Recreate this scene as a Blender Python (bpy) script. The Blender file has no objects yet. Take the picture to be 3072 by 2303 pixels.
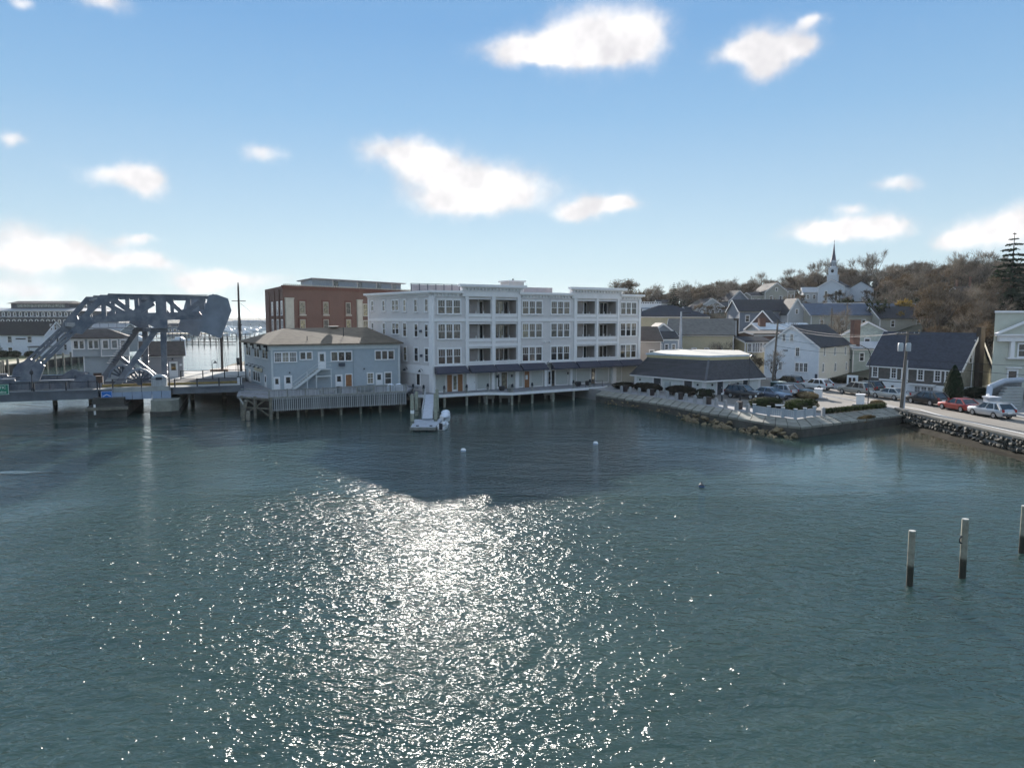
import bpy, math, random
from mathutils import Vector, Matrix, noise as mnoise
random.seed(7)
rad = math.radians
SC = bpy.context.scene
COL = SC.collection

# ---------------------------------------------------------------- camera
cd = bpy.data.cameras.new("camera"); cam = bpy.data.objects.new("camera", cd); COL.objects.link(cam)
cam.location = (0, 0, 11.5); cam.rotation_euler = (rad(90 - 5.222), 0, 0)
cd.sensor_width = 36.0; cd.lens = 36.0 * 2150 / 3072; cd.clip_start = 0.5; cd.clip_end = 20000
SC.camera = cam

# ---------------------------------------------------------------- light
SUN_AZ, SUN_EL = rad(-6.0), rad(16.6)          # azimuth from +Y towards +X
SUN_STRENGTH, SKY_STRENGTH, EXPOSURE, CLOUD = 5.0, 0.05, 1.15, 0.52
HAZE = 0.00006
sd = Vector((math.sin(SUN_AZ) * math.cos(SUN_EL), math.cos(SUN_AZ) * math.cos(SUN_EL), math.sin(SUN_EL)))
sl = bpy.data.lights.new("sun", 'SUN'); sl.energy = SUN_STRENGTH; sl.angle = rad(0.53); sl.color = (1.0, 0.93, 0.84)
so = bpy.data.objects.new("sun", sl); COL.objects.link(so); so.rotation_euler = sd.to_track_quat('Z', 'Y').to_euler()
so.location = (0, 0, 60)
vs = SC.view_settings
vs.view_transform = 'Standard'; vs.look = 'None'; vs.exposure = EXPOSURE; vs.gamma = 1.0; vs.use_curve_mapping = False
SC.cycles.use_denoising = True
SC.cycles.max_bounces = 4; SC.cycles.diffuse_bounces = 2; SC.cycles.glossy_bounces = 2
SC.cycles.transmission_bounces = 3; SC.cycles.transparent_max_bounces = 8; SC.cycles.volume_bounces = 0
SC.cycles.sample_clamp_indirect = 4.0; SC.cycles.sample_clamp_direct = 16.0
SC.cycles.caustics_reflective = False; SC.cycles.caustics_refractive = False

class NT:
    "tiny node-tree helper"
    def __init__(s, tree): s.t = tree; s.n = tree.nodes; s.l = tree.links
    def node(s, typ, **kw):
        n = s.n.new(typ)
        for k, v in kw.items(): setattr(n, k, v)
        return n
    def put(s, sock, v):
        if isinstance(v, bpy.types.NodeSocket): s.l.new(v, sock)
        elif v is not None:
            try: sock.default_value = v
            except Exception: sock.default_value = (*v, 1.0)
    def math(s, op, a, b=None, c=None, clamp=False):
        n = s.node('ShaderNodeMath', operation=op); n.use_clamp = clamp
        s.put(n.inputs[0], a); s.put(n.inputs[1], b); s.put(n.inputs[2], c); return n.outputs[0]
    def vmath(s, op, a, b=None, c=None, out=0):
        n = s.node('ShaderNodeVectorMath', operation=op)
        s.put(n.inputs[0], a)
        if b is not None: s.put(n.inputs[1], b)
        if c is not None: s.put(n.inputs[2], c)
        return n.outputs[out]
    def mix(s, f, a, b, blend='MIX'):
        n = s.node('ShaderNodeMix', data_type='RGBA', blend_type=blend)
        s.put(n.inputs[0], f); s.put(n.inputs[6], a); s.put(n.inputs[7], b); return n.outputs[2]
    def noise(s, vec, scale, detail=3, rough=.55, dist=0, dims='3D', out=0):
        n = s.node('ShaderNodeTexNoise', noise_dimensions=dims)
        s.put(n.inputs['Vector'], vec); n.inputs['Scale'].default_value = scale; n.inputs['Detail'].default_value = detail
        n.inputs['Roughness'].default_value = rough; n.inputs['Distortion'].default_value = dist; return n.outputs[out]
    def ramp(s, v, lo, hi, a=0., b=1., smooth=True):
        n = s.node('ShaderNodeMapRange', interpolation_type='SMOOTHSTEP' if smooth else 'LINEAR')
        s.put(n.inputs[0], v); s.put(n.inputs[1], lo); s.put(n.inputs[2], hi); s.put(n.inputs[3], a); s.put(n.inputs[4], b)
        return n.outputs[0]

# ---------------------------------------------------------------- sky (world): physical sky and scattered clouds all round, high unseen ones added for fill light
CLOUDS = [(0.12, 0.362, 0.067, 0.038), (0.021, 0.346, 0.05, 0.014), (0.083, 0.348, 0.055, 0.023), (0.175, 0.357, 0.033, 0.02), (0.058, 0.341, 0.08, 0.011), (0.332, 0.334, 0.038, 0.023), (0.333, 0.306, 0.022, 0.017), (0.298, 0.327, 0.028, 0.011), (0.365, 0.323, 0.022, 0.014), (0.377, 0.353, 0.016, 0.007), (-0.16, 0.218, 0.053, 0.017), (-0.111, 0.208, 0.038, 0.024), (-0.067, 0.179, 0.069, 0.034), (-0.004, 0.176, 0.057, 0.023), (-0.067, 0.155, 0.051, 0.016), (0.116, 0.151, 0.044, 0.013), (0.091, 0.142, 0.031, 0.011), (0.15, 0.153, 0.022, 0.008), (-0.491, 0.17, 0.038, 0.014), (-0.459, 0.16, 0.02, 0.017), (-0.326, 0.207, 0.024, 0.012), (-0.598, 0.2, 0.013, 0.009), (-0.588, 0.088, 0.055, 0.021), (-0.524, 0.073, 0.055, 0.014), (-0.465, 0.067, 0.036, 0.008), (-0.598, 0.062, 0.05, 0.010), (-0.479, 0.095, 0.02, 0.007), (-0.599, 0.033, 0.04, 0.012), (-0.364, 0.049, 0.06, 0.011), (-0.409, 0.044, 0.033, 0.012), (0.48, 0.16, 0.025, 0.01), (0.437, 0.109, 0.061, 0.013), (0.41, 0.109, 0.037, 0.011), (0.436, 0.133, 0.018, 0.007), (0.478, 0.112, 0.017, 0.015), (0.582, 0.099, 0.035, 0.017), (0.612, 0.112, 0.025, 0.023), (0.546, 0.088, 0.023, 0.01), (-0.494, 0.355, 0.027, 0.009), (-0.583, 0.338, 0.013, 0.008), (-.3, .52, .13, .055), (.35, .56, .15, .06), (.05, .70, .18, .07), (-.55, .74, .2, .08), (.5, .92, .28, .09), (-.15, .98, .3, .1), (-.62, .47, .1, .05), (.66, .70, .14, .06), (.02, .50, .12, .04), (.3, 1.15, .35, .1), (-.45, 1.2, .3, .09), (.28, .78, .16, .06), (-.28, .66, .14, .05)]
def build_world():
    w = bpy.data.worlds.new("World"); SC.world = w; w.use_nodes = True
    t = NT(w.node_tree); t.n.clear()
    out = t.node('ShaderNodeOutputWorld')
    sky = t.node('ShaderNodeTexSky', sky_type='NISHITA')
    sky.sun_disc = False; sky.sun_elevation = SUN_EL; sky.sun_rotation = SUN_AZ
    sky.altitude = 0; sky.air_density = 1.0; sky.dust_density = 0.0; sky.ozone_density = 3.0
    d = t.vmath('NORMALIZE', t.node('ShaderNodeTexCoord').outputs['Generated'])
    sx = t.node('ShaderNodeSeparateXYZ'); t.put(sx.inputs[0], d)
    az = t.math('ARCTAN2', sx.outputs[0], sx.outputs[1]); el = t.math('ARCSINE', sx.outputs[2])
    per = math.pi / 2
    azw = t.math('SUBTRACT', t.math('WRAP', t.math('ADD', az, per / 2), per, 0.0), per / 2)
    cx = t.node('ShaderNodeCombineXYZ'); t.put(cx.inputs[0], azw); t.put(cx.inputs[1], el)
    wob = t.vmath('SUBTRACT', t.noise(d, 22, 3, .55, out=1), (.5, .5, .5))
    p = t.vmath('MULTIPLY_ADD', wob, (.045, .026, 0), cx.outputs[0])
    nz = t.math('MULTIPLY', t.math('SUBTRACT', t.noise(d, 30, 5, .58), .5), .7)
    shade = t.ramp(t.noise(d, 16, 3, .6), .35, .7)
    ccol = t.mix(shade, (.98, .95, .945), (.72, .70, .715))          # thicker parts a touch greyer
    cl = t.vmath('SCALE', ccol); cl.node.inputs['Scale'].default_value = CLOUD
    hsv = t.node('ShaderNodeHueSaturation'); hsv.inputs['Saturation'].default_value = 0.95; t.put(hsv.inputs['Color'], sky.outputs[0])
    skys = t.vmath('SCALE', hsv.outputs[0]); skys.node.inputs['Scale'].default_value = SKY_STRENGTH
    # moist haze whitens the sky towards the horizon
    cr = t.node('ShaderNodeValToRGB'); t.put(cr.inputs[0], t.math('MULTIPLY', el, 2 / math.pi, clamp=True))
    e_ = cr.color_ramp.elements
    stops = [(0, (.60, .72, .78)), (.06, (.53, .69, .80)), (.167, (.29, .51, .76)), (.236, (.20, .415, .72)), (.5, (.19, .40, .70)), (1.0, (.18, .385, .68))]
    while len(e_) < len(stops): e_.new(.5)
    for i_, (p_, c_) in enumerate(stops): e_[i_].position = p_; e_[i_].color = tuple(x * .485 for x in c_) + (1,)
    skyh = t.mix(.82, skys, cr.outputs[0])
    def leaf_(blobs):
        "one sector of sky: only the clouds that reach into it"
        f = nz
        for a, e, ra, re in blobs:
            q = t.vmath('MULTIPLY_ADD', p, (1 / ra, 1 / re, 0), (-a / ra, -e / re, 0))
            f = t.math('ADD', f, t.math('POWER', 0.36, t.vmath('DOT_PRODUCT', q, q, out=1)))
        al = t.math('POWER', t.ramp(f, .02, 1.25), 1.35)
        b = t.node('ShaderNodeBackground'); t.put(b.inputs[0], t.mix(t.math('MULTIPLY', al, .95), skyh, cl)); return b.outputs[0]
    def split(blobs, cuts, lo, hi):
        if not cuts: return leaf_([b for b in blobs if b[0] + 2.4 * b[2] + .03 > lo and b[0] - 2.4 * b[2] - .03 < hi])
        m_ = len(cuts) // 2; c = cuts[m_]; mx = t.node('ShaderNodeMixShader'); t.put(mx.inputs[0], t.math('GREATER_THAN', azw, c))
        t.l.new(split(blobs, cuts[:m_], lo, c), mx.inputs[1]); t.l.new(split(blobs, cuts[m_ + 1:], c, hi), mx.inputs[2]); return mx.outputs[0]
    BL_ = [(a, e, ra * 1.12, re * 1.12) for a, e, ra, re in CLOUDS]
    top = t.node('ShaderNodeMixShader'); t.put(top.inputs[0], t.math('GREATER_THAN', el, .43))
    t.l.new(split([b for b in BL_ if b[1] < .53], [-.42, -.24, .04, .26], -9, 9), top.inputs[1]); t.l.new(leaf_([b for b in BL_ if b[1] > .45]), top.inputs[2])
    t.l.new(top.outputs[0], out.inputs[0])
    w.cycles.sampling_method = 'MANUAL'; w.cycles.sample_map_resolution = 256
build_world()

# ---------------------------------------------------------------- materials
MATS = {}
def M(name, col=(.5, .5, .5), rough=.7, var=.12, vs_=1.5, bump=0.0, bs=30, metal=0., kind=None, pitch=.12, coords='Object', spec=.4, col2=None, rnd=0.0):
    if name in MATS: return MATS[name]
    m = bpy.data.materials.new(name); m.use_nodes = True; t = NT(m.node_tree)
    b = t.n['Principled BSDF']; MATS[name] = m
    b.inputs['Roughness'].default_value = rough; b.inputs['Metallic'].default_value = metal
    b.inputs['Specular IOR Level'].default_value = spec
    v = t.node('ShaderNodeTexCoord').outputs[coords]
    lo = tuple(c * (1 - var) for c in col); hi = tuple(min(1, c * (1 + var)) for c in (col2 or col))
    n1 = t.noise(v, vs_, 5, .6); c = t.mix(t.ramp(n1, .3, .7), lo, hi)
    n2 = t.noise(v, bs, 3, .6); c = t.mix(.25, c, t.mix(n2, lo, hi))
    h = None
    if rnd:
        ri = t.node('ShaderNodeObjectInfo').outputs['Random']
        k = t.math('MULTIPLY_ADD', ri, 2 * rnd, 1 - rnd)
        sc = t.node('ShaderNodeVectorMath', operation='SCALE'); t.put(sc.inputs[0], c); t.l.new(k, sc.inputs['Scale']); c = sc.outputs[0]
    if kind in ('siding', 'vplank', 'shingle', 'brick', 'seam'):
        s = t.node('ShaderNodeSeparateXYZ'); t.put(s.inputs[0], v)
        if kind == 'siding':
            f = t.math('FRACT', t.math('DIVIDE', s.outputs[2], pitch)); h = t.math('SUBTRACT', 1.0, f)
            line = t.ramp(f, .86, .97); c = t.mix(t.math('MULTIPLY', line, .35), c, tuple(x * .45 for x in col))
        elif kind == 'vplank':
            f = t.math('FRACT', t.math('DIVIDE', t.math('ADD', s.outputs[0], s.outputs[1]), pitch)); line = t.ramp(t.math('ABSOLUTE', t.math('SUBTRACT', f, .5)), .42, .49)
            h = t.math('SUBTRACT', 1.0, line); c = t.mix(t.math('MULTIPLY', line, .6), c, tuple(x * .35 for x in col))
        elif kind == 'shingle':
            row = t.math('FLOOR', t.math('DIVIDE', s.outputs[2], pitch)); f = t.math('FRACT', t.math('DIVIDE', s.outputs[2], pitch))
            cc = t.node('ShaderNodeCombineXYZ'); t.put(cc.inputs[0], t.math('FLOOR', t.math('MULTIPLY', t.math('ADD', t.math('ADD', s.outputs[0], s.outputs[1]), t.math('MULTIPLY', row, .37)), 3.2))); t.put(cc.inputs[1], row)
            wn = t.node('ShaderNodeTexWhiteNoise', noise_dimensions='2D'); t.put(wn.inputs['Vector'], cc.outputs[0])
            c = t.mix(t.math('MULTIPLY', wn.outputs[0], .45), c, tuple(min(1, x * 1.7 + .01) for x in col)); h = t.math('SUBTRACT', 1.0, f)
            c = t.mix(t.math('MULTIPLY', t.ramp(f, .8, .98), .5), c, tuple(x * .5 for x in col))
        elif kind == 'brick':
            br = t.node('ShaderNodeTexBrick'); cc = t.node('ShaderNodeCombineXYZ')
            t.put(cc.inputs[0], t.math('ADD', s.outputs[0], s.outputs[1])); t.put(cc.inputs[1], s.outputs[2]); t.put(br.inputs['Vector'], cc.outputs[0])
            t.put(br.inputs['Color1'], lo); t.put(br.inputs['Color2'], hi); t.put(br.inputs['Mortar'], tuple(x * .6 + .12 for x in col))
            br.inputs['Scale'].default_value = 1.0; br.inputs['Brick Width'].default_value = .22; br.inputs['Row Height'].default_value = .075; br.inputs['Mortar Size'].default_value = .008
            c = t.mix(.5, c, br.outputs[0]); h = t.math('SUBTRACT', 1.0, br.outputs['Fac'])
        elif kind == 'seam':
            f = t.math('FRACT', t.math('DIVIDE', s.outputs[0], pitch)); h = t.ramp(t.math('ABSOLUTE', t.math('SUBTRACT', f, .5)), .4, .48)
    if bump or h is not None:
        bn = t.node('ShaderNodeBump'); bn.inputs['Strength'].default_value = bump or .35
        bn.inputs['Distance'].default_value = .02
        hh = n2 if h is None else t.math('ADD', h, t.math('MULTIPLY', n2, .3))
        t.put(bn.inputs['Height'], hh); t.l.new(bn.outputs[0], b.inputs['Normal'])
    t.put(b.inputs['Base Color'], c)
    return m

def glass_mat(name, cols, rough=.06):
    "window glass: dark room or pale blind behind, differing from pane to pane"
    if name in MATS: return MATS[name]
    m = bpy.data.materials.new(name); m.use_nodes = True; t = NT(m.node_tree); b = t.n['Principled BSDF']; MATS[name] = m
    ri = t.node('ShaderNodeObjectInfo').outputs['Random']
    cr = t.node('ShaderNodeValToRGB'); t.put(cr.inputs[0], ri); cr.color_ramp.interpolation = 'CONSTANT'
    e = cr.color_ramp.elements
    while len(e) < len(cols): e.new(.5)
    for i, (p_, c) in enumerate(cols): e[i].position = p_; e[i].color = (*c, 1)
    v = t.node('ShaderNodeTexCoord').outputs['Object']
    c = t.mix(t.ramp(t.noise(v, 2.2, 3, .6), .4, .62), cr.outputs[0], t.mix(.6, cr.outputs[0], (.02, .02, .02)))
    t.put(b.inputs['Base Color'], c); b.inputs['Roughness'].default_value = rough; b.inputs['Specular IOR Level'].default_value = .9
    b.inputs['Coat Weight'].default_value = .3
    return m

def leaf_mat(name, c1, c2, rough=.8, trans=.22):
    if name in MATS: return MATS[name]
    m = bpy.data.materials.new(name); m.use_nodes = True; t = NT(m.node_tree); b = t.n['Principled BSDF']; MATS[name] = m
    g = t.node('ShaderNodeNewGeometry'); oi = t.node('ShaderNodeObjectInfo').outputs['Random']
    pos = t.vmath('MULTIPLY', g.outputs['Position'], (1, 1, 1))
    f = t.math('ADD', t.math('MULTIPLY', t.noise(pos, .9, 3, .6), .7), t.math('MULTIPLY', t.math('SUBTRACT', oi, .35), .55))
    c = t.mix(t.ramp(f, .15, .75), c1, c2)
    c = t.mix(t.math('MULTIPLY', g.outputs['Random Per Island'], .5), c, tuple(x * .45 for x in c1))
    t.put(b.inputs['Base Color'], c); b.inputs['Roughness'].default_value = rough; b.inputs['Specular IOR Level'].default_value = .15
    tl_ = t.node('ShaderNodeBsdfTranslucent'); t.put(tl_.inputs[0], c); mx = t.node('ShaderNodeMixShader'); mx.inputs[0].default_value = trans
    t.l.new(b.outputs[0], mx.inputs[1]); t.l.new(tl_.outputs[0], mx.inputs[2]); t.l.new(mx.outputs[0], t.n['Material Output'].inputs['Surface'])
    return m

# ---------------------------------------------------------------- mesh helpers
class MB:
    def __init__(s): s.v = []; s.f = []
    def add(s, vs_, fs):
        o = len(s.v); s.v += [tuple(p) for p in vs_]; s.f += [tuple(i + o for i in f) for f in fs]; return s
    def box(s, x0, x1, y0, y1, z0, z1):
        return s.add([(x0, y0, z0), (x1, y0, z0), (x1, y1, z0), (x0, y1, z0), (x0, y0, z1), (x1, y0, z1), (x1, y1, z1), (x0, y1, z1)],
                     [(0, 3, 2, 1), (4, 5, 6, 7), (0, 1, 5, 4), (1, 2, 6, 5), (2, 3, 7, 6), (3, 0, 4, 7)])
    def prism(s, poly, z0, z1):
        "vertical prism over a counter-clockwise plan"
        n = len(poly); vs_ = [(x, y, z0) for x, y in poly] + [(x, y, z1) for x, y in poly]
        return s.add(vs_, [tuple(range(n - 1, -1, -1)), tuple(range(n, 2 * n))] + [(i, (i + 1) % n, n + (i + 1) % n, n + i) for i in range(n)])
    def slab(s, poly, y0, y1):
        "plate in the xz plane (counter-clockwise seen from -y), thick along y"
        n = len(poly); vs_ = [(x, y0, z) for x, z in poly] + [(x, y1, z) for x, z in poly]
        return s.add(vs_, [tuple(range(n)), tuple(range(2 * n - 1, n - 1, -1))] + [((i + 1) % n, i, n + i, n + (i + 1) % n) for i in range(n)])
    def bar(s, a, b, w, h=None):
        "square bar between two points"
        a, b = Vector(a), Vector(b); d = (b - a).normalized(); h = h or w
        up = Vector((0, 0, 1)) if abs(d.z) < .9 else Vector((0, 1, 0))
        r = d.cross(up).normalized() * w / 2; u = r.cross(d).normalized() * h / 2
        vs_ = [a - r - u, a + r - u, a + r + u, a - r + u, b - r - u, b + r - u, b + r + u, b - r + u]
        return s.add(vs_, [(0, 1, 2, 3), (7, 6, 5, 4), (0, 4, 5, 1), (1, 5, 6, 2), (2, 6, 7, 3), (3, 7, 4, 0)])
    def tube(s, pts, rs, n=8, cap=True):
        pts = [Vector(p) for p in pts]
        if not isinstance(rs, (list, tuple)): rs = [rs] * len(pts)
        rings = []; o = len(s.v)
        for i, p in enumerate(pts):
            d = (pts[min(i + 1, len(pts) - 1)] - pts[max(i - 1, 0)]).normalized()
            up = Vector((0, 0, 1)) if abs(d.z) < .95 else Vector((0, 1, 0))
            r = d.cross(up).normalized(); u = r.cross(d)
            for k in range(n):
                a = 2 * math.pi * k / n
                s.v.append(tuple(p + (r * math.cos(a) + u * math.sin(a)) * rs[i]))
        for i in range(len(pts) - 1):
            for k in range(n):
                k2 = (k + 1) % n; s.f.append((o + i * n + k, o + i * n + k2, o + (i + 1) * n + k2, o + (i + 1) * n + k))
        if cap:
            s.f.append(tuple(o + k for k in range(n - 1, -1, -1))); e = o + (len(pts) - 1) * n; s.f.append(tuple(e + k for k in range(n)))
        return s
    def lathe(s, prof, c=(0, 0, 0), n=10):
        return s.tube([(c[0], c[1], c[2] + z) for r, z in prof], [max(r, .002) for r, z in prof], n)
    def quad(s, a, b, c, d): return s.add([a, b, c, d], [(0, 1, 2, 3)])
    def blob(s, c, r, seed=0, amp=.18, fr=1.6, seg=10, ring=6):
        o = len(s.v); sv = Vector((seed * 7.3, seed * 3.1, seed))
        def P(d):
            k = 1 + amp * mnoise.noise(d * fr + sv) * 1.6
            return (c[0] + d.x * r[0] * k, c[1] + d.y * r[1] * k, c[2] + d.z * r[2] * k)
        s.v.append(P(Vector((0, 0, -1))))
        for i in range(1, ring):
            a = math.pi * i / ring - math.pi / 2
            for k in range(seg):
                b = 2 * math.pi * k / seg; s.v.append(P(Vector((math.cos(a) * math.cos(b), math.cos(a) * math.sin(b), math.sin(a)))))
        s.v.append(P(Vector((0, 0, 1)))); e = len(s.v) - 1
        for k in range(seg):
            k2 = (k + 1) % seg
            s.f.append((o, o + 1 + k2, o + 1 + k)); s.f.append((e, e - seg + k, e - seg + k2))
            for i in range(ring - 2): a = o + 1 + i * seg; s.f.append((a + k, a + k2, a + seg + k2, a + seg + k))
        return s
    def mesh(s, name, smooth=None):
        me = bpy.data.meshes.new(name); me.from_pydata(s.v, [], s.f); me.update()
        if smooth is not None:
            me.polygons.foreach_set('use_smooth', [True] * len(me.polygons)); me.set_sharp_from_angle(angle=rad(smooth))
        return me

class Fr:
    "a placed frame: local x along the front, local y away, turned by ang about z"
    def __init__(s, o=(0, 0, 0), ang=0.0, e=None):
        s.o = Vector(o if len(o) == 3 else (*o, 0)); s.ang = math.atan2(e[1], e[0]) if e else ang
    def p(s, x, y, z=0):
        c, n = math.cos(s.ang), math.sin(s.ang); return Vector((s.o.x + c * x - n * y, s.o.y + n * x + c * y, s.o.z + z))
    def sub(s, x, y, z=0, da=0.0): return Fr(s.p(x, y, z), s.ang + da)
ID = Fr()
def link(name, me, mat, parent=None):
    o = bpy.data.objects.new(name, me); COL.objects.link(o)
    if mat is not None and me is not None and not me.materials: me.materials.append(mat)
    if parent: o.parent = parent
    return o
def tag(o, label=None, cat=None, group=None, kind=None):
    if label: o['label'] = label
    if cat: o['category'] = cat
    if group: o['group'] = group
    if kind: o['kind'] = kind
    return o
def thing(name, label, cat, loc=(0, 0, 0), group=None, rz=0.0):
    o = bpy.data.objects.new(name, None); COL.objects.link(o); o.empty_display_size = .3
    o.location = loc; o.rotation_euler = (0, 0, rz); return tag(o, label, cat, group)
def part(name, mb, mat, parent, fr=ID, smooth=None):
    "a part whose mesh is given in frame fr (world); parent is an unrotated root"
    me = mb.mesh(name, smooth) if isinstance(mb, MB) else mb
    o = link(name, me, mat, parent); o.location = fr.o - (parent.location if parent else Vector()); o.rotation_euler = (0, 0, fr.ang); return o
def subp(name, mb, mat, parent, loc=(0, 0, 0), smooth=None):
    "a piece given in its parent's own coordinates"
    me = mb.mesh(name, smooth) if isinstance(mb, MB) else mb
    o = link(name, me, mat, parent); o.location = loc; return o
def solo(name, mb, mat, label, cat, group=None, fr=ID, smooth=None):
    o = part(name, mb, mat, None, fr, smooth); return tag(o, label, cat, group)
def struct(name, mb, mat, fr=ID, kind='structure', smooth=None):
    o = part(name, mb, mat, None, fr, smooth); o['kind'] = kind; return o
def copy_tree(o, parent=None):
    c = o.copy(); COL.objects.link(c)
    if parent: c.parent = parent
    for ch in o.children: copy_tree(ch, c)
    return c

# ---------------------------------------------------------------- common materials
WHITE = M('white_paint', (.84, .83, .82), .5, .06)
TRIM = M('trim_white', (.86, .83, .815), .55, .04)
GREY = M('grey_siding', (.68, .64, .62), .6, .05, kind='siding', pitch=.13)
WSIDE = M('white_siding', (.74, .76, .79), .6, .05, kind='siding', pitch=.13)
DARKM = M('dark_metal', (.03, .033, .04), .45, .2, metal=.3)
STEEL = M('bridge_steel', (.105, .138, .195), .5, .3, vs_=.9, bump=.2, bs=9, col2=(.18, .185, .20))
CONC = M('concrete', (.36, .36, .34), .85, .22, vs_=.6, bump=.25, bs=14)
WOODG = M('weathered_wood', (.27, .27, .25), .85, .3, vs_=2.5, bump=.3, bs=25, rnd=.15)
PILE = M('piling_wood', (.19, .175, .14), .85, .35, vs_=2.0, bump=.4, bs=18)
ASPH = M('asphalt', (.085, .085, .088), .9, .22, vs_=.35, bump=.2, bs=30)
ROOF = M('dark_shingles', (.03, .031, .036), .85, .25, kind='shingle', pitch=.14)
ROOFB = M('brown_shingles', (.075, .06, .05), .85, .2, kind='shingle', pitch=.14)
DGLASS = [(0, (.03, .028, .03)), (.2, (.055, .045, .04)), (.4, (.018, .02, .022)), (.64, (.11, .09, .07)), (.86, (.30, .255, .17))]
GLASS = glass_mat('window_glass', DGLASS)
GLASSC = glass_mat('window_glass_cool', [(0, (.03, .035, .04)), (.5, (.06, .07, .08)), (.8, (.16, .18, .2))])

# ---------------------------------------------------------------- windows
WCACHE = {}
def window_mesh(w, h, n=1, style='dh', cas=.11):
    "casing, sill, sashes and bars of a window n lights wide; origin bottom centre on the wall, -y is outside"
    k = (round(w, 2), round(h, 2), n, style, cas)
    if k in WCACHE: return WCACHE[k]
    m = MB(); x0, x1 = -w / 2, w / 2; pr = -.09
    m.box(x0 - cas, x1 + cas, pr, .02, h, h + cas * 1.25); m.box(x0 - cas * 1.25, x1 + cas * 1.25, pr - .05, .02, -cas * .9, 0)
    m.box(x0 - cas, x0, pr, .02, 0, h); m.box(x1, x1 + cas, pr, .02, 0, h)
    lw = w / n; panes = []
    for i in range(n):
        a, b = x0 + i * lw, x0 + (i + 1) * lw
        if i: m.box(a - cas * .5, a + cas * .5, pr + .005, .02, 0, h); 
        a += (cas * .5 if i else 0); b -= (cas * .5 if i < n - 1 else 0)
        s = .05
        m.box(a, b, -.06, .01, h - s, h); m.box(a, b, -.06, .01, 0, s); m.box(a, a + s, -.06, .01, s, h - s); m.box(b - s, b, -.06, .01, s, h - s)
        if style != 'fixed':
            m.box(a + s, b - s, -.065, .01, h * .5 - .03, h * .5 + .03)
        if style in ('dh6', 'grid', 'dhtop'):
            nv = 2 if (b - a) > .85 else 1
            zt = h * .5 + .03 if style == 'dhtop' else s
            for j in range(1, nv + 1): 
                x = a + (b - a) * j / (nv + 1); m.box(x - .014, x + .014, -.05, .01, zt, h - s)
            if style != 'dhtop':
                for zz in ((.25, .75) if style == 'dh6' else (.22, .36, .64, .78)): m.box(a + s, b - s, -.048, .01, h * zz - .014, h * zz + .014)
        panes.append((a + s, b - s, s, h - s))
    WCACHE[k] = (m.mesh('window'), [MB().box(a, b, -.03, -.005, c, d).mesh('pane') for a, b, c, d in panes]); return WCACHE[k]
def add_window(parent, fr, x, z, w, h, n=1, style='dh', cas=.11, frame=None, glass=None, name='window'):
    "put a window on a wall: fr has the wall in its xz plane, outside at -y"
    fm, pm = window_mesh(w, h, n, style, cas)
    frame = frame or TRIM; glass = glass or GLASS
    key = (fm.name, frame.name)
    o = bpy.data.objects.new(name, fm); COL.objects.link(o); o.parent = parent
    o.location = fr.p(x, 0, z) - parent.location; o.rotation_euler = (0, 0, fr.ang)
    if not fm.materials: fm.materials.append(frame)
    if fm.materials[0] != frame: o.material_slots[0].link = 'OBJECT'; o.material_slots[0].material = frame
    for q in pm:
        g = bpy.data.objects.new('pane', q); COL.objects.link(g); g.parent = o
        if not q.materials: q.materials.append(glass)
        if q.materials[0] != glass: g.material_slots[0].link = 'OBJECT'; g.material_slots[0].material = glass
    return o
def add_door(parent, fr, x, z, w, h, mat, lights=0, cas=.1, frame=None):
    m = MB(); f = MB()
    f.box(-w / 2 - cas, w / 2 + cas, -.08, .02, h, h + cas); f.box(-w / 2 - cas, -w / 2, -.08, .02, 0, h); f.box(w / 2, w / 2 + cas, -.08, .02, 0, h)
    d = part('door', MB().box(-w / 2, w / 2, -.045, .0, 0, h), mat, parent, fr.sub(x, 0, z))
    subp('frame', f, frame or TRIM, d)
    if lights:
        m.box(-w * .33, w * .33, -.055, -.04, h * (.45 if lights == 1 else .12), h * .92); subp('pane', m, GLASS, d)
    subp('handle', MB().box(w * .36, w * .42, -.09, -.04, h * .46, h * .5), DARKM, d)
    return d
# ================================================================ the setting
def ease(a, b, x): t = max(0., min(1., (x - a) / (b - a))); return t * t * (3 - 2 * t)
def lerp_tab(tab, x):
    if x <= tab[0][0]: return tab[0][1]
    for (a, p), (b, q) in zip(tab, tab[1:]):
        if x <= b: return p + (q - p) * (x - a) / (b - a)
    return tab[-1][1]
HT = [(-.12, 3), (.0, 5), (.08, 8.5), (.18, 12.5), (.3, 16.), (.41, 19.), (.54, 22.5), (.61, 24.5), (.75, 25.5), (1.2, 24)]
def hz(x, y):
    "height of the hill behind the town"
    if y < 100: return 1.4
    r = x / y; k = ease(118, 290, y) if y < 300 else 1.0
    near = ease(.46, .60, r) * 5.5 * ease(104, 150, y) * (1 - ease(170, 260, y))
    return 1.42 + lerp_tab(HT, r) * k + near + 1.2 * k * mnoise.noise(Vector((x * .02, y * .02, 0)))

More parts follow.
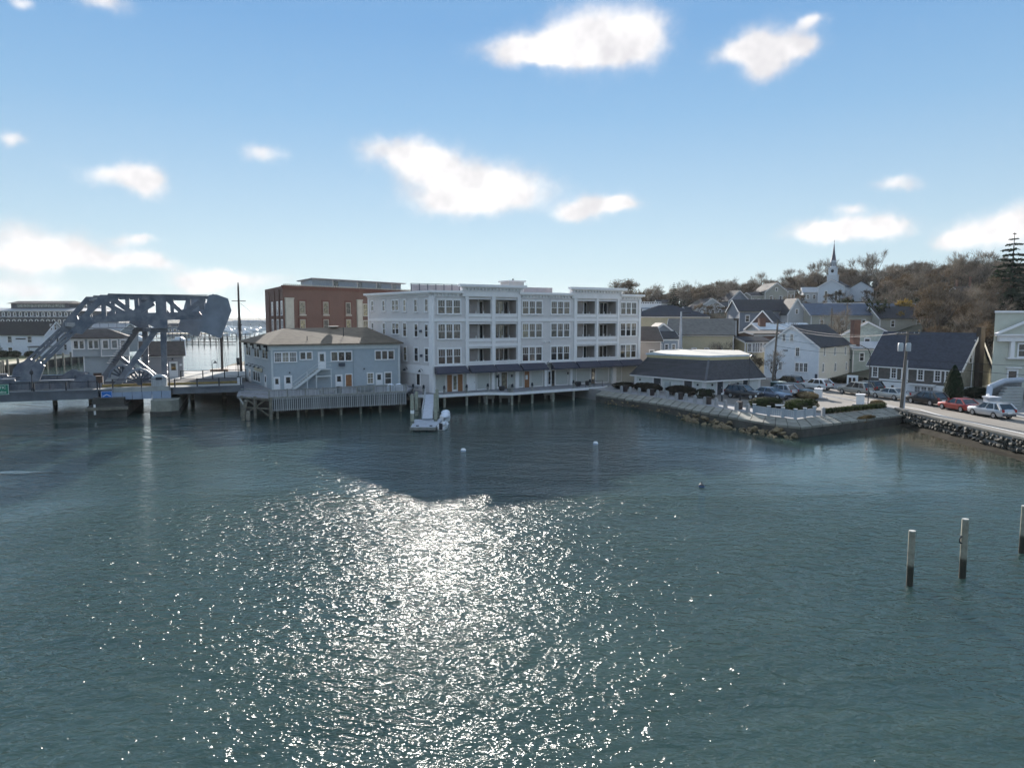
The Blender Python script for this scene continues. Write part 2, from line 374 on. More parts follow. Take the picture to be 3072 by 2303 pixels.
def water_material():
    m = bpy.data.materials.new('river_water'); m.use_nodes = True; t = NT(m.node_tree); b = t.n['Principled BSDF']
    pos = t.node('ShaderNodeNewGeometry').outputs['Position']
    s = t.node('ShaderNodeSeparateXYZ'); t.put(s.inputs[0], pos)
    mp = t.node('ShaderNodeMapping'); t.put(mp.inputs[0], pos); mp.inputs['Rotation'].default_value = (0, 0, rad(14)); mp.inputs['Scale'].default_value = (.62, 1.0, 1)
    v = mp.outputs[0]
    # wind patches: calm near the town, livelier in the open
    wind = t.ramp(t.noise(t.vmath('MULTIPLY', pos, (.6, 1.3, 1)), .04, 4, .6, 1.0), .32, .68, .45, 1.3)
    calm = t.math('MULTIPLY', t.ramp(s.outputs[1], 34, 66, 1.0, .6), t.ramp(s.outputs[1], 58, 86, 1.0, .16))
    cur = t.ramp(t.vmath('LENGTH', t.vmath('MULTIPLY', t.vmath('SUBTRACT', pos, (-50, 72, 0)), (.8, 1, 1)), out=1), 8, 24, 1.0, 0.0)
    far = t.ramp(s.outputs[1], 120, 300, 1.0, .45)
    calm = t.math('ADD', calm, t.math('MULTIPLY', cur, 1.1))
    # slicks: smooth water in the lee at right, patchy streaks at left
    sl_r = t.math('MULTIPLY', t.ramp(t.math('ADD', s.outputs[0], t.math('MULTIPLY', t.noise(pos, .08, 3, .6), 14)), 15, 30), t.ramp(s.outputs[1], 36, 52))
    pat = t.ramp(t.noise(t.vmath('MULTIPLY', pos, (.5, 1.6, 1)), .10, 4, .6, 1.5), .46, .60)
    sl_l = t.math('MULTIPLY', t.math('MULTIPLY', t.ramp(s.outputs[0], -24, -36), t.ramp(s.outputs[1], 36, 52)), pat)
    slick = t.math('SUBTRACT', 1.0, t.math('MULTIPLY', t.math('MAXIMUM', sl_r, sl_l), .86))
    calm = t.math('MULTIPLY', calm, slick)
    amp = t.math('MULTIPLY', t.math('MULTIPLY', wind, calm), far)
    h1 = t.math('MULTIPLY', t.noise(v, .7, 2, .5, .6), .24)
    h2 = t.math('MULTIPLY', t.noise(v, 2.2, 2, .5, .8), .24)
    h3 = t.math('MULTIPLY', t.noise(v, 6.0, 2, .55, .4), .095)
    h = t.math('MULTIPLY', t.math('ADD', t.math('ADD', h1, h2), h3), amp)
    bn = t.node('ShaderNodeBump'); bn.inputs['Strength'].default_value = 1.0; bn.inputs['Distance'].default_value = .85
    t.put(bn.inputs['Height'], h); t.l.new(bn.outputs[0], b.inputs['Normal'])
    deep = t.mix(t.ramp(t.noise(pos, .06, 3, .6), .35, .7), (.027, .053, .048), (.036, .066, .059))
    shal = t.ramp(t.vmath('LENGTH', t.vmath('MULTIPLY', t.vmath('SUBTRACT', pos, (42, 69, 0)), (1.0, .62, 1)), out=1), 3.5, 12, 1.0, 0.0)
    shal2 = t.ramp(t.noise(pos, .25, 3, .6), .3, .7, .5, 1.0)
    c = t.mix(t.math('MULTIPLY', shal, shal2), deep, (.10, .085, .055))
    t.put(b.inputs['Base Color'], c); b.subsurface_method = 'BURLEY'; b.inputs['Subsurface Weight'].default_value = 1.0; b.inputs['Subsurface Radius'].default_value = (.7, 1.0, 1.0); b.inputs['Subsurface Scale'].default_value = 2.5
    b.inputs['Roughness'].default_value = .08; b.inputs['IOR'].default_value = 1.38
    b.inputs['Specular IOR Level'].default_value = .5
    return m
w_ = MB(); w_.quad((-2500, -150, 0), (2500, -150, 0), (2500, 7000, 0), (-2500, 7000, 0))
struct('water', w_, water_material())
struct('river_bed', MB().quad((-2500, -150, -3), (2500, -150, -3), (2500, 7000, -3), (-2500, 7000, -3)), M('mud', (.08, .07, .05), .9))

SOIL = M('soil_grass', (.085, .08, .05), .95, .35, vs_=.25, bump=.4, bs=9, coords='Object')
PAVE = M('pavement', (.27, .26, .25), .9, .14, vs_=.5, bump=.15, bs=20)
WETST = M('wet_stone', (.085, .08, .068), .7, .4, vs_=1.1, bump=.6, bs=5)
# right bank: flat land behind the seawall
INNER = [(12.6, 99.3), (14.2, 96.8), (18.9, 89.5), (21.8, 83.2), (24.7, 76.5), (26.2, 73.3), (28.2, 70.5), (31.6, 73.0), (37.2, 76.9), (42.6, 79.9)]
OUTER = [(11.6, 98.6), (13.2, 95.9), (17.9, 88.2), (20.7, 81.8), (23.8, 75.0), (25.4, 71.8), (27.9, 68.6), (32.2, 71.2), (38.2, 75.0), (42.9, 77.6)]
land = INNER + [(42.75, 79), (42.7, 70), (42.7, 60), (43.0, 40), (43.5, 10), (190, 10), (260, 150), (40, 150), (20, 131), (9, 122), (5, 112)]
g = MB(); g.prism(land, -2.5, 1.5)
ground = struct('ground', g, PAVE)
# seawall below the coping
wl = MB()
for (a, b), (c, d) in zip(OUTER, OUTER[1:]):
    wl.quad((a, b, 1.02), (c, d, 1.02), (c, d, -2), (a, b, -2))
for (a, b), (c, d), (e, f), (g2, h) in zip(OUTER, OUTER[1:], INNER, INNER[1:]):
    wl.quad((a, b, 1.0), (e, f, 1.38), (g2, h, 1.38), (c, d, 1.0))
seawall = struct('seawall', wl, WETST)
CAPST = M('coping_stone', (.26, .25, .21), .85, .22, vs_=1.2, bump=.35, bs=12, rnd=.14)
def along(poly):
    L = [0]
    for a, b in zip(poly, poly[1:]): L.append(L[-1] + math.dist(a, b))
    return L
for i in range(len(INNER) - 1):
    n = max(1, round(math.dist(OUTER[i], OUTER[i + 1]) / 1.5))
    for row in range(2):
        for k in range(n):
            t0, t1 = k / n + .012, (k + 1) / n - .012
            P = lambda t, f: (lambda o, q: Vector((o[0] + (q[0] - o[0]) * f, o[1] + (q[1] - o[1]) * f, 1.04 + .46 * f)))(
                [OUTER[i][j] + (OUTER[i + 1][j] - OUTER[i][j]) * t for j in (0, 1)], [INNER[i][j] + (INNER[i + 1][j] - INNER[i][j]) * t for j in (0, 1)])
            f0, f1 = (-.04, .49) if row == 0 else (.52, 1.0)
            dz = Vector((0, 0, random.uniform(.0, .05)))
            q = [P(t0, f0) + dz, P(t1, f0) + dz, P(t1, f1) + dz, P(t0, f1) + dz]
            c = sum(q, Vector()) / 4
            top = [p - c for p in q]; bot = [p - c - Vector((0, 0, .22)) for p in q]
            m = MB().add(top + bot, [(0, 1, 2, 3), (7, 6, 5, 4), (0, 4, 5, 1), (1, 5, 6, 2), (2, 6, 7, 3), (3, 7, 4, 0)])
            subp('coping_stone', m, CAPST, seawall, c)
# riprap boulders along the foot of the seawall
RIP = M('riprap', (.20, .15, .085), .85, .4, vs_=2.2, bump=.5, bs=8, rnd=.3)
rocks = [MB().blob((0, 0, 0), (1, .75, .55), seed=s_, amp=.4, fr=1.3, seg=8, ring=5).mesh('boulder', 40) for s_ in range(6)]
LO = along(OUTER)
for k in range(150):
    d = random.uniform(LO[3], LO[6]) if k < 105 else random.uniform(LO[1], LO[3])
    i = max(j for j in range(len(LO) - 1) if LO[j] <= d); f = (d - LO[i]) / (LO[i + 1] - LO[i])
    a, b = Vector(OUTER[i]), Vector(OUTER[i + 1]); p = a.lerp(b, f); nrm = Vector((-(b - a).y, (b - a).x)).normalized() * -1
    off = random.uniform(.1, 1.7) * (1 if k < 105 else .5); sz = random.choice((.16, .2, .25, .32, .44)) * random.uniform(.85, 1.15) if k < 105 else random.uniform(.1, .2)
    o = subp('boulder', random.choice(rocks), RIP, seawall, (p.x + nrm.x * off, p.y + nrm.y * off, max(.0, .7 - off * .45) * random.uniform(.3, 1)))
    o.scale = (sz, sz, sz); o.rotation_euler = (random.uniform(-.5, .5), random.uniform(-.5, .5), random.uniform(0, 6.3))
# rough stone wall of the road along the beach, course by course
DST = M('dark_fieldstone', (.034, .034, .027), .85, .3, vs_=2.5, bump=.5, bs=10, rnd=.2)
rw = MB(); rw.box(42.75, 43.15, 30, 79.2, -1.5, 1.42)
roadwall = struct('road_wall', rw, M('rubble_core', (.05, .047, .04), .9))
stn = [MB().blob((0, 0, 0), (.26, .4, .2), seed=20 + s_, amp=.35, fr=1.5, seg=7, ring=5).mesh('stone', 40) for s_ in range(5)]
y = 79.0; cnt = 0
while y > 52 and cnt < 290:
    for zc in (.45, .85, 1.2):
        o = subp('stone', random.choice(stn), DST, roadwall, (42.72 + random.uniform(-.14, .1) - (1.2 - zc) * .25, y + random.uniform(-.2, .2), zc + random.uniform(-.08, .08)))
        o.scale = (random.uniform(.55, 1.0),) * 3; o.rotation_euler = (random.uniform(-.4, .4), random.uniform(-.4, .4), random.uniform(-.4, .4)); cnt += 1
    y -= .62
# coping kerb of the road wall
kb = MB(); kb.box(42.62, 43.1, 30, 79.3, 1.44, 1.62); subp('kerb', kb, M('kerb_stone', (.2, .19, .17), .9, .2), roadwall)
# beach of mud and pebbles
bm_ = MB(); NX, NY = 14, 40; o0 = len(bm_.v)
for j in range(NY + 1):
    y = 40 + 39 * j / NY
    for i in range(NX + 1):
        f = i / NX; x = 43.2 - 5.2 * f * (1 - .35 * ease(70, 79, y)); bm_.v.append((x, y, .50 - 1.5 * f + .10 * mnoise.noise(Vector((x * .6, y * .6, 2))) + .03 * mnoise.noise(Vector((x * 3, y * 3, 5)))))
for j in range(NY):
    for i in range(NX):
        a = j * (NX + 1) + i; bm_.f.append((a, a + NX + 1, a + NX + 2, a + 1))
struct('beach', bm_, M('wet_gravel', (.036, .032, .025), 1.0, .5, vs_=1.2, bump=.7, bs=14, spec=.05), smooth=80)

# hill behind the town
hm = MB(); xs = [-60 + 8 * i for i in range(66)]; ys = [104 + 7 * j for j in range(56)]
for y in ys:
    for x in xs: hm.v.append((x, y, hz(x, y) if not (x < 18 and y < 150) else 1.0))
W_ = len(xs)
for j in range(len(ys) - 1):
    for i in range(W_ - 1):
        if xs[i] < 8 and ys[j] < 140: continue
        a = j * W_ + i; hm.f.append((a, a + 1, a + W_ + 1, a + W_))
struct('hill', hm, SOIL, smooth=80)

# town ground between the bridge landing and the right bank
cl = [(-12, 101.5), (-3, 107), (10, 113), (14, 119), (26, 135), (26, 190), (-60, 190), (-58, 118), (-47, 108), (-39.3, 106.3), (-36.5, 101.3), (-27.5, 94), (-17, 100.5)]
struct('ground', MB().prism(cl, -2.5, 1.62), PAVE)

# road along the shore, with its white edge line
Lr = [(43.2, 20), (43.2, 60), (43.3, 70), (43.7, 78), (44.0, 83), (41.6, 92), (38.2, 104), (34, 118)]
Rr = [(51.5, 20), (51.5, 60), (51.2, 72), (50.8, 80), (50.2, 88), (48, 97), (44.5, 108), (40, 120)]
def strip(L, R, z):
    m = MB(); n = len(L)
    m.v += [(*p, z) for p in L] + [(*p, z) for p in R]
    m.f += [(i, n + i, n + i + 1, i + 1) for i in range(n - 1)]; return m
ROADM = M('road_asphalt', (.20, .18, .155), .92, .14, vs_=.3, bump=.15, bs=25)
road = struct('road', strip(Lr, Rr, 1.506), ROADM)
LINE = M('road_paint', (.7, .7, .68), .7, .12, vs_=4)
ln = [(44.5, 81.5), (45.0, 78.5), (44.6, 75.5), (44.15, 72.0), (44.4, 68), (44.6, 60), (44.6, 30)]
subp('edge_line', strip([(x - .10, y) for x, y in ln], [(x + .12, y) for x, y in ln], 1.512), LINE, road)
subp('kerb', strip([(x, y) for x, y in Rr], [(x + .2, y) for x, y in Rr], 1.62), CONC, road)
kside = MB()
for (a, b), (c, d) in zip(Rr, Rr[1:]): kside.quad((a, b, 1.5), (c, d, 1.5), (c, d, 1.62), (a, b, 1.62))
subp('kerb_face', kside, CONC, road)
# far sidewalk and driveway apron
struct('sidewalk', strip([(x + .2, y) for x, y in Rr], [(x + 2.0, y) for x, y in Rr], 1.615), PAVE)
# car park
pk = MB(); pk.add([(*p, 1.504) for p in [(29.5, 74.5), (33, 74.6), (41.5, 80.6), (42.5, 84), (40.5, 91.5), (38, 99), (33, 103), (27.5, 97), (24.5, 90.5), (25.4, 84)]], [tuple(range(10))])
park = struct('car_park', pk, M('car_park_asphalt', (.19, .175, .155), .92, .16, vs_=.4, bump=.15, bs=25))
for i in range(4):
    a = Vector((31.5 + i * 1.9, 90.5 + i * 1.1)); b = a + Vector((2.6, -3.6)); nn = Vector((.05, .035))
    subp('bay_line', MB().quad((*(a - nn), 1.509), (*(b - nn), 1.509), (*(b + nn), 1.509), (*(a + nn), 1.509)), LINE, park)
pz = MB(); pz.add([(*p, 1.506) for p in [(26.2, 73.9), (28.2, 71.2), (31.5, 73.6), (33, 75.2), (29, 78), (26.4, 80), (24, 85), (21, 90), (16.5, 98.5), (14.4, 97.4), (19.2, 89.6), (22.1, 83.2), (25, 76.6)]], [tuple(range(13))])
struct('promenade', pz, M('promenade_paving', (.27, .27, .275), .9, .1, vs_=.8, bump=.2, bs=18))

# left bank: bulkhead, lawn; far land and marina ground
lb = [(-92, 126), (-104, 146), (-112, 186), (-135, 235), (-200, 340), (-420, 470), (-420, 120), (-140, 100)]
GRASS = M('lawn', (.105, .11, .045), .95, .3, vs_=.3, bump=.4, bs=14)
struct('lawn', MB().prism(lb, -2, 1.9), GRASS)
gpath = MB()
pl_ = [(-95, 130.5), (-104.6, 147), (-112.6, 186), (-135.5, 235)]
struct('quay_path', strip([(x - 5, y + 1) for x, y in pl_], [(x - .5, y) for x, y in pl_], 1.915), M('quay_gravel', (.42, .37, .27), .9, .15))
bw = MB()
for (a, b), (c, d) in zip(lb[:4], lb[1:5]): bw.quad((a + .15, b, 1.85), (c + .15, d, 1.85), (c + .15, d, -2), (a + .15, b, -2))
bulk = thing('bulkhead', 'dark timber bulkhead with tall piles along the far left bank', 'bulkhead', (-104, 146, 0))
part('planking', bw, M('tarred_timber', (.03, .028, .025), .8, .4, kind='vplank', pitch=.3), bulk)
cp_ = MB()
for (a, b), (c, d) in zip(lb[:4], lb[1:5]): cp_.bar((a, b, 1.95), (c, d, 1.95), .45, .22)
part('cap_rail', cp_, M('pale_timber', (.40, .36, .27), .8, .2), bulk)  # cap rail in pale timber
pm_ = MB().lathe([(.24, -1.8), (.24, 3.0), (.2, 3.15)], n=8).mesh('pile', 40)
LB = along(lb[:4])
for k in range(24):
    d = 1.5 + k * 4.6
    if d > LB[3]: break
    i = max(j for j in range(3) if LB[j] <= d); f = (d - LB[i]) / (LB[i + 1] - LB[i]); a, b = Vector(lb[i]), Vector(lb[i + 1]); p = a.lerp(b, f)
    part('pile', pm_, PILE, bulk, Fr((p.x + .45, p.y, 0)), 40)
# far shore on the horizon
def ridge(name, x0, x1, y, hts, depth, mat, seed, n=120):
    m = MB()
    for r in range(2):
        for i in range(n + 1):
            x = x0 + (x1 - x0) * i / n
            z = hts * (.55 + .5 * mnoise.noise(Vector((x * .004, seed, 0))) + .28 * mnoise.noise(Vector((x * .03, seed, 3))) + .15 * mnoise.noise(Vector((x * .12, seed, 6)))) if r == 0 else 0
            m.v.append((x, y, -.5)) if r else m.v.append((x, y + depth * .25, max(.6, z)))
    o = n + 1
    for i in range(n): m.f.append((o + i, o + i + 1, i + 1, i))
    b0 = len(m.v)
    for i in range(n + 1): m.v.append((m.v[i][0], y + depth, -.5))
    for i in range(n): m.f.append((i, i + 1, b0 + i + 1, b0 + i))
    return struct(name, m, mat, smooth=60)
FARW = M('far_woods', (.05, .055, .045), .95, .4, vs_=.02, bump=0)
ridge('far_shore', -2600, 300, 2300, 24, 500, FARW, 1.0, 260)
ridge('far_shore', -1500, -640, 1500, 14, 200, FARW, 5.0, 160)
ridge('far_shore', -900, 60, 1250, 9, 120, FARW, 9.0, 160)
# ================================================================ bascule bridge
BF = Fr((-57.7, 80.8, 0), e=(.934, .358))
bridge = thing('bascule_bridge', 'blue-grey steel drawbridge with overhead truss and hanging counterweights', 'bridge', BF.p(14, 6))
STEELD = M('bridge_steel_dark', (.07, .085, .11), .6, .2, vs_=.8)
CWT = M('counterweight_paint', (.20, .228, .27), .6, .22, vs_=.5, bump=.15, bs=6)
def seg2(a, b, w0, w1=None):
    w1 = w1 or w0; a, b = Vector(a), Vector(b); d = (b - a).normalized(); n = Vector((-d.y, d.x))
    return [tuple(a - n * w0 / 2), tuple(b - n * w1 / 2), tuple(b + n * w1 / 2), tuple(a + n * w0 / 2)]
BFc = BF
def bslab(name, poly, w, th, mat=STEEL):
    area = sum(p[0] * q[1] - q[0] * p[1] for p, q in zip(poly, poly[1:] + poly[:1]))
    if area < 0: poly = poly[::-1]
    return part(name, MB().slab(poly, w - th / 2, w + th / 2), mat, bridge, BFc)
for w in (3.0, 12.0):
    BFc = BF if w < 5 else BF.sub(-3.0, 0)          # the crossing is skewed: the far frame stands back along the span
    bslab('top_chord', [(9.6, 14.02), (21.9, 13.92), (21.9, 14.33), (10.6, 14.5), (10.55, 14.33), (9.85, 14.33)], w, .56)
    fl = MB(); fl.box(10.6, 21.7, w - .42, w + .42, 14.40, 14.46); part('chord_flange', fl, STEEL, bridge, BFc)
    for k in range(13): part('chord_rib', MB().box(10.7 + k * .9, 10.76 + k * .9, w - .36, w + .36, 13.98, 14.36 - k * .008), STEEL, bridge, BFc)
    bslab('bottom_chord', [(6.9, 10.35), (9.7, 11.05), (15.2, 11.25), (21.3, 11.42), (20.6, 12.35), (15.2, 12.2), (11.5, 12.15), (9.9, 11.55), (7.4, 11.1)], w, .54)
    bslab('end_post', seg2((10.0, 14.2), (7.2, 10.6), .55, .75), w, .5)
    bslab('link_head', [(6.3, 10.0), (7.6, 9.6), (8.9, 10.9), (8.6, 11.8), (7.6, 11.3)], w, .6)
    near = w < 5
    for s, z0, z1, ww in ((10.05, 11.3, 13.9, .5), (11.05, 11.6, 14.2, .42), (12.62, 12.1, 14.1, .46), (13.62, 12.1, 14.1, .46), (17.55, 12.1, 14.0, .42), (19.45, 12.2, 14.0, .5), (20.95, 12.6, 14.1, .6))[:7 if near else 1]:
        bslab('vertical', [(s - ww / 2, z0), (s + ww / 2, z0), (s + ww / 2, z1), (s - ww / 2, z1)], w, .44)
    for a, b, ww in (((10.0, 13.55), (12.5, 11.95), .52), ((10.7, 14.2), (13.1, 12.15), .62), ((13.1, 12.0), (15.9, 14.2), .62), ((13.5, 11.9), (15.6, 13.3), .34), ((16.8, 14.1), (18.8, 12.1), .55), ((21.3, 14.0), (18.8, 12.0), .62), ((8.2, 11.9), (9.95, 13.5), .3))[:7 if near else 0]:
        bslab('diagonal', seg2(a, b, ww), w, .38)
    for poly in ([(12.0, 11.6), (14.2, 11.6), (14.0, 12.5), (12.4, 12.5)], [(18.0, 11.7), (19.9, 11.7), (19.4, 12.6), (18.3, 12.6)], [(10.3, 13.4), (11.6, 13.6), (11.8, 14.2), (9.9, 14.2)]):
        bslab('gusset_plate', poly, w, .62)
    bslab('tower_post', [(15.75, 10.2), (16.95, 10.2), (16.9, 14.3), (15.72, 14.3)], w, .7)
    bslab('trunnion_block', [(14.6, 10.9), (15.8, 10.2), (15.8, 12.1), (15.3, 12.1)], w, .66)
    bslab('tower_leg', seg2((16.45, 10.2), (16.35, 3.0), .68, .6), w, .6)
    bslab('tower_leg', seg2((15.7, 10.2), (10.9, 3.1), .6, .72), w, .6)
    for k in range(7):
        a = Vector((16.15, 4.0 + k * .85)); bslab('lacing_bar', seg2(a, a + Vector((.55, .8)), .09), w, .68); bslab('lacing_bar', seg2(a + Vector((.55, 0)), a + Vector((0, .8)), .09), w, .72)
    bslab('tower_brace', seg2((13.2, 6.4), (15.2, 4.5), .45), w, .4)
    bslab('tower_brace', seg2((12.4, 5.2), (16.3, 4.2), .35), w, .36)
    bslab('tower_head', [(14.9, 9.75), (16.95, 9.75), (16.95, 10.25), (15.2, 10.25)], w, .8)
    # link from truss tip down to the leaf: two flanges round a slot
    bslab('link_arm', seg2((7.25, 10.3), (2.9, 5.6), .3), w, .45)
    bslab('link_arm', seg2((6.65, 10.2), (2.1, 5.5), .3), w, .45)
    for f in (.18, .42, .66): 
        a = Vector((7.25, 10.3)).lerp(Vector((2.9, 5.6)), f); b = Vector((6.65, 10.2)).lerp(Vector((2.1, 5.5)), f); bslab('link_batten', seg2(a, b, .3), w, .4)
    bslab('link_foot', [(1.0, 4.0), (2.9, 4.0), (3.6, 5.9), (3.1, 6.4), (1.7, 5.7), (1.2, 5.1)], w, .5)
    # bascule leaf girder with its stepped top
    bslab('leaf_girder', [(-13, 3.0), (9.6, 3.0), (9.6, 4.45), (8.6, 4.55), (7.7, 4.9), (6.5, 4.15), (.6, 4.1), (.5, 4.32), (-13, 4.45)], w, .3)
    lf = MB(); lf.box(-13, .5, w - .4, w + .4, 4.45, 4.5); lf.box(.6, 6.5, w - .4, w + .4, 4.12, 4.19); part('girder_flange', lf, CWT, bridge, BFc)
    for s in range(-12, 9, 2): part('stiffener', MB().box(s - .05, s + .05, w - .32, w - .12, 3.0, 4.08), STEELD, bridge, BFc)
    # counterweight block
    cw = [(20.5, 10.0), (23.1, 9.0), (24.45, 12.5), (24.1, 13.98), (22.75, 14.5), (21.85, 14.42)]
    c_ = bslab('counterweight', cw, w - .1, 2.7, CWT)
    for q in ((21.3, 12.2), (20.95, 10.9), (22.2, 14.0)): bslab('lug', seg2(q, (q[0] + .25, q[1] + .5), .3), w - .1, 2.95, CWT)
    # gear sector wheel beside the tower
    wh = MB(); n = 28; cx_, cz_, r0, r1 = 13.7, 3.75, 1.45, 1.68
    ring = [(cx_ + r1 * math.cos(a), cz_ + r1 * math.sin(a)) for a in [math.pi * i / n for i in range(n + 1)]]; inn = [(cx_ + r0 * math.cos(a), cz_ + r0 * math.sin(a)) for a in [math.pi * i / n for i in range(n + 1)]]
    for i in range(n): wh.slab([inn[i], ring[i], ring[i + 1], inn[i + 1]], w - 1.5, w - .9)
    wl_ = part('wheel', wh, CWT, bridge, BFc)
    for i in range(1, 8):
        a = math.pi * i / 8; sp = MB().slab(seg2((cx_, cz_), (cx_ + r0 * math.cos(a), cz_ + r0 * math.sin(a)), .2), w - 1.35, w - 1.05); subp('spoke', sp, STEELD, wl_)
    subp('hub', MB().slab([(cx_ + .35 * math.cos(a), cz_ + .35 * math.sin(a)) for a in [2 * math.pi * i / 12 for i in range(12)]], w - 1.6, w - .8), STEELD, wl_)
# cross beams and the machinery walkway between the two frames
for s, z, h in ((16.3, 10.0, .5), (13.1, 11.8, .4), (10.3, 13.9, .35), (19.0, 12.1, .35), (7.4, 10.7, .5), (16.3, 14.1, .35)):
    part('cross_beam', MB().bar((s, 3.2, z), (s - 3, 11.8, z), .5, h), STEEL, bridge, BF)
part('walkway', MB().box(4.6, 14.3, 11.0, 12.9, 10.22, 10.32).box(14.9, 17.4, 2.0, 3.9, 10.27, 10.36), STEEL, bridge, BF)
wr = MB()
for s in range(5, 15): wr.bar((s, 12.85, 10.3), (s, 12.85, 11.3), .05)
wr.bar((5, 12.85, 11.3), (14, 12.85, 11.3), .05); wr.bar((5, 12.85, 10.8), (14, 12.85, 10.8), .04); part('walkway_rail', wr, STEEL, bridge, BF)
# ladder-like grating on the far leg
gl = MB()
for i in range(16):
    a = Vector((12.5, 10.0)).lerp(Vector((9.6, 5.6)), i / 15); gl.box(a.x - .75, a.x - .1, 10.6, 11.6, a.y, a.y + .07)
part('stair', gl, CWT, bridge, BF)
# deck and fascia girders
part('deck', MB().box(-14, 25.4, .1, 13.6, 2.72, 3.04), ASPH, bridge, BF)
part('sidewalk', MB().box(-14, 25.4, .15, 2.2, 3.05, 3.17), CONC, bridge, BF)
part('fascia_girder', MB().box(-14, 9.45, -.05, .3, 2.05, 3.0).box(-14, 9.45, -.18, .3, 3.003, 3.16), M('fascia_paint', (.13, .145, .165), .6, .25, vs_=.6), bridge, BF)
part('fascia_girder', MB().box(17.5, 25.6, -.05, .3, 2.3, 3.0).box(17.5, 25.6, -.2, .3, 3.003, 3.14), M('fascia_paint', (.13, .145, .165), .6, .25, vs_=.6), bridge, BF)
part('fascia_beam', MB().box(10.9, 17.2, -.02, .3, 2.75, 3.3), CONC, bridge, BF)
for k in range(6):
    a = 10.9 + k * 1.06; part('fascia_panel', MB().box(a + .03, a + 1.03, -.1, .15, 1.85, 2.74), M('fascia_blue', (.30, .36, .46), .55, .12, vs_=.7), bridge, BF)
for k in range(8): part('underbeam', MB().box(-14, 25.4, 1.2 + k * 1.6, 1.5 + k * 1.6, 2.2, 2.7), STEELD, bridge, BF)
# railings: posts, top rails, thin balusters
def rail_run(s0, s1, w, post_step, style, z=3.17, top=4.15):
    n = max(1, round((s1 - s0) / post_step))
    for i in range(n + 1): s = s0 + (s1 - s0) * i / n; part('rail_post', MB().box(s - .07, s + .07, w - .07, w + .07, z - .5, top + .02), DARKM, bridge, BF)
    r = MB(); r.box(s0, s1, w - .04, w + .04, top - .07, top)
    if style == 'bars':
        r.box(s0, s1, w - .03, w + .03, z + .08, z + .13); part('top_rail', r, DARKM, bridge, BF)
        b = MB(); k = s0
        while k < s1: b.box(k - .009, k + .009, w - .009, w + .009, z + .1, top - .05); k += .13
        o = part('balusters', b, DARKM, bridge, BF); o['kind'] = 'stuff'
    else:
        part('top_rail', r, DARKM, bridge, BF)
        for zz in (.25, .5, .75): part('mid_rail', MB().box(s0, s1, w - .03, w + .03, z + zz * .95, z + zz * .95 + .05), DARKM, bridge, BF)
rail_run(-13, 9.4, .05, 3.4, 'bars'); rail_run(11.0, 17.1, .05, 3.2, 'bars', top=4.3); rail_run(17.7, 25.2, .05, 2.9, 'rails')
rail_run(17.5, 26, 13.3, 3.2, 'bars', top=4.25)
# yellow timber kerb along the roadway
part('guard_timber', MB().box(9.5, 25.2, 2.5, 2.75, 3.18, 3.5), M('yellow_timber', (.30, .22, .07), .8, .25), bridge, BF)
# piers
PIERM = M('pier_stone', (.07, .068, .06), .85, .35, vs_=.7, bump=.4, bs=5)
part('pier', MB().box(8.6, 12.6, -2.0, 14.5, -3, 1.35).box(9.0, 12.3, -1.4, 14.2, 1.35, 2.2), PIERM, bridge, BF)
p2_ = MB(); p2_.prism([(15.1, -2.4), (15.9, -3.1), (17.5, -3.1), (18.3, -2.4), (18.3, 14.5), (15.1, 14.5)], -3, .55); part('pier', p2_, PIERM, bridge, BF)
p3_ = MB(); p3_.prism([(15.2, -2.2), (15.9, -2.9), (17.5, -2.9), (18.2, -2.2), (18.2, 14.3), (15.2, 14.3)], .55, 1.85); part('pier_cap', p3_, M('pier_concrete', (.24, .24, .2), .85, .3, vs_=.6, bump=.3, bs=8), bridge, BF)
part('depth_gauge', MB().box(9.25, 9.45, -2.12, -2.0, .4, 1.6), WHITE, bridge, BF)
part('fender', MB().box(8.4, 12.8, -2.3, -2.05, .9, 1.25), PILE, bridge, BF)
# text
def text_part(txt, size, mat, parent, loc, rot, ext=.012, align='CENTER'):
    cu = bpy.data.curves.new('lettering', 'FONT'); cu.body = txt; cu.size = size; cu.align_x = align; cu.extrude = ext
    o = bpy.data.objects.new('lettering', cu); COL.objects.link(o); dg = bpy.context.evaluated_depsgraph_get(); me = bpy.data.meshes.new_from_object(o.evaluated_get(dg))
    bpy.data.objects.remove(o); bpy.data.curves.remove(cu)
    q = link('lettering', me, mat, parent); me.materials.clear(); me.materials.append(mat); q.location = loc; q.rotation_euler = rot; return q
SIGNW = M('sign_white', (.75, .8, .78), .5, .03)
sg = thing('road_sign', 'green sign with white border and lettering on the bridge railing', 'sign', BF.p(-1.2, -.2, 2.9))
f_ = BF.sub(-1.2, -.2, 2.9)
part('panel', MB().box(-1.9, 1.85, -.03, .02, 0, 1.2), M('sign_green', (.02, .22, .13), .5, .06), sg, f_)
part('border', MB().box(-1.9, 1.85, -.04, -.032, 1.13, 1.17).box(-1.9, 1.85, -.04, -.032, .03, .07).box(1.78, 1.82, -.04, -.032, .07, 1.13).box(-1.86, -1.82, -.04, -.032, .07, 1.13), SIGNW, sg, f_)
part('bracket', MB().box(-1.2, -1.1, .02, .2, .1, 1.1).box(1.1, 1.2, .02, .2, .1, 1.1), DARKM, sg, f_)
for tx, zz, sz in (('MYSTIC', .68, .42), ('Shoreline', .2, .36)):
    o = text_part(tx, sz, SIGNW, sg, f_.p(1.6, -.045, zz) - sg.location, (rad(90), 0, f_.ang), align='RIGHT')
sb = thing('river_sign', 'square blue sign with white emblem hung below the bridge deck', 'sign', BF.p(10.37, -.25, 1.7))
f_ = BF.sub(10.37, -.25, 1.7)
part('panel', MB().box(-.58, .58, -.03, .02, 0, 1.25), M('sign_blue', (.025, .16, .52), .5, .08), sb, f_)
em = MB()
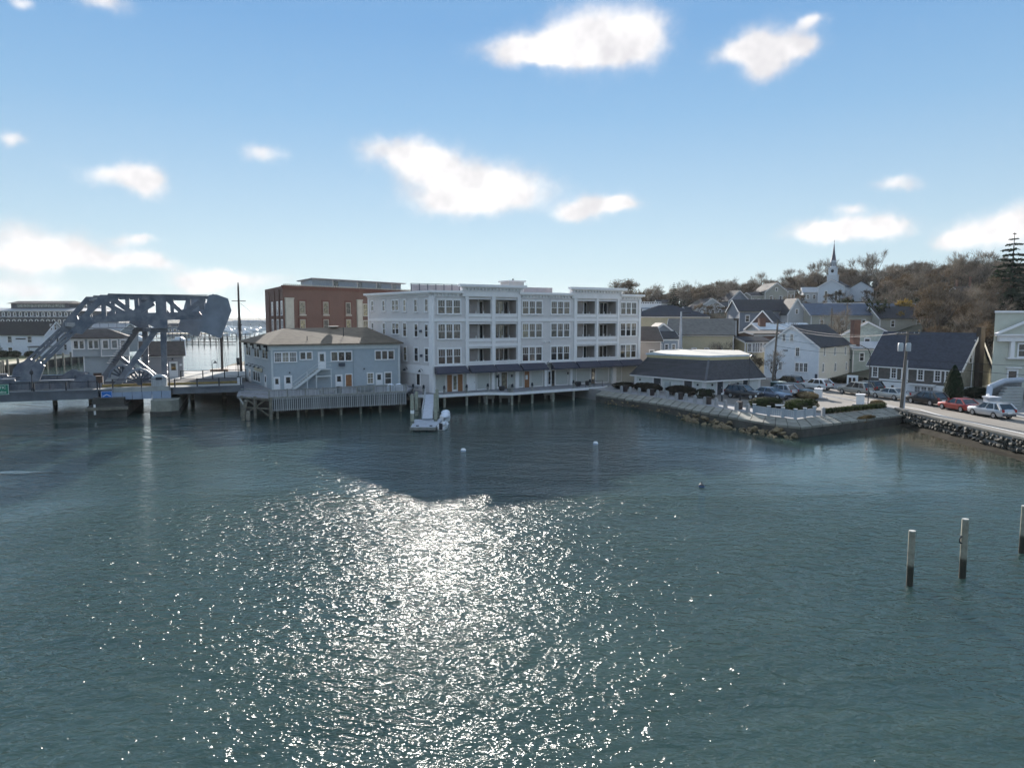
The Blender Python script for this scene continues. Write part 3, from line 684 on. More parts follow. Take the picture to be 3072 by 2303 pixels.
pts = [(-.42, .62), (-.2, .74), (0, .86), (.2, .74), (.42, .62)]
for a, b in zip(pts, pts[1:]): em.slab(seg2(a, b, .07), -.045, -.032)
em.slab(seg2((-.3, .2), (-.18, .48), .07), -.045, -.032).slab(seg2((0, .15), (0, .5), .07), -.045, -.032).slab(seg2((.3, .2), (.18, .48), .07), -.045, -.032)
part('emblem', em, SIGNW, sb, f_)
part('border', MB().box(-.56, .56, -.036, -.031, 1.19, 1.22).box(-.56, .56, -.036, -.031, .03, .06).box(-.56, -.53, -.036, -.031, .06, 1.19).box(.53, .56, -.036, -.031, .06, 1.19), SIGNW, sb, f_)
part('hanger', MB().box(-.4, -.3, .02, .2, .1, 1.2).box(.3, .4, .02, .2, .1, 1.2), DARKM, sb, f_)
# cabinet, barrel, lamps on the bridge
cb_ = thing('machinery_cabinet', 'pale arched cabinet beside the gear wheel on the bridge', 'cabinet', BF.p(15.9, 1.2, 3.17))
arc = [(-.85, 0), (.85, 0), (.85, 1.0)] + [(.85 * math.cos(a), 1.0 + .5 * math.sin(a)) for a in [math.pi * i / 8 for i in range(1, 8)]] + [(-.85, 1.0)]
part('body', MB().slab(arc, -.5, .5), M('cabinet_paint', (.55, .58, .6), .55, .1, kind='vplank', pitch=.2), cb_, BF.sub(15.9, 1.2, 3.17))
part('vent', MB().box(-.35, .35, -.53, -.495, .85, 1.2), STEELD, cb_, BF.sub(15.9, 1.2, 3.17))
bx_ = thing('utility_box', 'rusty brown box on the bridge railing above the blue sign', 'box', BF.p(9.6, .4, 3.6))
part('body', MB().box(-.32, .32, -.3, .3, 0, .75), M('rusty', (.10, .06, .045), .8, .3), bx_, BF.sub(9.6, .4, 3.9))
part('lid', MB().box(-.36, .36, -.34, .34, .75, .82), M('rusty', (.10, .06, .045), .8, .3), bx_, BF.sub(9.6, .4, 3.9))
part('post', MB().box(-.06, .06, -.06, .06, -.75, 0), DARKM, bx_, BF.sub(9.6, .4, 3.9))
def lamp_post(label, loc, h, group='street lamps on the bridge', kind='lantern', rz=0.):
    t = thing('street_lamp', label, 'street lamp', loc, group); f = Fr(loc, rz)
    part('post', MB().lathe([(.13, 0), (.1, .25), (.055, .4), (.045, h - .4)], n=8), DARKM, t, f, 40)
    if kind == 'lantern':
        part('lantern', MB().lathe([(.07, h - .42), (.2, h - .3), (.17, h - .02), (.05, h + .1), (.02, h + .25)], n=8), DARKM, t, f, 30)
    elif kind == 'bell':
        part('arm', MB().tube([(0, 0, h - .5), (-.05, 0, h - .1), (.2, 0, h + .05), (.42, 0, h - .1)], .03, 6), DARKM, t, f, 40)
        part('shade', MB().lathe([(.04, 0), (.1, -.12), (.34, -.3), (.3, -.31)], (.42, 0, h - .08), 10), DARKM, t, f, 40)
    elif kind == 'cobra':
        part('arm', MB().tube([(0, 0, h - .5), (-.3, 0, h), (-1.4, 0, h + .45), (-2.3, 0, h + .5)], .045, 6), DARKM, t, f, 40)
        part('lamp_head', MB().box(-2.9, -2.2, -.14, .14, h + .4, h + .54), M('lamp_grey', (.4, .42, .42), .5), t, f)
    return t
lamp_post('black bell lamp on the near railing, left of the bridge link arm', BF.p(2.75, .5, 3.17), 2.3, kind='lantern')
lamp_post('black bell lamp by the far railing, left of the schooner masts', BF.p(21.6, 12.6, 3.05), 2.6, kind='bell', rz=BF.ang)
tl = thing('traffic_signal', 'black traffic signal beside the shorter schooner mast', 'traffic light', BF.p(25.0, 12.4, 3.05))
f_ = BF.sub(25.0, 12.4, 3.05)
part('post', MB().lathe([(.12, 0), (.06, .3), (.05, 2.2)], n=8), DARKM, tl, f_, 40); part('signal_head', MB().box(-.18, .18, -.2, .15, 1.9, 2.9), DARKM, tl, f_)
part('visor', MB().box(-.12, .12, -.35, -.2, 2.62, 2.66).box(-.12, .12, -.35, -.2, 2.32, 2.36).box(-.12, .12, -.35, -.2, 2.02, 2.06), DARKM, tl, f_)
bn_ = thing('gate_post', 'white cylinder post at the bridge end beside the grey restaurant', 'post', BF.p(25.1, 1.5, 3.05))
part('drum', MB().lathe([(.28, 0), (.28, .95), (.24, 1.0)], n=12), WHITE, bn_, BF.sub(25.1, 1.5, 3.05), 40)
part('cap', MB().lathe([(.3, 1.0), (.3, 1.06), (.1, 1.12)], n=12), DARKM, bn_, BF.sub(25.1, 1.5, 3.05), 40)

# ================================================================ generic buildings
def wall_box(name, x0, x1, y0, y1, z0, z1, mat, root, fr): return part(name, MB().box(x0, x1, y0, y1, z0, z1), mat, root, fr)
def gable_mesh(w, d, h0, h1, ridge='x', z0=0.0):
    "walls with gables; ridge along x or y"
    m = MB()
    if ridge == 'x':
        m.v += [(0, 0, z0), (w, 0, z0), (w, d, z0), (0, d, z0), (0, 0, h0), (w, 0, h0), (w, d, h0), (0, d, h0), (0, d / 2, h1), (w, d / 2, h1)]
        m.f += [(0, 1, 5, 4), (2, 3, 7, 6), (1, 2, 6, 9, 5), (3, 0, 4, 8, 7)]
    else:
        m.v += [(0, 0, z0), (w, 0, z0), (w, d, z0), (0, d, z0), (0, 0, h0), (w, 0, h0), (w, d, h0), (0, d, h0), (w / 2, 0, h1), (w / 2, d, h1)]
        m.f += [(1, 2, 6, 5), (3, 0, 4, 7), (0, 1, 5, 8, 4), (2, 3, 7, 9, 6)]
    return m
def plate(m, a, b, c, d, t=.14):
    "roof plane as a slab of thickness t (a,b eave; c,d ridge)"
    a, b, c, d = map(Vector, (a, b, c, d)); n = (b - a).cross(d - a).normalized() * t
    if n.z < 0: n = -n
    vs_ = [a, b, c, d, a + n, b + n, c + n, d + n]
    return m.add(vs_, [(0, 3, 2, 1), (4, 5, 6, 7), (0, 1, 5, 4), (1, 2, 6, 5), (2, 3, 7, 6), (3, 0, 4, 7)])
def gable_roof(w, d, h0, h1, ridge='x', o=.35, t=.14):
    m = MB()
    if ridge == 'x':
        k = (h1 - h0) / (d / 2); e = h0 - k * o
        plate(m, (-o, -o, e), (w + o, -o, e), (w + o, d / 2, h1), (-o, d / 2, h1), t); plate(m, (w + o, d + o, e), (-o, d + o, e), (-o, d / 2, h1), (w + o, d / 2, h1), t)
    else:
        k = (h1 - h0) / (w / 2); e = h0 - k * o
        plate(m, (w + o, -o, e), (w + o, d + o, e), (w / 2, d + o, h1), (w / 2, -o, h1), t); plate(m, (-o, d + o, e), (-o, -o, e), (w / 2, -o, h1), (w / 2, d + o, h1), t)
    return m
def hip_roof(w, d, h0, h1, o=.4, rx=None):
    m = MB(); r = rx if rx is not None else min(w, d) / 2
    if w >= d: A, B = (r, d / 2, h1), (w - r, d / 2, h1)
    else: A, B = (w / 2, r, h1), (w / 2, d - r, h1)
    c = [(-o, -o, h0), (w + o, -o, h0), (w + o, d + o, h0), (-o, d + o, h0)]
    m.v += c + [A, B] + [(x, y, z - .14) for x, y, z in c]
    if w >= d: m.f += [(0, 1, 5, 4), (1, 2, 5), (2, 3, 4, 5), (3, 0, 4)]
    else: m.f += [(0, 1, 4), (1, 2, 5, 4), (2, 3, 5), (3, 0, 4, 5)]
    m.f += [(0, 6, 7, 1), (1, 7, 8, 2), (2, 8, 9, 3), (3, 9, 6, 0), (6, 9, 8, 7)]
    return m
def faces(fr, w, d):
    return {'f': fr, 'r': fr.sub(w, 0, 0, rad(90)), 'b': fr.sub(w, d, 0, rad(180)), 'l': fr.sub(0, d, 0, rad(-90))}
def house(name, label, cat, fr, w, d, h0, h1, wall, roof, ridge='x', wins=(), chimney=None, group=None, hip=False, style='dh', over=.35, trim=None, glass=None, z0=-1.0):
    t = thing(name, label, cat, fr.o, group)
    wm = MB().box(0, w, 0, d, z0, h0) if hip else gable_mesh(w, d, h0, h1, ridge, z0)
    part('wall', wm, wall, t, fr)
    rf = part('roof', hip_roof(w, d, h0, h1, over) if hip else gable_roof(w, d, h0, h1, ridge, over), roof, t, fr)
    tr = trim or TRIM
    cb2 = MB()
    for x in (0, w):
        for y in (0, d): cb2.box(x - .07, x + .07, y - .07, y + .07, z0, h0 - .1)
    part('corner_boards', cb2, tr, t, fr)
    fc = MB()
    if hip or ridge == 'x': fc.box(-.1, w + .1, -.12, -.02, h0 - .35, h0 - .12); 
    if not hip and ridge == 'y':
        for s in (0, 1):
            a = (-over if s == 0 else w + over, -over - .03, h0 - (h1 - h0) / (w / 2) * over - .05); fc.bar(a, (w / 2, -over - .03, h1 - .05), .08, .26)
    if not hip and ridge == 'x':
        for xx in (-over - .03, w + over + .03):
            for yy in (-over, d + over): fc.bar((xx, yy, h0 - (h1 - h0) / (d / 2) * over - .05), (xx, d / 2, h1 - .05), .08, .26)
    part('trim', fc, tr, t, fr)
    F4 = faces(fr, w, d)
    for wn in wins:
        f, x, z, ww, hh = wn[:5]; n = wn[5] if len(wn) > 5 else 1
        add_window(t, F4[f], x, z, ww, hh, n, style, frame=tr, glass=glass)
    if chimney:
        for cx2, cy2, cw2, ch in chimney:
            c = subp('chimney', MB().box(cx2 - cw2 / 2, cx2 + cw2 / 2, cy2 - cw2 / 2, cy2 + cw2 / 2, h0, ch).box(cx2 - cw2 / 2 - .06, cx2 + cw2 / 2 + .06, cy2 - cw2 / 2 - .06, cy2 + cw2 / 2 + .06, ch, ch + .12), M('chimney_brick', (.20, .10, .07), .9, .2, kind='brick'), rf)
    return t

# ---- bridge tender's house and the small gabled building on the far side of the bridge
plat = thing('bridge_platform', 'low concrete platform carrying the tender house behind the bridge', 'platform', BF.p(14, 18, 0))
part('slab', MB().box(1, 26, 13.7, 27, 2.4, 3.04), CONC, plat, BF)
for k in range(6): part('pile', MB().lathe([(.3, -3), (.3, 2.4)], n=8), PILE, plat, BF.sub(2 + k * 4.2, 14.6, 0), 40)
TF = Fr((-60.9, 99.2, 3.04), rad(27))
tt = thing('tender_house', 'pale grey bridge tender house with overhanging upper storey of windows', 'building', TF.o)
TG = M('tender_siding', (.40, .43, .45), .6, .06, kind='siding', pitch=.14)
part('lower_wall', MB().box(1.35, 6.9, .3, 6, -.4, 3.15), TG, tt, TF); part('upper_wall', MB().box(0, 6.9, 0, 6.2, 3.15, 5.75), TG, tt, TF)
rf = part('roof', hip_roof(6.9, 6.2, 5.8, 7.0, .45, 2.6), ROOFB, tt, TF); part('eave', MB().box(-.3, 7.2, -.3, 6.5, 5.55, 5.7), TRIM, tt, TF)
subp('vent_pipe', MB().lathe([(.07, 6.2), (.07, 6.95)], (1.4, 1.6, 0), 8), WHITE, rf)
part('bay', MB().box(3.6, 6.95, -.45, -.003, 3.2, 5.5), TG, tt, TF); part('bay_trim', MB().box(3.5, 7.05, -.52, -.453, 3.12, 3.25).box(3.5, 3.62, -.5, -.453, 3.25, 5.5).box(6.93, 7.03, -.5, -.453, 3.25, 5.5).box(-.06, .1, -.06, -.003, 3.15, 5.5).box(1.28, 1.42, .22, .297, -.4, 3.15), TRIM, tt, TF)
for x, n, w in ((.85, 2, 1.25), (2.6, 2, 1.2)): add_window(tt, TF, x, 4.25, w, 1.15, n, 'fixed', glass=GLASSC)
for x in (4.1, 5.2, 6.3): add_window(tt, TF.sub(0, -.45), x, 4.25, .68, 1.15, 1, 'fixed', glass=GLASSC)
part('hvac_unit', MB().box(2.4, 3.4, .05, .3, .35, .8), M('rusty', (.10, .06, .045)), tt, TF)
house('gatehouse', 'small grey gabled building with dark roof and white door behind the bridge', 'building', Fr((-53.0, 102.4, 3.04), rad(26)), 5.4, 5.5, 3.25, 5.0, M('taupe_siding', (.33, .32, .33), .7, .06, kind='siding'), ROOFB, 'x', z0=-.4)
gh = [o for o in COL.objects if o.name == 'gatehouse'][0]; gf = Fr((-53.0, 102.4, 3.04), rad(26))
add_door(gh, gf, 4.1, 0, .95, 2.1, WHITE, 1); part('wall_lamp', MB().lathe([(.16, 2.45), (.1, 2.62), (.04, 2.7)], (4.0, -.15, 0), 8), DARKM, gh, gf, 40)
part('notice', MB().box(4.9, 5.25, -.03, -.005, 1.55, 1.85), WHITE, gh, gf)

# ---- schooner moored behind the bridge
sch = thing('schooner', 'moored schooner with two bare dark masts behind the bridge', 'sailing ship', (-52, 131, 0))
SF = Fr((-52, 131, 0), rad(18))
hull = MB(); st = [(-11, .3, 2.2), (-7, 2.2, 1.9), (0, 2.6, 1.6), (7, 2.0, 1.9), (12, .15, 2.6)]
for x, hw, zt in st: hull.v += [(x, -hw, zt), (x, -hw * .75, .2), (x, 0, -.6), (x, hw * .75, .2), (x, hw, zt)]
for i in range(4):
    for k in range(4): a = i * 5 + k; hull.f.append((a, a + 1, a + 6, a + 5))
    a = i * 5; hull.f.append((a, a + 5, a + 9, a + 4))
part('hull', hull, M('schooner_hull', (.5, .48, .45), .5, .1), sch, SF, 50)
part('cabin', MB().box(-3, 0, -.9, .9, 1.6, 2.3).box(3, 4.5, -.7, .7, 1.7, 2.2), M('varnish', (.3, .2, .13), .5), sch, SF)
MAST = M('mast_wood', (.06, .045, .04), .6, .25)
part('mast', MB().lathe([(.24, 1.5), (.22, 10), (.16, 17), (.08, 18)], (2.2, 0, 0), 8), MAST, sch, SF, 40); part('mast', MB().lathe([(.24, 1.5), (.2, 10), (.12, 13)], (-1.0, 0, 0), 8), MAST, sch, SF, 40)
part('crosstree', MB().box(1.0, 3.4, -.08, .08, 14.6, 14.72).bar((2.2, -1.2, 14.5), (2.2, 1.2, 14.5), .1), MAST, sch, SF)
part('bowsprit', MB().tube([(10, 0, 2.3), (15, 0, 3.4)], [.18, .09], 8), MAST, sch, SF)
rg = MB()
for mx, mz in ((2.2, 14.5), (-1.0, 11)):
    for s in (-1, 1):
        for dx in (-.8, 0, .8): rg.tube([(mx, 0, mz), (mx + dx, s * 2.4, 1.9)], .025, 4, False)
rg.tube([(2.2, 0, 14.5), (14.8, 0, 3.3)], .025, 4, False)
part('rigging', rg, DARKM, sch, SF)

# ---- houses on the left bank
WH = M('white_clapboard', (.74, .75, .78), .6, .06, kind='siding', pitch=.2)
house('white_house', 'long white house with steep dark roof on the far left bank', 'house', Fr((-141, 186, 1.9), rad(-1)), 20, 9, 5.45, 8.7, WH, M('old_shingles', (.026, .024, .022), .9, .25, kind='shingle', pitch=.2), 'x',
      [('f', 11.0, 3.4, 1.1, 1.6), ('f', 16.2, 3.4, 1.1, 1.6), ('f', 11, .6, 1.1, 1.5), ('f', 16.3, .6, 1.1, 1.5), ('f', 6.2, 3.4, 1.1, 1.6), ('r', 3.0, 6.6, .7, 1.4), ('r', 4.6, 6.6, .7, 1.4), ('r', 2.6, 3.2, .9, 1.7), ('r', 5.2, 3.2, .9, 1.7)])
wh_ = [o for o in COL.objects if o.name == 'white_house'][0]
part('name_board', MB().box(12.6, 15.2, -.1, -.02, 4.2, 4.5), DARKM, wh_, Fr((-141, 186, 1.9), rad(-1)))
part('porch', MB().box(17.5, 21.8, -2.2, -.01, 0, 2.3), WH, wh_, Fr((-141, 186, 1.9), rad(-1))); part('porch_roof', MB().box(17.2, 22.1, -2.5, -.005, 2.31, 2.5), ROOF, wh_, Fr((-141, 186, 1.9), rad(-1)))
house('white_cottage', 'small white gabled cottage right of the long white house', 'house', Fr((-121, 192, 1.9), rad(-20)), 7, 8, 4.2, 6.6, WH, ROOFB, 'x', [('r', 3, 2.2, .9, 1.5), ('r', 5.4, 2.2, .9, 1.5), ('f', 2, 1.2, 1, 1.5)])
house('boat_shed', 'low grey shed with a flat pale gable behind the white cottage', 'shed', Fr((-133, 225, 1.9), rad(-6)), 11, 9, 6.0, 8.0, M('shed_grey', (.26, .28, .30), .7, .1, kind='siding', pitch=.25), M('shed_roof', (.30, .31, .32), .7), 'x', [('f', 3, 2.5, 1, 1), ('f', 8, 2.5, 1, 1)])
# long mill building: rows of arched windows under a stepped monitor roof
MF = Fr((-169, 230, 1.9), rad(-2)); mill = thing('mill_building', 'long dark mill with rows of arched windows and a raised roof monitor', 'building', MF.o)
MILLW = M('mill_shingle', (.115, .115, .125), .8, .15, kind='shingle', pitch=.3); MLR = M('mill_roof', (.42, .42, .43), .6, .1)
part('wall', MB().box(-12, 31, 0, 22, -1, 9.9), MILLW, mill, MF); part('roof', MB().box(-12, 31.3, -.6, 22.5, 9.9, 10.15), MLR, mill, MF)
part('upper_wall', MB().box(-12, 30, .6, 20, 10.15, 12.0), MILLW, mill, MF); ur = MB(); ur.add([(-12, -.1, 12.0), (31, -.1, 12.0), (28, 6, 13), (-12, 6, 13), (-12, 18, 13), (28, 18, 13), (-12, 20.5, 12.0), (31, 20.5, 12.0)], [(0, 1, 2, 3), (3, 2, 5, 4), (4, 5, 7, 6), (1, 7, 5, 2), (0, 3, 4, 6)])
part('upper_roof', ur, MLR, mill, MF); part('eave_band', MB().box(-12, 30.6, .35, .55, 11.75, 11.98), TRIM, mill, MF)
part('monitor', MB().box(6, 25, 4.5, 14, 12.8, 14.5), MILLW, mill, MF); part('monitor_glazing', MB().box(8, 24, 4.38, 4.49, 13.2, 14.2), glass_mat('monitor_glass', [(0, (.5, .5, .42)), (.5, (.4, .4, .34))], .3), mill, MF)
mr_ = MB(); mr_.add([(5, 3.6, 14.4), (26, 3.6, 14.4), (25, 8, 15.3), (6, 8, 15.3), (5, 15, 14.4), (26, 15, 14.4)], [(0, 1, 2, 3), (3, 2, 5, 4), (1, 5, 2), (0, 3, 4), (0, 4, 5, 1)]); part('monitor_roof', mr_, ROOF, mill, MF)
for k in range(15): part('mullion', MB().box(8 + k * 1.14 - .06, 8 + k * 1.14 + .06, 4.3, 4.38, 13.15, 14.25), MILLW, mill, MF)
awc = MB(); n = 10; ro = [(-.5, 0), (.5, 0), (.5, 1.0)] + [(.5 * math.cos(a), 1.0 + .42 * math.sin(a)) for a in [math.pi * i / n for i in range(1, n)]] + [(-.5, 1.0)]; ri = [(x * .66, .14 + z * .8) for x, z in ro]
for i in range(len(ro)): j = (i + 1) % len(ro); awc.slab([ro[i], ro[j], ri[j], ri[i]], -.12, .02)
awm = awc.mesh('window'); awp = MB().slab(ri, -.05, .01).mesh('pane')
for k in range(15):
    for zz, yy in ((7.9, 0), (10.25, .6)):
        o = part('window', awm, TRIM, mill, MF.sub(2.6 + k * 1.86, yy - .02, zz)); subp('pane', awp, GLASSC, o)
house('hip_pavilion', 'distant grey hipped roof pavilion right of the mill', 'building', Fr((-163, 268, 1.9), rad(0)), 11, 10, 12.4, 15.0, MILLW, M('pavilion_roof', (.16, .17, .18), .8), 'x', [('f', 3, 7, 1.2, 1.8), ('f', 8, 7, 1.2, 1.8), ('f', 13, 7, 1.2, 1.8)], hip=True)
# ================================================================ four-storey waterfront building
AF = Fr((-10.5, 95, 0), e=(30.5, 18))
main = thing('waterfront_building', 'four-storey grey and white waterfront building with balconies and navy awnings', 'building', AF.o)
def grid_wall(x0, x1, z0, z1, holes, y=0.0):
    m = MB(); xs = sorted({x0, x1, *[h[0] for h in holes], *[h[1] for h in holes]}); zs = sorted({z0, z1, *[h[2] for h in holes], *[h[3] for h in holes]})
    for a, b in zip(xs, xs[1:]):
        for c, d in zip(zs, zs[1:]):
            if any(h[0] <= (a + b) / 2 <= h[1] and h[2] <= (c + d) / 2 <= h[3] for h in holes): continue
            m.quad((a, y, c), (b, y, c), (b, y, d), (a, y, d))
    return m
BAL = [(5.36, 8.88), (9.47, 13.02), (23.36, 26.88), (27.34, 30.9)]
ROWS = [(5.42, 7.5), (8.72, 10.84), (12.1, 14.18)]
LOC = (-2.87, 16.8)
part('wall_front', grid_wall(0, 35.5, 5.1, 15.0, [(a, b, c, d) for a, b in BAL for c, d in ROWS]), GREY, main, AF)
ow = MB(); ow.quad((35.5, 0, 1.65), (35.5, 16.8, 1.65), (35.5, 16.8, 15), (35.5, 0, 15)); ow.quad((35.5, 16.8, 1.65), (*LOC, 1.65), (*LOC, 15), (35.5, 16.8, 15))
part('wall_rear', ow, GREY, main, AF)
part('roof', MB().add([(0, 0, 14.98), (35.5, 0, 14.98), (35.5, 16.8, 14.98), (*LOC, 14.98)], [(0, 1, 2, 3)]), M('flat_roof', (.35, .34, .34), .8), main, AF)
part('ground_floor_wall', MB().quad((0, .35, 1.5), (35.5, .35, 1.5), (35.5, .35, 5.1), (0, .35, 5.1)), M('shop_panel', (.50, .50, .46), .7, .05), main, AF)
part('soffit', MB().quad((0, -.02, 5.1), (35.5, -.02, 5.1), (35.5, .36, 5.1), (0, .36, 5.1)), TRIM, main, AF)
# white pilasters, belts, parapets, cornices with brackets
for a, b in ((-.12, .2), (4.83, 5.27), (8.92, 9.43), (13.07, 13.55), (22.83, 23.28), (26.92, 27.3), (30.94, 31.32), (35.18, 35.6)):
    part('pilaster', MB().box(a, b, -.16, .05, 5.1, 14.5).box(a - .05, b + .05, -.2, .05, 14.15, 14.4), TRIM, main, AF)
for a, b in ((0, .3), (5.0, 5.3), (8.95, 9.35), (12.75, 13.3), (17.7, 18.1), (22.25, 22.65), (30.25, 30.95), (35.2, 35.55)):
    part('pilaster', MB().box(a, b, -.05, .345, 1.5, 5.09), TRIM, main, AF)
part('belt_course', MB().box(-.1, 35.6, -.12, -.003, 11.08, 11.44), TRIM, main, AF); part('belt_course', MB().box(-.1, 35.6, -.14, -.003, 5.08, 5.3), TRIM, main, AF)
for a, b in ((4.8, 13.6), (22.8, 31.35)): part('belt_course', MB().box(a, b, -.13, -.003, 7.62, 7.98), TRIM, main, AF)
for a, b in ((4.8, 13.6), (22.8, 31.35)):
    for z in (4.6 + .7, 8.3, 11.66): part('balcony_panel', MB().box(a, b, -.06, -.004, z + .06, z + .36), TRIM, main, AF)
def cornice(root, fr, x0, x1, z, proj, h, step=.55, ret=True):
    part('frieze', MB().box(x0, x1, -.1, .0, z - .62, z - .28), TRIM, root, fr)
    c = MB(); c.box(x0 - proj * .4, x1 + proj * .4, -proj * .55, .05, z - .27, z - .12); c.box(x0 - proj, x1 + proj, -proj, .1, z - .117, z + h - .12)
    part('cornice', c, TRIM, root, fr)
    b = MB(); k = x0 + .2
    while k < x1 - .1: b.box(k - .08, k + .08, -proj * .5, -.02, z - .52, z - .275); k += step
    o = part('brackets', b, TRIM, root, fr); o['kind'] = 'stuff'
for a, b in ((.0, 3.9), (13.75, 22.1), (31.9, 35.5)): cornice(main, AF, a, b, 15.0, .55, .3)
for a, b in ((4.2, 13.65), (22.2, 31.75)):
    part('parapet', MB().box(a + .1, b - .1, -.25, .4, 14.45, 15.7), TRIM, main, AF); cornice(main, AF.sub(0, -.26), a + .1, b - .1, 15.85, .6, .35)
# balcony recesses
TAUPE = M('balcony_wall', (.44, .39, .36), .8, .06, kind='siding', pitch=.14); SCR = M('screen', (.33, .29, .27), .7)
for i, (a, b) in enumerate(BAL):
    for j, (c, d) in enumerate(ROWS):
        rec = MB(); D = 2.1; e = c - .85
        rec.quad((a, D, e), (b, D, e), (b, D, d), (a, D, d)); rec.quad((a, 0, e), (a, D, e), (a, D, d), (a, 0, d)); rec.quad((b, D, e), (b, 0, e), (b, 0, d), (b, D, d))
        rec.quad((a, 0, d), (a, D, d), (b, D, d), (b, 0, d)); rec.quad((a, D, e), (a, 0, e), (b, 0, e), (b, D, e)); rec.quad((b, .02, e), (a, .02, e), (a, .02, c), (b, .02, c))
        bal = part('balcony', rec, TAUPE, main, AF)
        tr = MB(); tr.box(a, a + .07, -.03, .2, c, d); tr.box(b - .07, b, -.03, .2, c, d); tr.box(a, b, -.035, .2, d - .1, d); tr.box(a, b, -.06, .2, c - .02, c + .07)
        subp('trim', tr, TRIM, bal)
        if i in (0, 2):
            f = (b - a) * .57; subp('screen_post', MB().box(a + f - .05, a + f + .05, 1.0, 1.1, e, d), TRIM, bal); subp('screen', MB().box(a + .1, a + f - .05, 1.04, 1.08, e, d - .02), SCR, bal)
        w0, w1 = (a + .3, b - .3) if i in (1, 3) else (a + 2.2, b - .25)
        n = 4 if i in (1, 3) else 2; fm = MB()
        for k in range(n + 1): x = w0 + (w1 - w0) * k / n; fm.box(x - .05, x + .05, D - .1, D - .01, e, d - .25)
        fm.box(w0, w1, D - .1, D - .01, d - .33, d - .25); sd_ = subp('sliding_door', fm, TRIM, bal)
        for k in range(n):
            x = w0 + (w1 - w0) * k / n; q = link('pane', MB().box(x + .05, x + (w1 - w0) / n - .05, D - .06, D - .03, e, d - .33).mesh('pane'), GLASS, bal)
        rl = MB()
        for k in (1, 2): x = a + (b - a) * k / 3; rl.box(x - .035, x + .035, .06, .12, c, c + .42)
        subp('rail_post', rl, WHITE, bal); subp('wire_rail', MB().box(a + .05, b - .05, .085, .095, c + .36, c + .37).box(a + .05, b - .05, .085, .095, c + .2, c + .21), STEELD, bal)
# triple windows
for j, (c, d) in enumerate(((5.42, 7.42), (8.78, 10.76), (12.12, 13.95))):
    for x, w in ((2.43, 3.3), (15.53, 3.3), (20.4, 3.25), (33.2, 3.1)): add_window(main, AF, x, c, w, d - c, 3, 'dhtop', .14)
# side wall, with its own windows
SFm = Fr((-21.5, 108, 0), e=(11, -13)); LS = math.hypot(11, 13)
part('wall_side', MB().quad((0, 0, 1.5), (LS, 0, 1.5), (LS, 0, 15), (0, 0, 15)), GREY, main, SFm)
cornice(main, SFm, 0, LS, 15.0, .55, .3, .45)
part('belt_course', MB().box(0, LS - .1, -.1, -.003, 11.1, 11.45), TRIM, main, SFm); part('belt_course', MB().box(0, LS - .1, -.1, -.003, 4.0, 5.15), TRIM, main, SFm)
part('corner_pilaster', MB().box(LS - .75, LS + .05, -.12, -.004, 1.6, 14.4), TRIM, main, SFm); part('corner_pilaster', MB().box(-.05, .35, -.12, -.004, 1.6, 14.4), TRIM, main, SFm)
for s0, s1, z0, z1 in ((16.2, 15.45, 12.6, 14.05), (12.9, 12.15, 12.55, 14.05), (7.2, 6.45, 12.45, 14.05), (4.4, 3.6, 12.4, 14.05), (1.75, .95, 12.4, 14.05), (7.35, 6.4, 9.0, 10.85), (4.4, 3.5, 9.0, 10.75), (1.85, 1.0, 9.0, 10.7), (16.2, 15.45, 9.2, 10.8), (12.9, 12.15, 9.2, 10.8), (7.3, 6.45, 5.65, 7.5), (4.5, 3.5, 5.65, 7.5), (1.9, .95, 5.7, 7.5)):
    add_window(main, SFm, LS - (s0 + s1) / 2, z0, s0 - s1 - .1, z1 - z0, 1, 'dh', .12)
for z0, z1 in ((12.6, 14.05), (9.3, 10.8)): add_window(main, SFm, LS - 9.35, z0, 1.75, z1 - z0, 2, 'dh', .12)
add_window(main, SFm, LS - 3.55, 2.4, .9, 1.6, 1, 'fixed', .1)
for s in (6.2, 2.35):
    part('wall_lamp', MB().tube([(LS - s, 0, 4.35), (LS - s, -.35, 4.75), (LS - s, -.6, 4.6)], .03, 6).lathe([(.05, 4.6), (.12, 4.5), (.26, 4.32)], (LS - s, -.62, 0), 10), DARKM, main, SFm, 40)
for s, z in ((2.75, 9.6), (2.65, 6.3)): part('vent_hood', MB().box(LS - s - .18, LS - s + .18, -.22, -.005, z, z + .35), STEELD, main, SFm)
# awnings
NAVY = M('awning_navy', (.058, .061, .083), .85, .12, vs_=2, kind='seam', pitch=.5)
for a, b in ((.15, 4.75), (5.2, 9.15), (9.35, 13.1), (13.45, 17.6), (18.75, 22.9), (23.2, 27.1), (27.25, 31.2), (31.35, 35.7)):
    m = MB(); y0, y1 = -.16, -1.25
    m.add([(a, y0, 5.12), (b, y0, 5.12), (b + .1, y1, 4.32), (a - .0, y1, 4.32), (a, y1, 4.12), (b + .1, y1, 4.12), (a, y0, 4.12), (b, y0, 4.12), (a, y0 + .0, 5.08), (b, y0, 5.08)],
          [(0, 3, 2, 1), (3, 4, 5, 2), (0, 6, 4, 3), (1, 2, 5, 7)])
    part('awning', m, NAVY, main, AF)
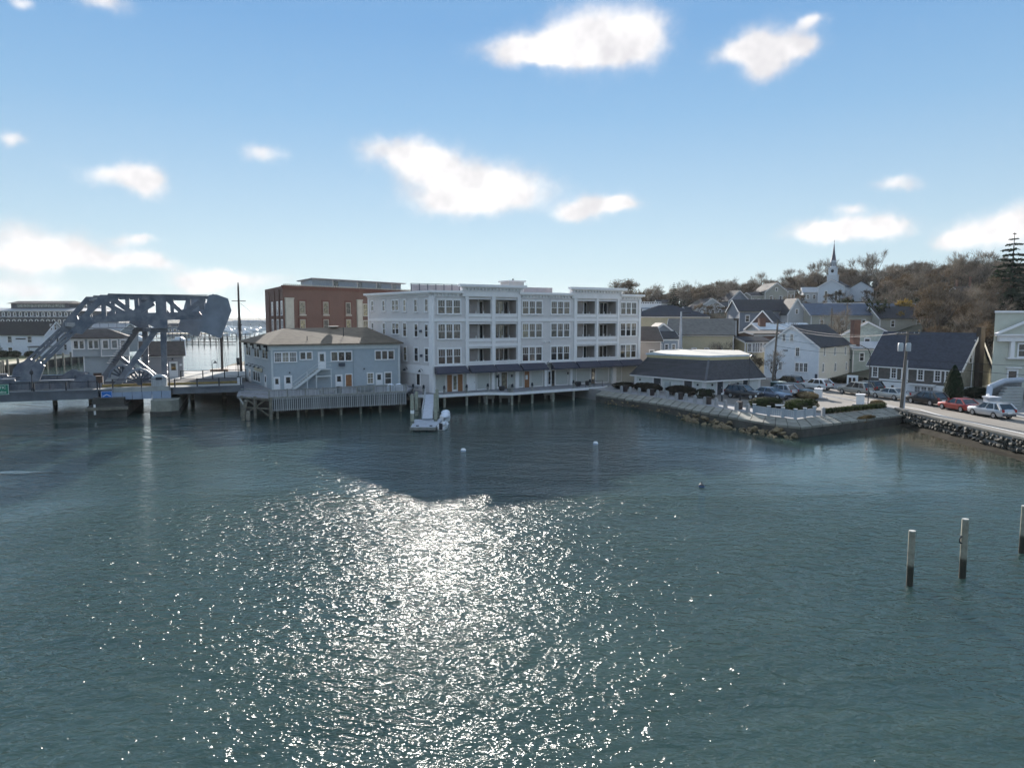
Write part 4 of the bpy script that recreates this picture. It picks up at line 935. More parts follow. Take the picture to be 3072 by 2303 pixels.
# ground-floor doors and shop windows
WOODO = M('orange_door', (.30, .13, .05), .55, .2, vs_=3); BROWND = M('brown_door', (.16, .12, .085), .6)
GF = AF.sub(0, .345)
for x, w, m_, lt in ((2.55, .75, WOODO, 0), (3.37, .7, WHITE, 2), (4.17, .75, WOODO, 0), (6.0, .9, WHITE, 0), (11.1, .95, BROWND, 2), (14.85, .85, WOODO, 0), (18.75, .55, WHITE, 2), (19.35, .6, BROWND, 2), (26.7, .7, BROWND, 2), (10.2, .35, WHITE, 2)):
    add_door(main, GF, x, 1.62, w, 2.3, m_, lt, .07)
part('notice', MB().box(14.6, 15.0, -.07, -.05, 2.75, 3.4), WHITE, main, GF)
for a, b in ((.5, 2.0), (6.7, 8.8), (13.5, 14.2), (15.5, 17.6), (19.8, 22.1), (23.6, 26.2), (27.2, 29.7), (31.1, 32.3)):
    f = MB(); f.box(a, b, -.05, -.003, 1.62, 1.75).box(a, b, -.05, -.003, 3.95, 4.05).box(a, a + .08, -.05, -.003, 1.75, 3.95).box(b - .08, b, -.05, -.003, 1.75, 3.95); part('panel_frame', f, TRIM, main, GF)
for x in (9.9, 12.3, 22.0, 30.6): part('wall_lamp', MB().lathe([(.05, 0), (.12, .08), (.12, .3), (.03, .42)], (x, -.14, 3.2), 8), DARKM, main, GF, 40)
for x in (17.6, 18.45): part('floodlight', MB().lathe([(.04, 0), (.16, .06), (.16, .2)], (x, -.2, 8.0), 8), WHITE, main, AF, 40)
part('round_sign', MB().lathe([(.32, 0), (.32, .06)], n=16), DARKM, main, AF.sub(18.1, -.2, 4.75)); part('gooseneck', MB().tube([(18.1, 0, 5.0), (18.1, -.4, 5.3), (18.1, -.6, 5.1)], .03, 6), DARKM, main, AF)
# roof: stair head, roof deck railing, plant screen
hb = part('stair_head', MB().box(14.6, 17.2, 5, 7.5, 15, 16.9), GREY, main, AF); subp('cap', MB().box(14.35, 17.45, 4.75, 7.75, 16.9, 17.1), TRIM, hb); subp('vent', MB().lathe([(.12, 17.1), (.12, 17.4)], (15.9, 6, 0), 8), DARKM, hb)
for x in (14.9, 16.9): subp('lamp', MB().lathe([(.14, 15.6), (.14, 15.85)], (x, 4.9, 0), 8), WHITE, hb)
rr = MB()
for k in range(11): x = -.5 + k * 1.25; rr.box(x - .05, x + .05, 5.9, 6.0, 15, 16.35)
part('roof_rail_posts', rr, STEELD, main, AF); part('roof_rail', MB().box(-.5, 12, 5.92, 5.98, 16.27, 16.35), STEELD, main, AF); part('privacy_screen', MB().box(-.5, 12, 5.94, 5.96, 15.1, 16.2), M('screen_pink', (.45, .40, .41), .6), main, AF)
part('plant_screen', MB().box(17.6, 23, 6, 9, 15, 16.2), M('screen_pink', (.45, .40, .41), .6), main, AF); part('skylight', MB().box(18.6, 21.4, 4, 5.4, 15, 15.35), WHITE, main, AF)

# ================================================================ boardwalk over the water
DECKW = M('deck_boards', (.24, .24, .25), .85, .25, vs_=1.5, kind='vplank', pitch=.15)
bwk = thing('boardwalk', 'timber boardwalk with white fascia along the waterfront building', 'boardwalk', (0, 96, 0))
EDGE = [(-13.6, 93.6), (-12.1, 92.0), (-9.4, 92.0), (-6.3, 93.95), (-3.4, 95.45), (0.0, 94.9), (2.55, 96.7), (13.3, 103.5), (14.0, 105)]
part('deck', MB().prism(EDGE + [(15.5, 109), (13.5, 111.5), (-8, 98.6), (-11.6, 97.2), (-15.5, 100.5), (-16.3, 98.5)], 1.42, 1.62), DECKW, bwk)
for (a, b), (c, d) in zip(EDGE, EDGE[1:]): part('fascia', MB().bar((a, b, 1.5), (c, d, 1.5), .1, .36), WHITE, bwk)
pilem = MB().lathe([(.17, -3), (.17, 1.4)], n=8).mesh('pile', 40)
def on_edge(x):
    for (a, b), (c, d) in zip(EDGE, EDGE[1:]):
        if a <= x <= c and c > a: return b + (d - b) * (x - a) / (c - a)
for x in (-12, -8.8, -6.0, -3.4, 0.0, 2.75, 5.7, 8.7, 11.2): part('pile', pilem, M('pale_pile', (.30, .29, .24), .85, .25, vs_=2), bwk, Fr((x, on_edge(x) + .35, 0)))
for x in (-9, -4.5, 1, 6, 10): part('pile', pilem, PILE, bwk, Fr((x, on_edge(x) + 3.2, 0)))
for x, y, w in ((-3.2, 97.6, 1.6), (-1.0, 98.2, 1.6), (5.2, 102.2, 1.3)): part('footing', MB().box(x - w / 2, x + w / 2, y, y + 1.2, .55, 1.4).box(x - w / 2 + .1, x - w / 2 + .35, y, y + .3, -1, .55).box(x + w / 2 - .35, x + w / 2 - .1, y, y + .3, -1, .55), CONC, bwk)
hr = MB()
pr_ = [(-13.3, 93.9), (-12.0, 92.3)]; 
for (a, b), (c, d) in zip(EDGE[:1], EDGE[1:2]): hr.bar((a, b, 2.6), (c, d, 2.6), .06); hr.bar((a, b, 2.1), (c, d, 2.1), .04)
hr.bar((9.2, 101.0, 2.55), (13.1, 103.5, 2.55), .05); hr.bar((9.2, 101.0, 2.1), (13.1, 103.5, 2.1), .04)
for x in (9.2, 10.5, 11.8, 13.1): hr.bar((x, 101 + (x - 9.2) * .64, 1.6), (x, 101 + (x - 9.2) * .64, 2.55), .05)
part('handrail', hr, DARKM, bwk)
# bollard lamps: wooden posts with dark lantern heads
def bollard_lamp(x, y, lab):
    t = thing('bollard_lamp', lab, 'lamp', (x, y, 1.62), 'post lamps along the boardwalk'); f = Fr((x, y, 1.62))
    part('post', MB().lathe([(.15, 0), (.15, .75)], n=8), WOODG, t, f, 40); part('lantern', MB().lathe([(.19, .75), (.19, .84), (.14, .9), (.16, 1.1), (.03, 1.22)], n=8), DARKM, t, f, 40)
    part('base_ring', MB().lathe([(.2, 0), (.2, .06)], n=8), DARKM, t, f, 40)
for i, x in enumerate((-8.8, -6.0, -3.25, .05, 2.75, 8.7, 11.2)):
    bollard_lamp(x, on_edge(x) + .35, 'wooden post lamp with dark lantern, number %s from the gangway along the boardwalk edge' % ['first', 'second', 'third', 'fourth', 'fifth', 'sixth', 'seventh'][i])
for i, (x, y) in enumerate(((-13.2, 95.2), (-11.6, 93.6))): bollard_lamp(x, y, ['wooden post lamp between restaurant deck and gangway', 'wooden post lamp right behind the gangway head'][i])
# planters and the dark barrel
def planter(x, y, lab, s=1.0, col=(.045, .04, .04)):
    t = thing('planter', lab, 'planter', (x, y, 1.62), 'planters on the boardwalk'); f = Fr((x, y, 1.62))
    part('pot', MB().lathe([(.3 * s, 0), (.42 * s, .25 * s), (.42 * s, .55 * s), (.36 * s, .62 * s)], n=12), M('barrel_dark', col, .7), t, f, 40)
    return t, f
planter(-1.4, 98.0, 'dark round planter below the third awning')
planter(9.7, 104.8, 'dark shrub tub at the white pillar of the shopfront', 1.1); planter(11.3, 105.8, 'second dark shrub tub right of the white pillar', 1.1)
bd = thing('barrel', 'slatted wooden barrel beside the boardwalk post lamp', 'barrel', (-.2, 96.0, 1.62))
part('body', MB().lathe([(.34, 0), (.46, .4), (.36, .8), (.2, 1.0), (.05, 1.1)], n=12), WOODG, bd, Fr((-.2, 96.0, 1.62)), 40); part('hoop', MB().lathe([(.47, .36), (.47, .44)], n=12), DARKM, bd, Fr((-.2, 96.0, 1.62)))

# gangway, float, mooring piles, boats
PFLT = M('float_deck', (.42, .45, .50), .8, .15, kind='vplank', pitch=.16); GRN = M('treated_pile', (.27, .28, .22), .85, .25, vs_=2.2, bump=.3, bs=16)
gw = thing('gangway', 'pale sloping gangway from boardwalk down to the float', 'gangway', (-10, 84, 0))
a, b = Vector((-10.6, 92.2, 1.66)), Vector((-9.25, 77.6, .62)); dd = (b - a).normalized(); sd2 = Vector((dd.y, -dd.x, 0)).normalized()
part('ramp', MB().bar(a, b, 1.1, .12), M('gangway_mesh', (.55, .58, .64), .6), gw)
rl = MB()
for s in (-.58, .58): rl.bar(a + sd2 * s + Vector((0, 0, .95)), b + sd2 * s + Vector((0, 0, .95)), .06); rl.bar(a + sd2 * s + Vector((0, 0, .5)), b + sd2 * s + Vector((0, 0, .5)), .04)
part('handrail', rl, M('alu', (.55, .57, .6), .4, metal=.6), gw)
po = MB()
for k in range(8):
    p = a.lerp(b, k / 7)
    for s in (-.58, .58): po.bar(p + sd2 * s, p + sd2 * s + Vector((0, 0, .95)), .05)
part('stanchions', po, M('alu', (.55, .57, .6), .4, metal=.6), gw)
fl = thing('float_dock', 'small timber float at the foot of the gangway', 'dock', (-9.2, 75, 0))
part('deck', MB().prism([(-10.35, 72.6), (-7.85, 72.6), (-7.7, 78.0), (-10.7, 78.2)], .18, .45), PFLT, fl); part('fender_board', MB().box(-10.45, -7.75, 72.42, 72.58, .15, .42), WOODG, fl)
part('pontoon', MB().box(-10.2, -9.4, 72.8, 77.8, -.3, .18).box(-8.8, -8.0, 72.8, 77.8, -.3, .18), DARKM, fl)
part('cleat', MB().box(-9.9, -9.6, 73.1, 73.2, .45, .55).box(-8.5, -8.2, 73.1, 73.2, .45, .55), DARKM, fl)
for lab, x, y, h, m_ in (('tall mooring pile with a white band at the left of the float', -10.55, 75.2, 3.5, GRN), ('mooring pile left of the gangway middle', -11.35, 84.6, 2.9, GRN), ('thick mooring pile between gangway foot and float edge', -8.25, 76.8, 3.5, GRN), ('mooring pile right of the gangway, behind the thick one', -8.75, 83.2, 3.3, GRN)):
    t = thing('mooring_pile', lab, 'pile', (x, y, 0), 'mooring piles by the float'); f = Fr((x, y, 0))
    part('shaft', MB().lathe([(.2, -3), (.2, h - .1), (.12, h)], n=10), m_, t, f, 40); part('band', MB().lathe([(.215, .55), (.215, .62)], n=10), DARKM, t, f)
    if 'white band' in lab: part('white_band', MB().lathe([(.215, 1.5), (.215, 1.85)], n=10), WHITE, t, f)
    else: part('hoop', MB().lathe([(.24, .3), (.24, .38)], n=10), WOODG, t, f)
def skiff(name, lab, x, y, ang, L, W, cover, group='small boats at the float'):
    f = Fr((x, y, 0), ang); t = thing(name, lab, 'boat', f.o, group); h = MB()
    st = [(-L / 2, W * .42, .42), (-L * .2, W * .5, .42), (L * .15, W * .46, .46), (L * .38, W * .25, .52), (L / 2, .03, .6)]
    for q, hw, zt in st: h.v += [(q, -hw, zt), (q, -hw * .8, .02), (q, 0, -.12), (q, hw * .8, .02), (q, hw, zt), (q, hw * .82, zt - .02), (q, hw * .6, .14), (q, -hw * .6, .14), (q, -hw * .82, zt - .02)]
    for i in range(4):
        for k in range(9): a = i * 9 + k; a2 = i * 9 + (k + 1) % 9; h.f.append((a, a2, a2 + 9, a + 9))
    h.f += [(0, 8, 7, 6, 5, 4, 3, 2, 1)]
    part('hull', h, M('gelcoat', (.72, .75, .78), .35, .05), t, f, 50)
    part('thwart', MB().box(-L * .25, -L * .12, -W * .42, W * .42, .3, .36).box(L * .05, L * .16, -W * .4, W * .4, .32, .38), WOODG, t, f)
    if cover:
        c = MB(); c.blob((-.1, 0, .62), (L * .42, W * .5, .32), seed=3, amp=.1, seg=12, ring=6); part('cover', c, M('cover_white', (.72, .76, .82), .7, .06, bump=.3, bs=4), t, f, 60)
    part('outboard', MB().box(-L / 2 - .3, -L / 2, -.16, .16, .1, .75), DARKM if not cover else WHITE, t, f)
skiff('covered_skiff', 'small boat under a white cover moored beside the gangway', -7.7, 82.6, rad(84), 2.5, 1.05, True); skiff('covered_skiff', 'second covered boat tied just in front of the other covered one', -7.45, 79.8, rad(76), 2.4, 1.0, True)
skiff('dinghy', 'tiny open white dinghy tied at the front right corner of the float', -7.2, 74.6, rad(85), 2.7, 1.05, False)
def worn_pile(r, z0, z1, seed):
    "an old pile: slightly bent, checked and uneven in girth"
    n, rg = 14, 18; m = MB()
    for i in range(rg + 1):
        z = z0 + (z1 - z0) * i / rg; cx, cy = .05 * mnoise.noise(Vector((seed, z * .35, 0))), .05 * mnoise.noise(Vector((0, z * .35, seed)))
        for k in range(n):
            a = 2 * math.pi * k / n; q = r * (1 + .10 * mnoise.noise(Vector((math.cos(a) * 2, math.sin(a) * 2, z * .7 + seed))) - (.12 if k in (3, 9) and z > .6 else 0)); m.v.append((cx + q * math.cos(a), cy + q * math.sin(a), z))
    for i in range(rg):
        for k in range(n): a, b = i * n + k, i * n + (k + 1) % n; m.f.append((a, b, b + n, a + n))
    m.f.append(tuple(rg * n + k for k in range(n))); return m
def tide_mat():
    if 'pile_tide' in MATS: return MATS['pile_tide']
    m = M('pile_tide', (.27, .255, .20), .9, .35, vs_=3, bump=.5, bs=22); t = NT(m.node_tree); b = t.n['Principled BSDF']; c = b.inputs['Base Color'].links[0].from_socket
    v = t.node('ShaderNodeTexCoord').outputs['Object']; s = t.node('ShaderNodeSeparateXYZ'); t.put(s.inputs[0], v)
    wet = t.ramp(t.math('ADD', s.outputs[2], t.math('MULTIPLY', t.math('SUBTRACT', t.noise(v, 5, 3, .6), .5), .5)), .78, 1.02, 1.0, 0.0)
    t.put(b.inputs['Base Color'], t.mix(wet, c, (.035, .032, .022))); t.put(b.inputs['Roughness'], t.ramp(wet, 0, 1, .9, .55)); return m
# three weathered piles standing in open water at right
for lab, x, y, h in (('weathered square-cut pile in open water, leftmost and nearest of three', 17.21, 30.1, 2.4), ('weathered pile with a dark ring, middle of the three in open water', 20.05, 31.0, 2.66), ('weathered pile cut off by the right edge, third of three in open water', 25.1, 34.4, 2.35)):
    t = thing('water_pile', lab, 'pile', (x, y, 0), 'bare piles in open water'); f = Fr((x, y, 0), random.uniform(0, 1)); k = .135 if h < 2.5 else .14
    part('shaft', worn_pile(k, -2.5, h, x), tide_mat(), t, f, 50); part('top', MB().lathe([(k * .99, h - .005), (k * .97, h + .03)], n=9), M('pile_top', (.5, .48, .44), .9), t, f)
    if 'ring' in lab: part('ring', MB().tube([(-.15 + .1 * math.cos(q), .02, 1.75 + .16 * math.sin(q)) for q in [2 * math.pi * i / 10 for i in range(11)]], .035, 6), DARKM, t, f, 40)
# mooring buoys
for lab, x, y, r, dark in (('white mooring ball with blue stripe, left of the two near the dock', -4.23, 61.5, .24, 0), ('white mooring ball with blue stripe, right of the two near the dock', 7.67, 65, .24, 0), ('dark backlit buoy alone in the water at right', 13.0, 48.3, .2, 1)):
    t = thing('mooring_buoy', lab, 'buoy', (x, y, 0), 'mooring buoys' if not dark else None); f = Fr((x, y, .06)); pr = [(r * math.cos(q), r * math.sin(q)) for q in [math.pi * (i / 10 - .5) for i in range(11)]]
    part('ball', MB().lathe(pr, n=14), M('buoy_backlit', (.10, .10, .10), .6) if dark else WHITE, t, f, 60); part('stripe', MB().lathe([(r * 1.01, -.02), (r * 1.015, .03)], n=14), M('buoy_blue', (.05, .16, .4), .5), t, f); part('eye', MB().lathe([(.03, r), (.03, r + .1)], n=6), DARKM, t, f)  # dark buoy: shade of its backlit side painted into the colour

# ================================================================ grey restaurant on its pile deck
RF = Fr((-30.5, 91, 0), e=(15, 7.3)); RL = math.hypot(15, 7.3)
rest = thing('restaurant', 'two-storey blue-grey restaurant with hipped brown roof on a pile deck', 'building', RF.o)
RG = M('restaurant_siding', (.40, .45, .48), .65, .06, kind='siding', pitch=.12); CREAM = M('restaurant_trim', (.62, .64, .63), .6, .05)
# left wall goes back from the front corner: local coordinates of (-39.6,106)
def loc(fr, x, y):
    dx, dy = x - fr.o.x, y - fr.o.y; c, s = math.cos(fr.ang), math.sin(fr.ang); return (c * dx + s * dy, -s * dx + c * dy)
BL = loc(RF, -39.6, 106); BR = (RL - .4, 10.5); B2 = (BR[0] - 3, BL[1])
foot = [(0, 0), (RL, 0), BR, B2, BL]
part('wall', MB().prism(foot, 1.5, 8.1), RG, rest, RF)
def hip_over(foot, o, z0, ridge, z1):
    c = Vector((sum(p[0] for p in foot) / len(foot), sum(p[1] for p in foot) / len(foot)))
    return [(Vector(p) + (Vector(p) - c).normalized() * o).to_tuple() for p in foot]
ov = hip_over(foot, .75, 8.2, None, 10.2); m = MB()
R0, R1, R2 = (2.6, 7.2), (11.6, 6.6), (4.0, BL[1] - 5)
m.v += [(*p, 8.22) for p in ov] + [(*R0, 10.15), (*R1, 10.25), (14.0, 6.2, 10.2)] + [(*p, 8.05) for p in ov]
m.f += [(0, 1, 7, 6, 5), (1, 2, 7), (2, 3, 6, 7), (3, 4, 5, 6), (4, 0, 5)] + [(i, 8 + i, 8 + (i + 1) % 5, (i + 1) % 5) for i in range(5)] + [(12, 11, 10, 9, 8)]
rf = part('roof', m, M('restaurant_shingles', (.14, .11, .078), .9, .16, kind='shingle', pitch=.12), rest, RF)
m = MB(); m.add([(11.3, 1.2, 8.62), (16.9, -.4, 8.27), (16.5, 3.5, 9.0), (13.9, 6.1, 10.22), (11.5, 6.5, 10.27)], [(0, 1, 2, 3, 4)]); 
subp('vent_pipe', MB().lathe([(.05, 8.5), (.05, 10.3)], (9.8, 3.0, 0), 6).lathe([(.05, 8.4), (.05, 9.2)], (4.6, 1.0, 0), 6), DARKM, rf)
subp('satellite_dish', MB().lathe([(.02, 10.2), (.6, 10.3), (.75, 10.42)], (9.2, 6.4, 0), 12), CREAM, rf)
fz = MB(); fz.box(-.1, RL + .1, -.12, -.003, 7.45, 8.04); part('frieze', fz, CREAM, rest, RF)
part('corner_board', MB().box(-.12, .1, -.12, .1, 2.45, 7.45), CREAM, rest, RF); part('corner_board', MB().box(RL - .18, RL + .1, -.12, .1, 2.45, 7.45), CREAM, rest, RF); part('downpipe', MB().box(10.35, 10.45, -.1, -.005, 2.45, 7.45), RG, rest, RF)
for x, z, w, h, n, st in ((1.65, 5.95, 2.7, 1.2, 3, 'grid'), (4.22, 6.2, 1.5, .95, 2, 'fixed'), (8.8, 5.9, 2.7, 1.2, 3, 'fixed'), (14.65, 5.95, 2.6, 1.18, 3, 'fixed'), (12.62, 2.75, .8, 1.4, 1, 'dh6'), (15.08, 2.6, .9, 1.55, 1, 'dh')): add_window(rest, RF, x, z, w, h, n, st, .09)
for x, z, w, h in ((.5, 2.46, .6, 1.5), (1.9, 2.46, .8, 1.65), (8.4, 2.5, .75, 1.5), (13.83, 2.5, .75, 1.55), (6.23, 5.0, .8, 2.05)): add_door(rest, RF, x, z, w, h, WHITE, 1)
add_door(rest, RF, 9.7, 2.5, .8, 1.55, WOODO, 0)
part('wall_unit', MB().box(8.4, 9.2, -.35, -.005, 5.2, 5.65), STEELD, rest, RF); part('vent', MB().lathe([(.1, 4.7), (.1, 4.85)], (11.8, -.12, 0), 8).lathe([(.1, 4.5), (.1, 4.65)], (2.1, -.12, 0), 8), DARKM, rest, RF)
# outside stair to the upper door
stp = MB()
for k in range(12):
    f = k / 11; x = 2.5 + f * 3.1; z = 2.6 + f * 2.35; stp.box(x - .16, x + .16, -1.15, -.15, z - .05, z)
sr = part('stair', stp, WOODG, rest, RF)
for y in (-1.2, -.12): subp('stringer', MB().bar((2.3, y, 2.45), (5.8, y, 5.0), .06, .3), CREAM, sr)
for zz in (.45, .9): subp('handrail', MB().bar((2.3, -1.2, 2.5 + zz), (5.8, -1.2, 5.05 + zz), .05), CREAM, sr); subp('handrail', MB().box(5.8, 7.2, -1.23, -1.17, 4.95 + zz, 5.0 + zz).box(7.15, 7.2, -1.2, -.1, 4.95 + zz, 5.0 + zz), CREAM, sr)
subp('landing', MB().box(5.7, 7.25, -1.25, -.05, 4.86, 4.98).box(5.2, 7.25, -1.25, -.05, 3.95, 4.07), CREAM, sr)
for x in (4.1, 5.25, 7.15): subp('post', MB().box(x - .05, x + .05, -1.2, -1.1, 2.45, 4.9 if x > 5 else 4.7), CREAM, sr)
# left (river) front with brackets and signs
BLF = Fr((-39.6, 106, 0), e=(9.1, -15)); LL = math.hypot(9.1, 15)
part('frieze', MB().box(0, LL, -.12, -.003, 7.45, 8.04), CREAM, rest, BLF)
for x in (3.0, 7.2, 11.6, 15.6): part('bracket', MB().slab([(-.0, 7.0), (.0, 8.0), (-.0, 8.0)], 0, .01).box(x - .1, x + .1, -.6, -.01, 7.75, 8.03).box(x - .1, x + .1, -.3, -.01, 7.3, 7.75), DARKM, rest, BLF)
for s0, s1, z0, z1, n in ((15.85, 12.89, 6.2, 7.45, 2), (10.35, 7.2, 6.2, 7.43, 2), (5.31, 2.08, 6.23, 7.42, 2), (11.52, 7.19, 2.85, 4.14, 3)): add_window(rest, BLF, LL - (s0 + s1) / 2, z0, s0 - s1, z1 - z0, n, 'fixed', .1, frame=CREAM)
for s, w, h in ((13.9, 1.3, 1.7), (3.9, .8, 1.55)): add_door(rest, BLF, LL - s, 2.45, w, h, WHITE, 1)
sgn = part('sign_board', MB().box(LL - 10.2, LL - 5.4, -.2, -.1, 4.35, 4.85), M('sign_cream', (.55, .50, .36), .6, .2, vs_=3), rest, BLF)
for s in (12, 9.5, 7, 4.5): part('wall_lamp', MB().tube([(LL - s, 0, 4.95), (LL - s, -.5, 5.25), (LL - s, -.8, 5.1)], .03, 6).lathe([(.04, 5.1), (.25, 4.92)], (LL - s, -.82, 0), 8), DARKM, rest, BLF, 40)
# pile deck with slatted skirt and baluster railing
DF = Fr((-27.75, 81.4, 0), e=(14.2, 6.9)); DL = 16.25
pd = thing('restaurant_deck', 'weathered timber deck on piles with vertical slat skirt below the restaurant', 'deck', DF.o)
back = [loc(DF, -15.6, 99.5), loc(DF, -31, 92.5), loc(DF, -39, 104), loc(DF, -41.5, 104.5), loc(DF, -36.2, 95), loc(DF, -32.3, 83.6)]
part('deck_boards', MB().prism([(-.0, 0), (DL, 0)] + [loc(DF, -13.2, 95.5)] + back, 2.2, 2.44), DECKW, pd, DF)
part('rim_board', MB().box(-.1, DL + .1, -.09, -.003, 2.38, 2.56), WOODG, pd, DF); part('rim_board', MB().box(-.05, DL + .05, -.05, -.003, .98, 1.08), WOODG, pd, DF)
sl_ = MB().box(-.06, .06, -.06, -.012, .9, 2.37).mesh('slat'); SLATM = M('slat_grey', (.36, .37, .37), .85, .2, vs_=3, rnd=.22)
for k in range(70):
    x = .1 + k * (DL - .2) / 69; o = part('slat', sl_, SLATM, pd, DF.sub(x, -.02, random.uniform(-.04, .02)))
part('skirt_dark_void', MB().box(0, DL, .02, .06, 1.0, 2.2), M('void_shade', (.05, .05, .05), .9), pd, DF)  # dark sheet painted as the shade under the deck, seen between slats
bal_ = MB().box(-.03, .03, -.03, .03, 2.56, 3.26).mesh('baluster')
for k in range(98): part('baluster', bal_, SLATM, pd, DF.sub(.08 + k * (DL - .16) / 97, .06))
part('top_rail', MB().box(-.05, DL + .05, -.02, .14, 3.26, 3.34), WOODG, pd, DF)
for k in range(9): part('rail_post', MB().box(-.07, .07, 0, .13, 2.3, 3.42), WOODG, pd, DF.sub(k * DL / 8, 0))
for x in (.9, 3.2, 6.0, 8.2, 10.6, 13.0, 15.6): part('pile', MB().lathe([(.16, -3), (.16, 2.2)], n=8), PILE, pd, DF.sub(x, .3), 40)
for x in (1, 5, 9, 13): part('pile', MB().lathe([(.18, -3), (.18, 2.2)], n=8), PILE, pd, DF.sub(x, 5), 40)
# left end: bare frame, leaning timbers, corner pile
lp = loc(DF, -31.8, 83.4)
LE = Fr(DF.p(0, 0), e=tuple((DF.p(*lp) - DF.p(0, 0)).to_2d()))
part('end_frame', MB().bar((0, .05, 1.2), (4.4, .05, 1.2), .14).bar((0, .05, 2.3), (4.4, .05, 2.3), .16).bar((.2, 0, .4), (3.8, 0, 2.3), .13).bar((3.8, 0, .4), (.4, 0, 2.3), .13), PILE, pd, LE)
for x in (-.2, 2.2, 4.3): part('pile', MB().lathe([(.19, -3), (.19, 2.5)], n=8), PILE, pd, LE.sub(x, .0), 40)
part('side_rail', MB().bar((0, .1, 3.3), (4.3, .1, 3.3), .09).bar((0, .1, 2.85), (4.3, .1, 2.85), .06), WOODG, pd, LE)
t = thing('fender_pile', 'lone pile standing in the water before the deck corner', 'pile', (-28.3, 76.2, 0)); part('shaft', MB().lathe([(.22, -3), (.22, 1.5), (.15, 1.6)], n=9), PILE, t, Fr((-28.3, 76.2, 0)), 40); part('collar', MB().lathe([(.24, .5), (.24, .62)], n=9), DARKM, t, Fr((-28.3, 76.2, 0)))
t = thing('fender_pile', 'leaning pile and brace left of the lone deck pile', 'pile', (-30.0, 80.2, 0)); part('shaft', MB().tube([(-.9, .6, -2), (-.2, .1, 1.4), (0, 0, 2.3)], .2, 9), PILE, t, Fr((-30.0, 80.2, 0)), 40); part('brace', MB().bar((-.1, 0, 1.6), (-1.6, 2.5, 2.2), .14), WOODG, t, Fr((-30.0, 80.2, 0)))
# things on the deck
for i, x in enumerate((14.6, 15.6)):
    t = thing('covered_table', ['round white covered table near the right end of the restaurant deck', 'white covered table at the very right end of the restaurant deck'][i], 'table', DF.p(x, 1.0, 2.44), 'covered tables'); part('cover', MB().lathe([(.5, 0), (.52, .55), (.4, .85), (.12, .98)], n=14), M('cover_white', (.72, .76, .82)), t, DF.sub(x, 1.0, 2.44), 60); part('hem', MB().lathe([(.53, .05), (.53, .12)], n=14), WHITE, t, DF.sub(x, 1.0, 2.44))
t = thing('rowing_boat', 'upturned grey skiff on the restaurant deck below the windows', 'boat', DF.p(11.6, 2.0, 2.44)); part('hull', MB().blob((0, 0, .35), (1.2, .5, .4), seed=9, amp=.05), M('boat_grey', (.16, .18, .18), .7), t, DF.sub(11.6, 2.0, 2.44), 60); part('keel', MB().box(-1.0, 1.0, -.03, .03, .7, .8), WOODG, t, DF.sub(11.6, 2.0, 2.44))
t = thing('deck_bench', 'dark bench and bins below the outside stair on the deck', 'bench', DF.p(7.2, 2.2, 2.44)); part('bench', MB().box(-1.2, .9, -.3, .3, .35, .45).box(-1.1, -1.0, -.25, .25, 0, .35).box(.7, .8, -.25, .25, 0, .35), WOODG, t, DF.sub(7.2, 2.2, 2.44)); part('bin', MB().box(1.0, 1.5, -.3, .3, 0, .8), DARKM, t, DF.sub(7.2, 2.2, 2.44))

# ================================================================ brick building with penthouse
KF = Fr((-39.7, 125, 0), e=(11.7, 17)); KL = 36
BRK = M('red_brick', (.145, .078, .058), .9, .18, vs_=.4, kind='brick')
bk = thing('brick_building', 'red brick block with pale pilasters and a glazed rooftop penthouse', 'building', KF.o)
kb_ = loc(KF, -48.6, 142); foot = [(0, 0), (KL, 0), (KL, kb_[1]), kb_]
part('wall', MB().prism(foot, 1.5, 17.1), BRK, bk, KF)
part('cornice', MB().box(-.15, KL, -.22, -.003, 16.6, 17.0).box(-.2, KL, -.3, .2, 17.0, 17.22), M('brick_dark', (.13, .06, .045), .9, .15), bk, KF)
LIME = M('limestone', (.46, .44, .37), .85, .1)
for a, b in ((.35, 2.1), (17.1, 18.45)): part('pilaster', MB().box(a, b, -.25, -.003, 1.5, 14.9).box(a - .1, b + .1, -.32, -.003, 14.9, 15.1), LIME, bk, KF)
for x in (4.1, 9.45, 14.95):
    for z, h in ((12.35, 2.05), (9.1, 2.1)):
        add_window(bk, KF, x, z, 1.05, h, 1, 'dh', .1, frame=M('brick_win', (.33, .31, .26), .7), glass=glass_mat('pale_blind', [(0, (.42, .38, .24)), (.5, (.30, .27, .19)), (.75, (.16, .15, .13))])); part('sill', MB().box(x - .75, x + .75, -.22, -.11, z - .38, z - .16), LIME, bk, KF)
        part('recess_shadow_frame', MB().box(x - .95, x - .66, -.05, -.003, z - .3, z + h + .4).box(x + .66, x + .95, -.05, -.003, z - .3, z + h + .4).box(x - .95, x + .95, -.06, -.003, z + h + .15, z + h + .42), M('brick_dark', (.13, .06, .045), .9, .15), bk, KF)  # dark frames painted as the shadow of the window recesses
for z in (12.0, 8.8): add_window(bk, KF, 19.7, z, 1.7, 2.2, 1, 'grid', .12, frame=LIME, glass=glass_mat('pale_blind', []))  # blind tones run from pale yellow to grey, differing per pane
KLf = Fr((-48.6, 142, 0), e=(8.9, -17)); kl = math.hypot(8.9, 17)
for x in (kl - 10.9, kl - 5.5, kl - 1.2):
    for z in (12.1, 8.9): add_window(bk, KLf, x, z, 1.3, 2.3, 1, 'dh', .12)
for x in (kl - 14, kl - 8.1, kl - 3.2): part('pilaster', MB().box(x - .35, x + .35, -.2, -.003, 1.5, 16.6), BRK, bk, KLf)
PH = Fr(KF.p(9, 3, 17.1), KF.ang)
ph = part('penthouse', MB().prism([(0, 0), (23.7, 0), (23.7, 9), (4.7, 9)], 0, 1.65), M('penthouse_panel', (.30, .36, .42), .5, .1), bk, PH)
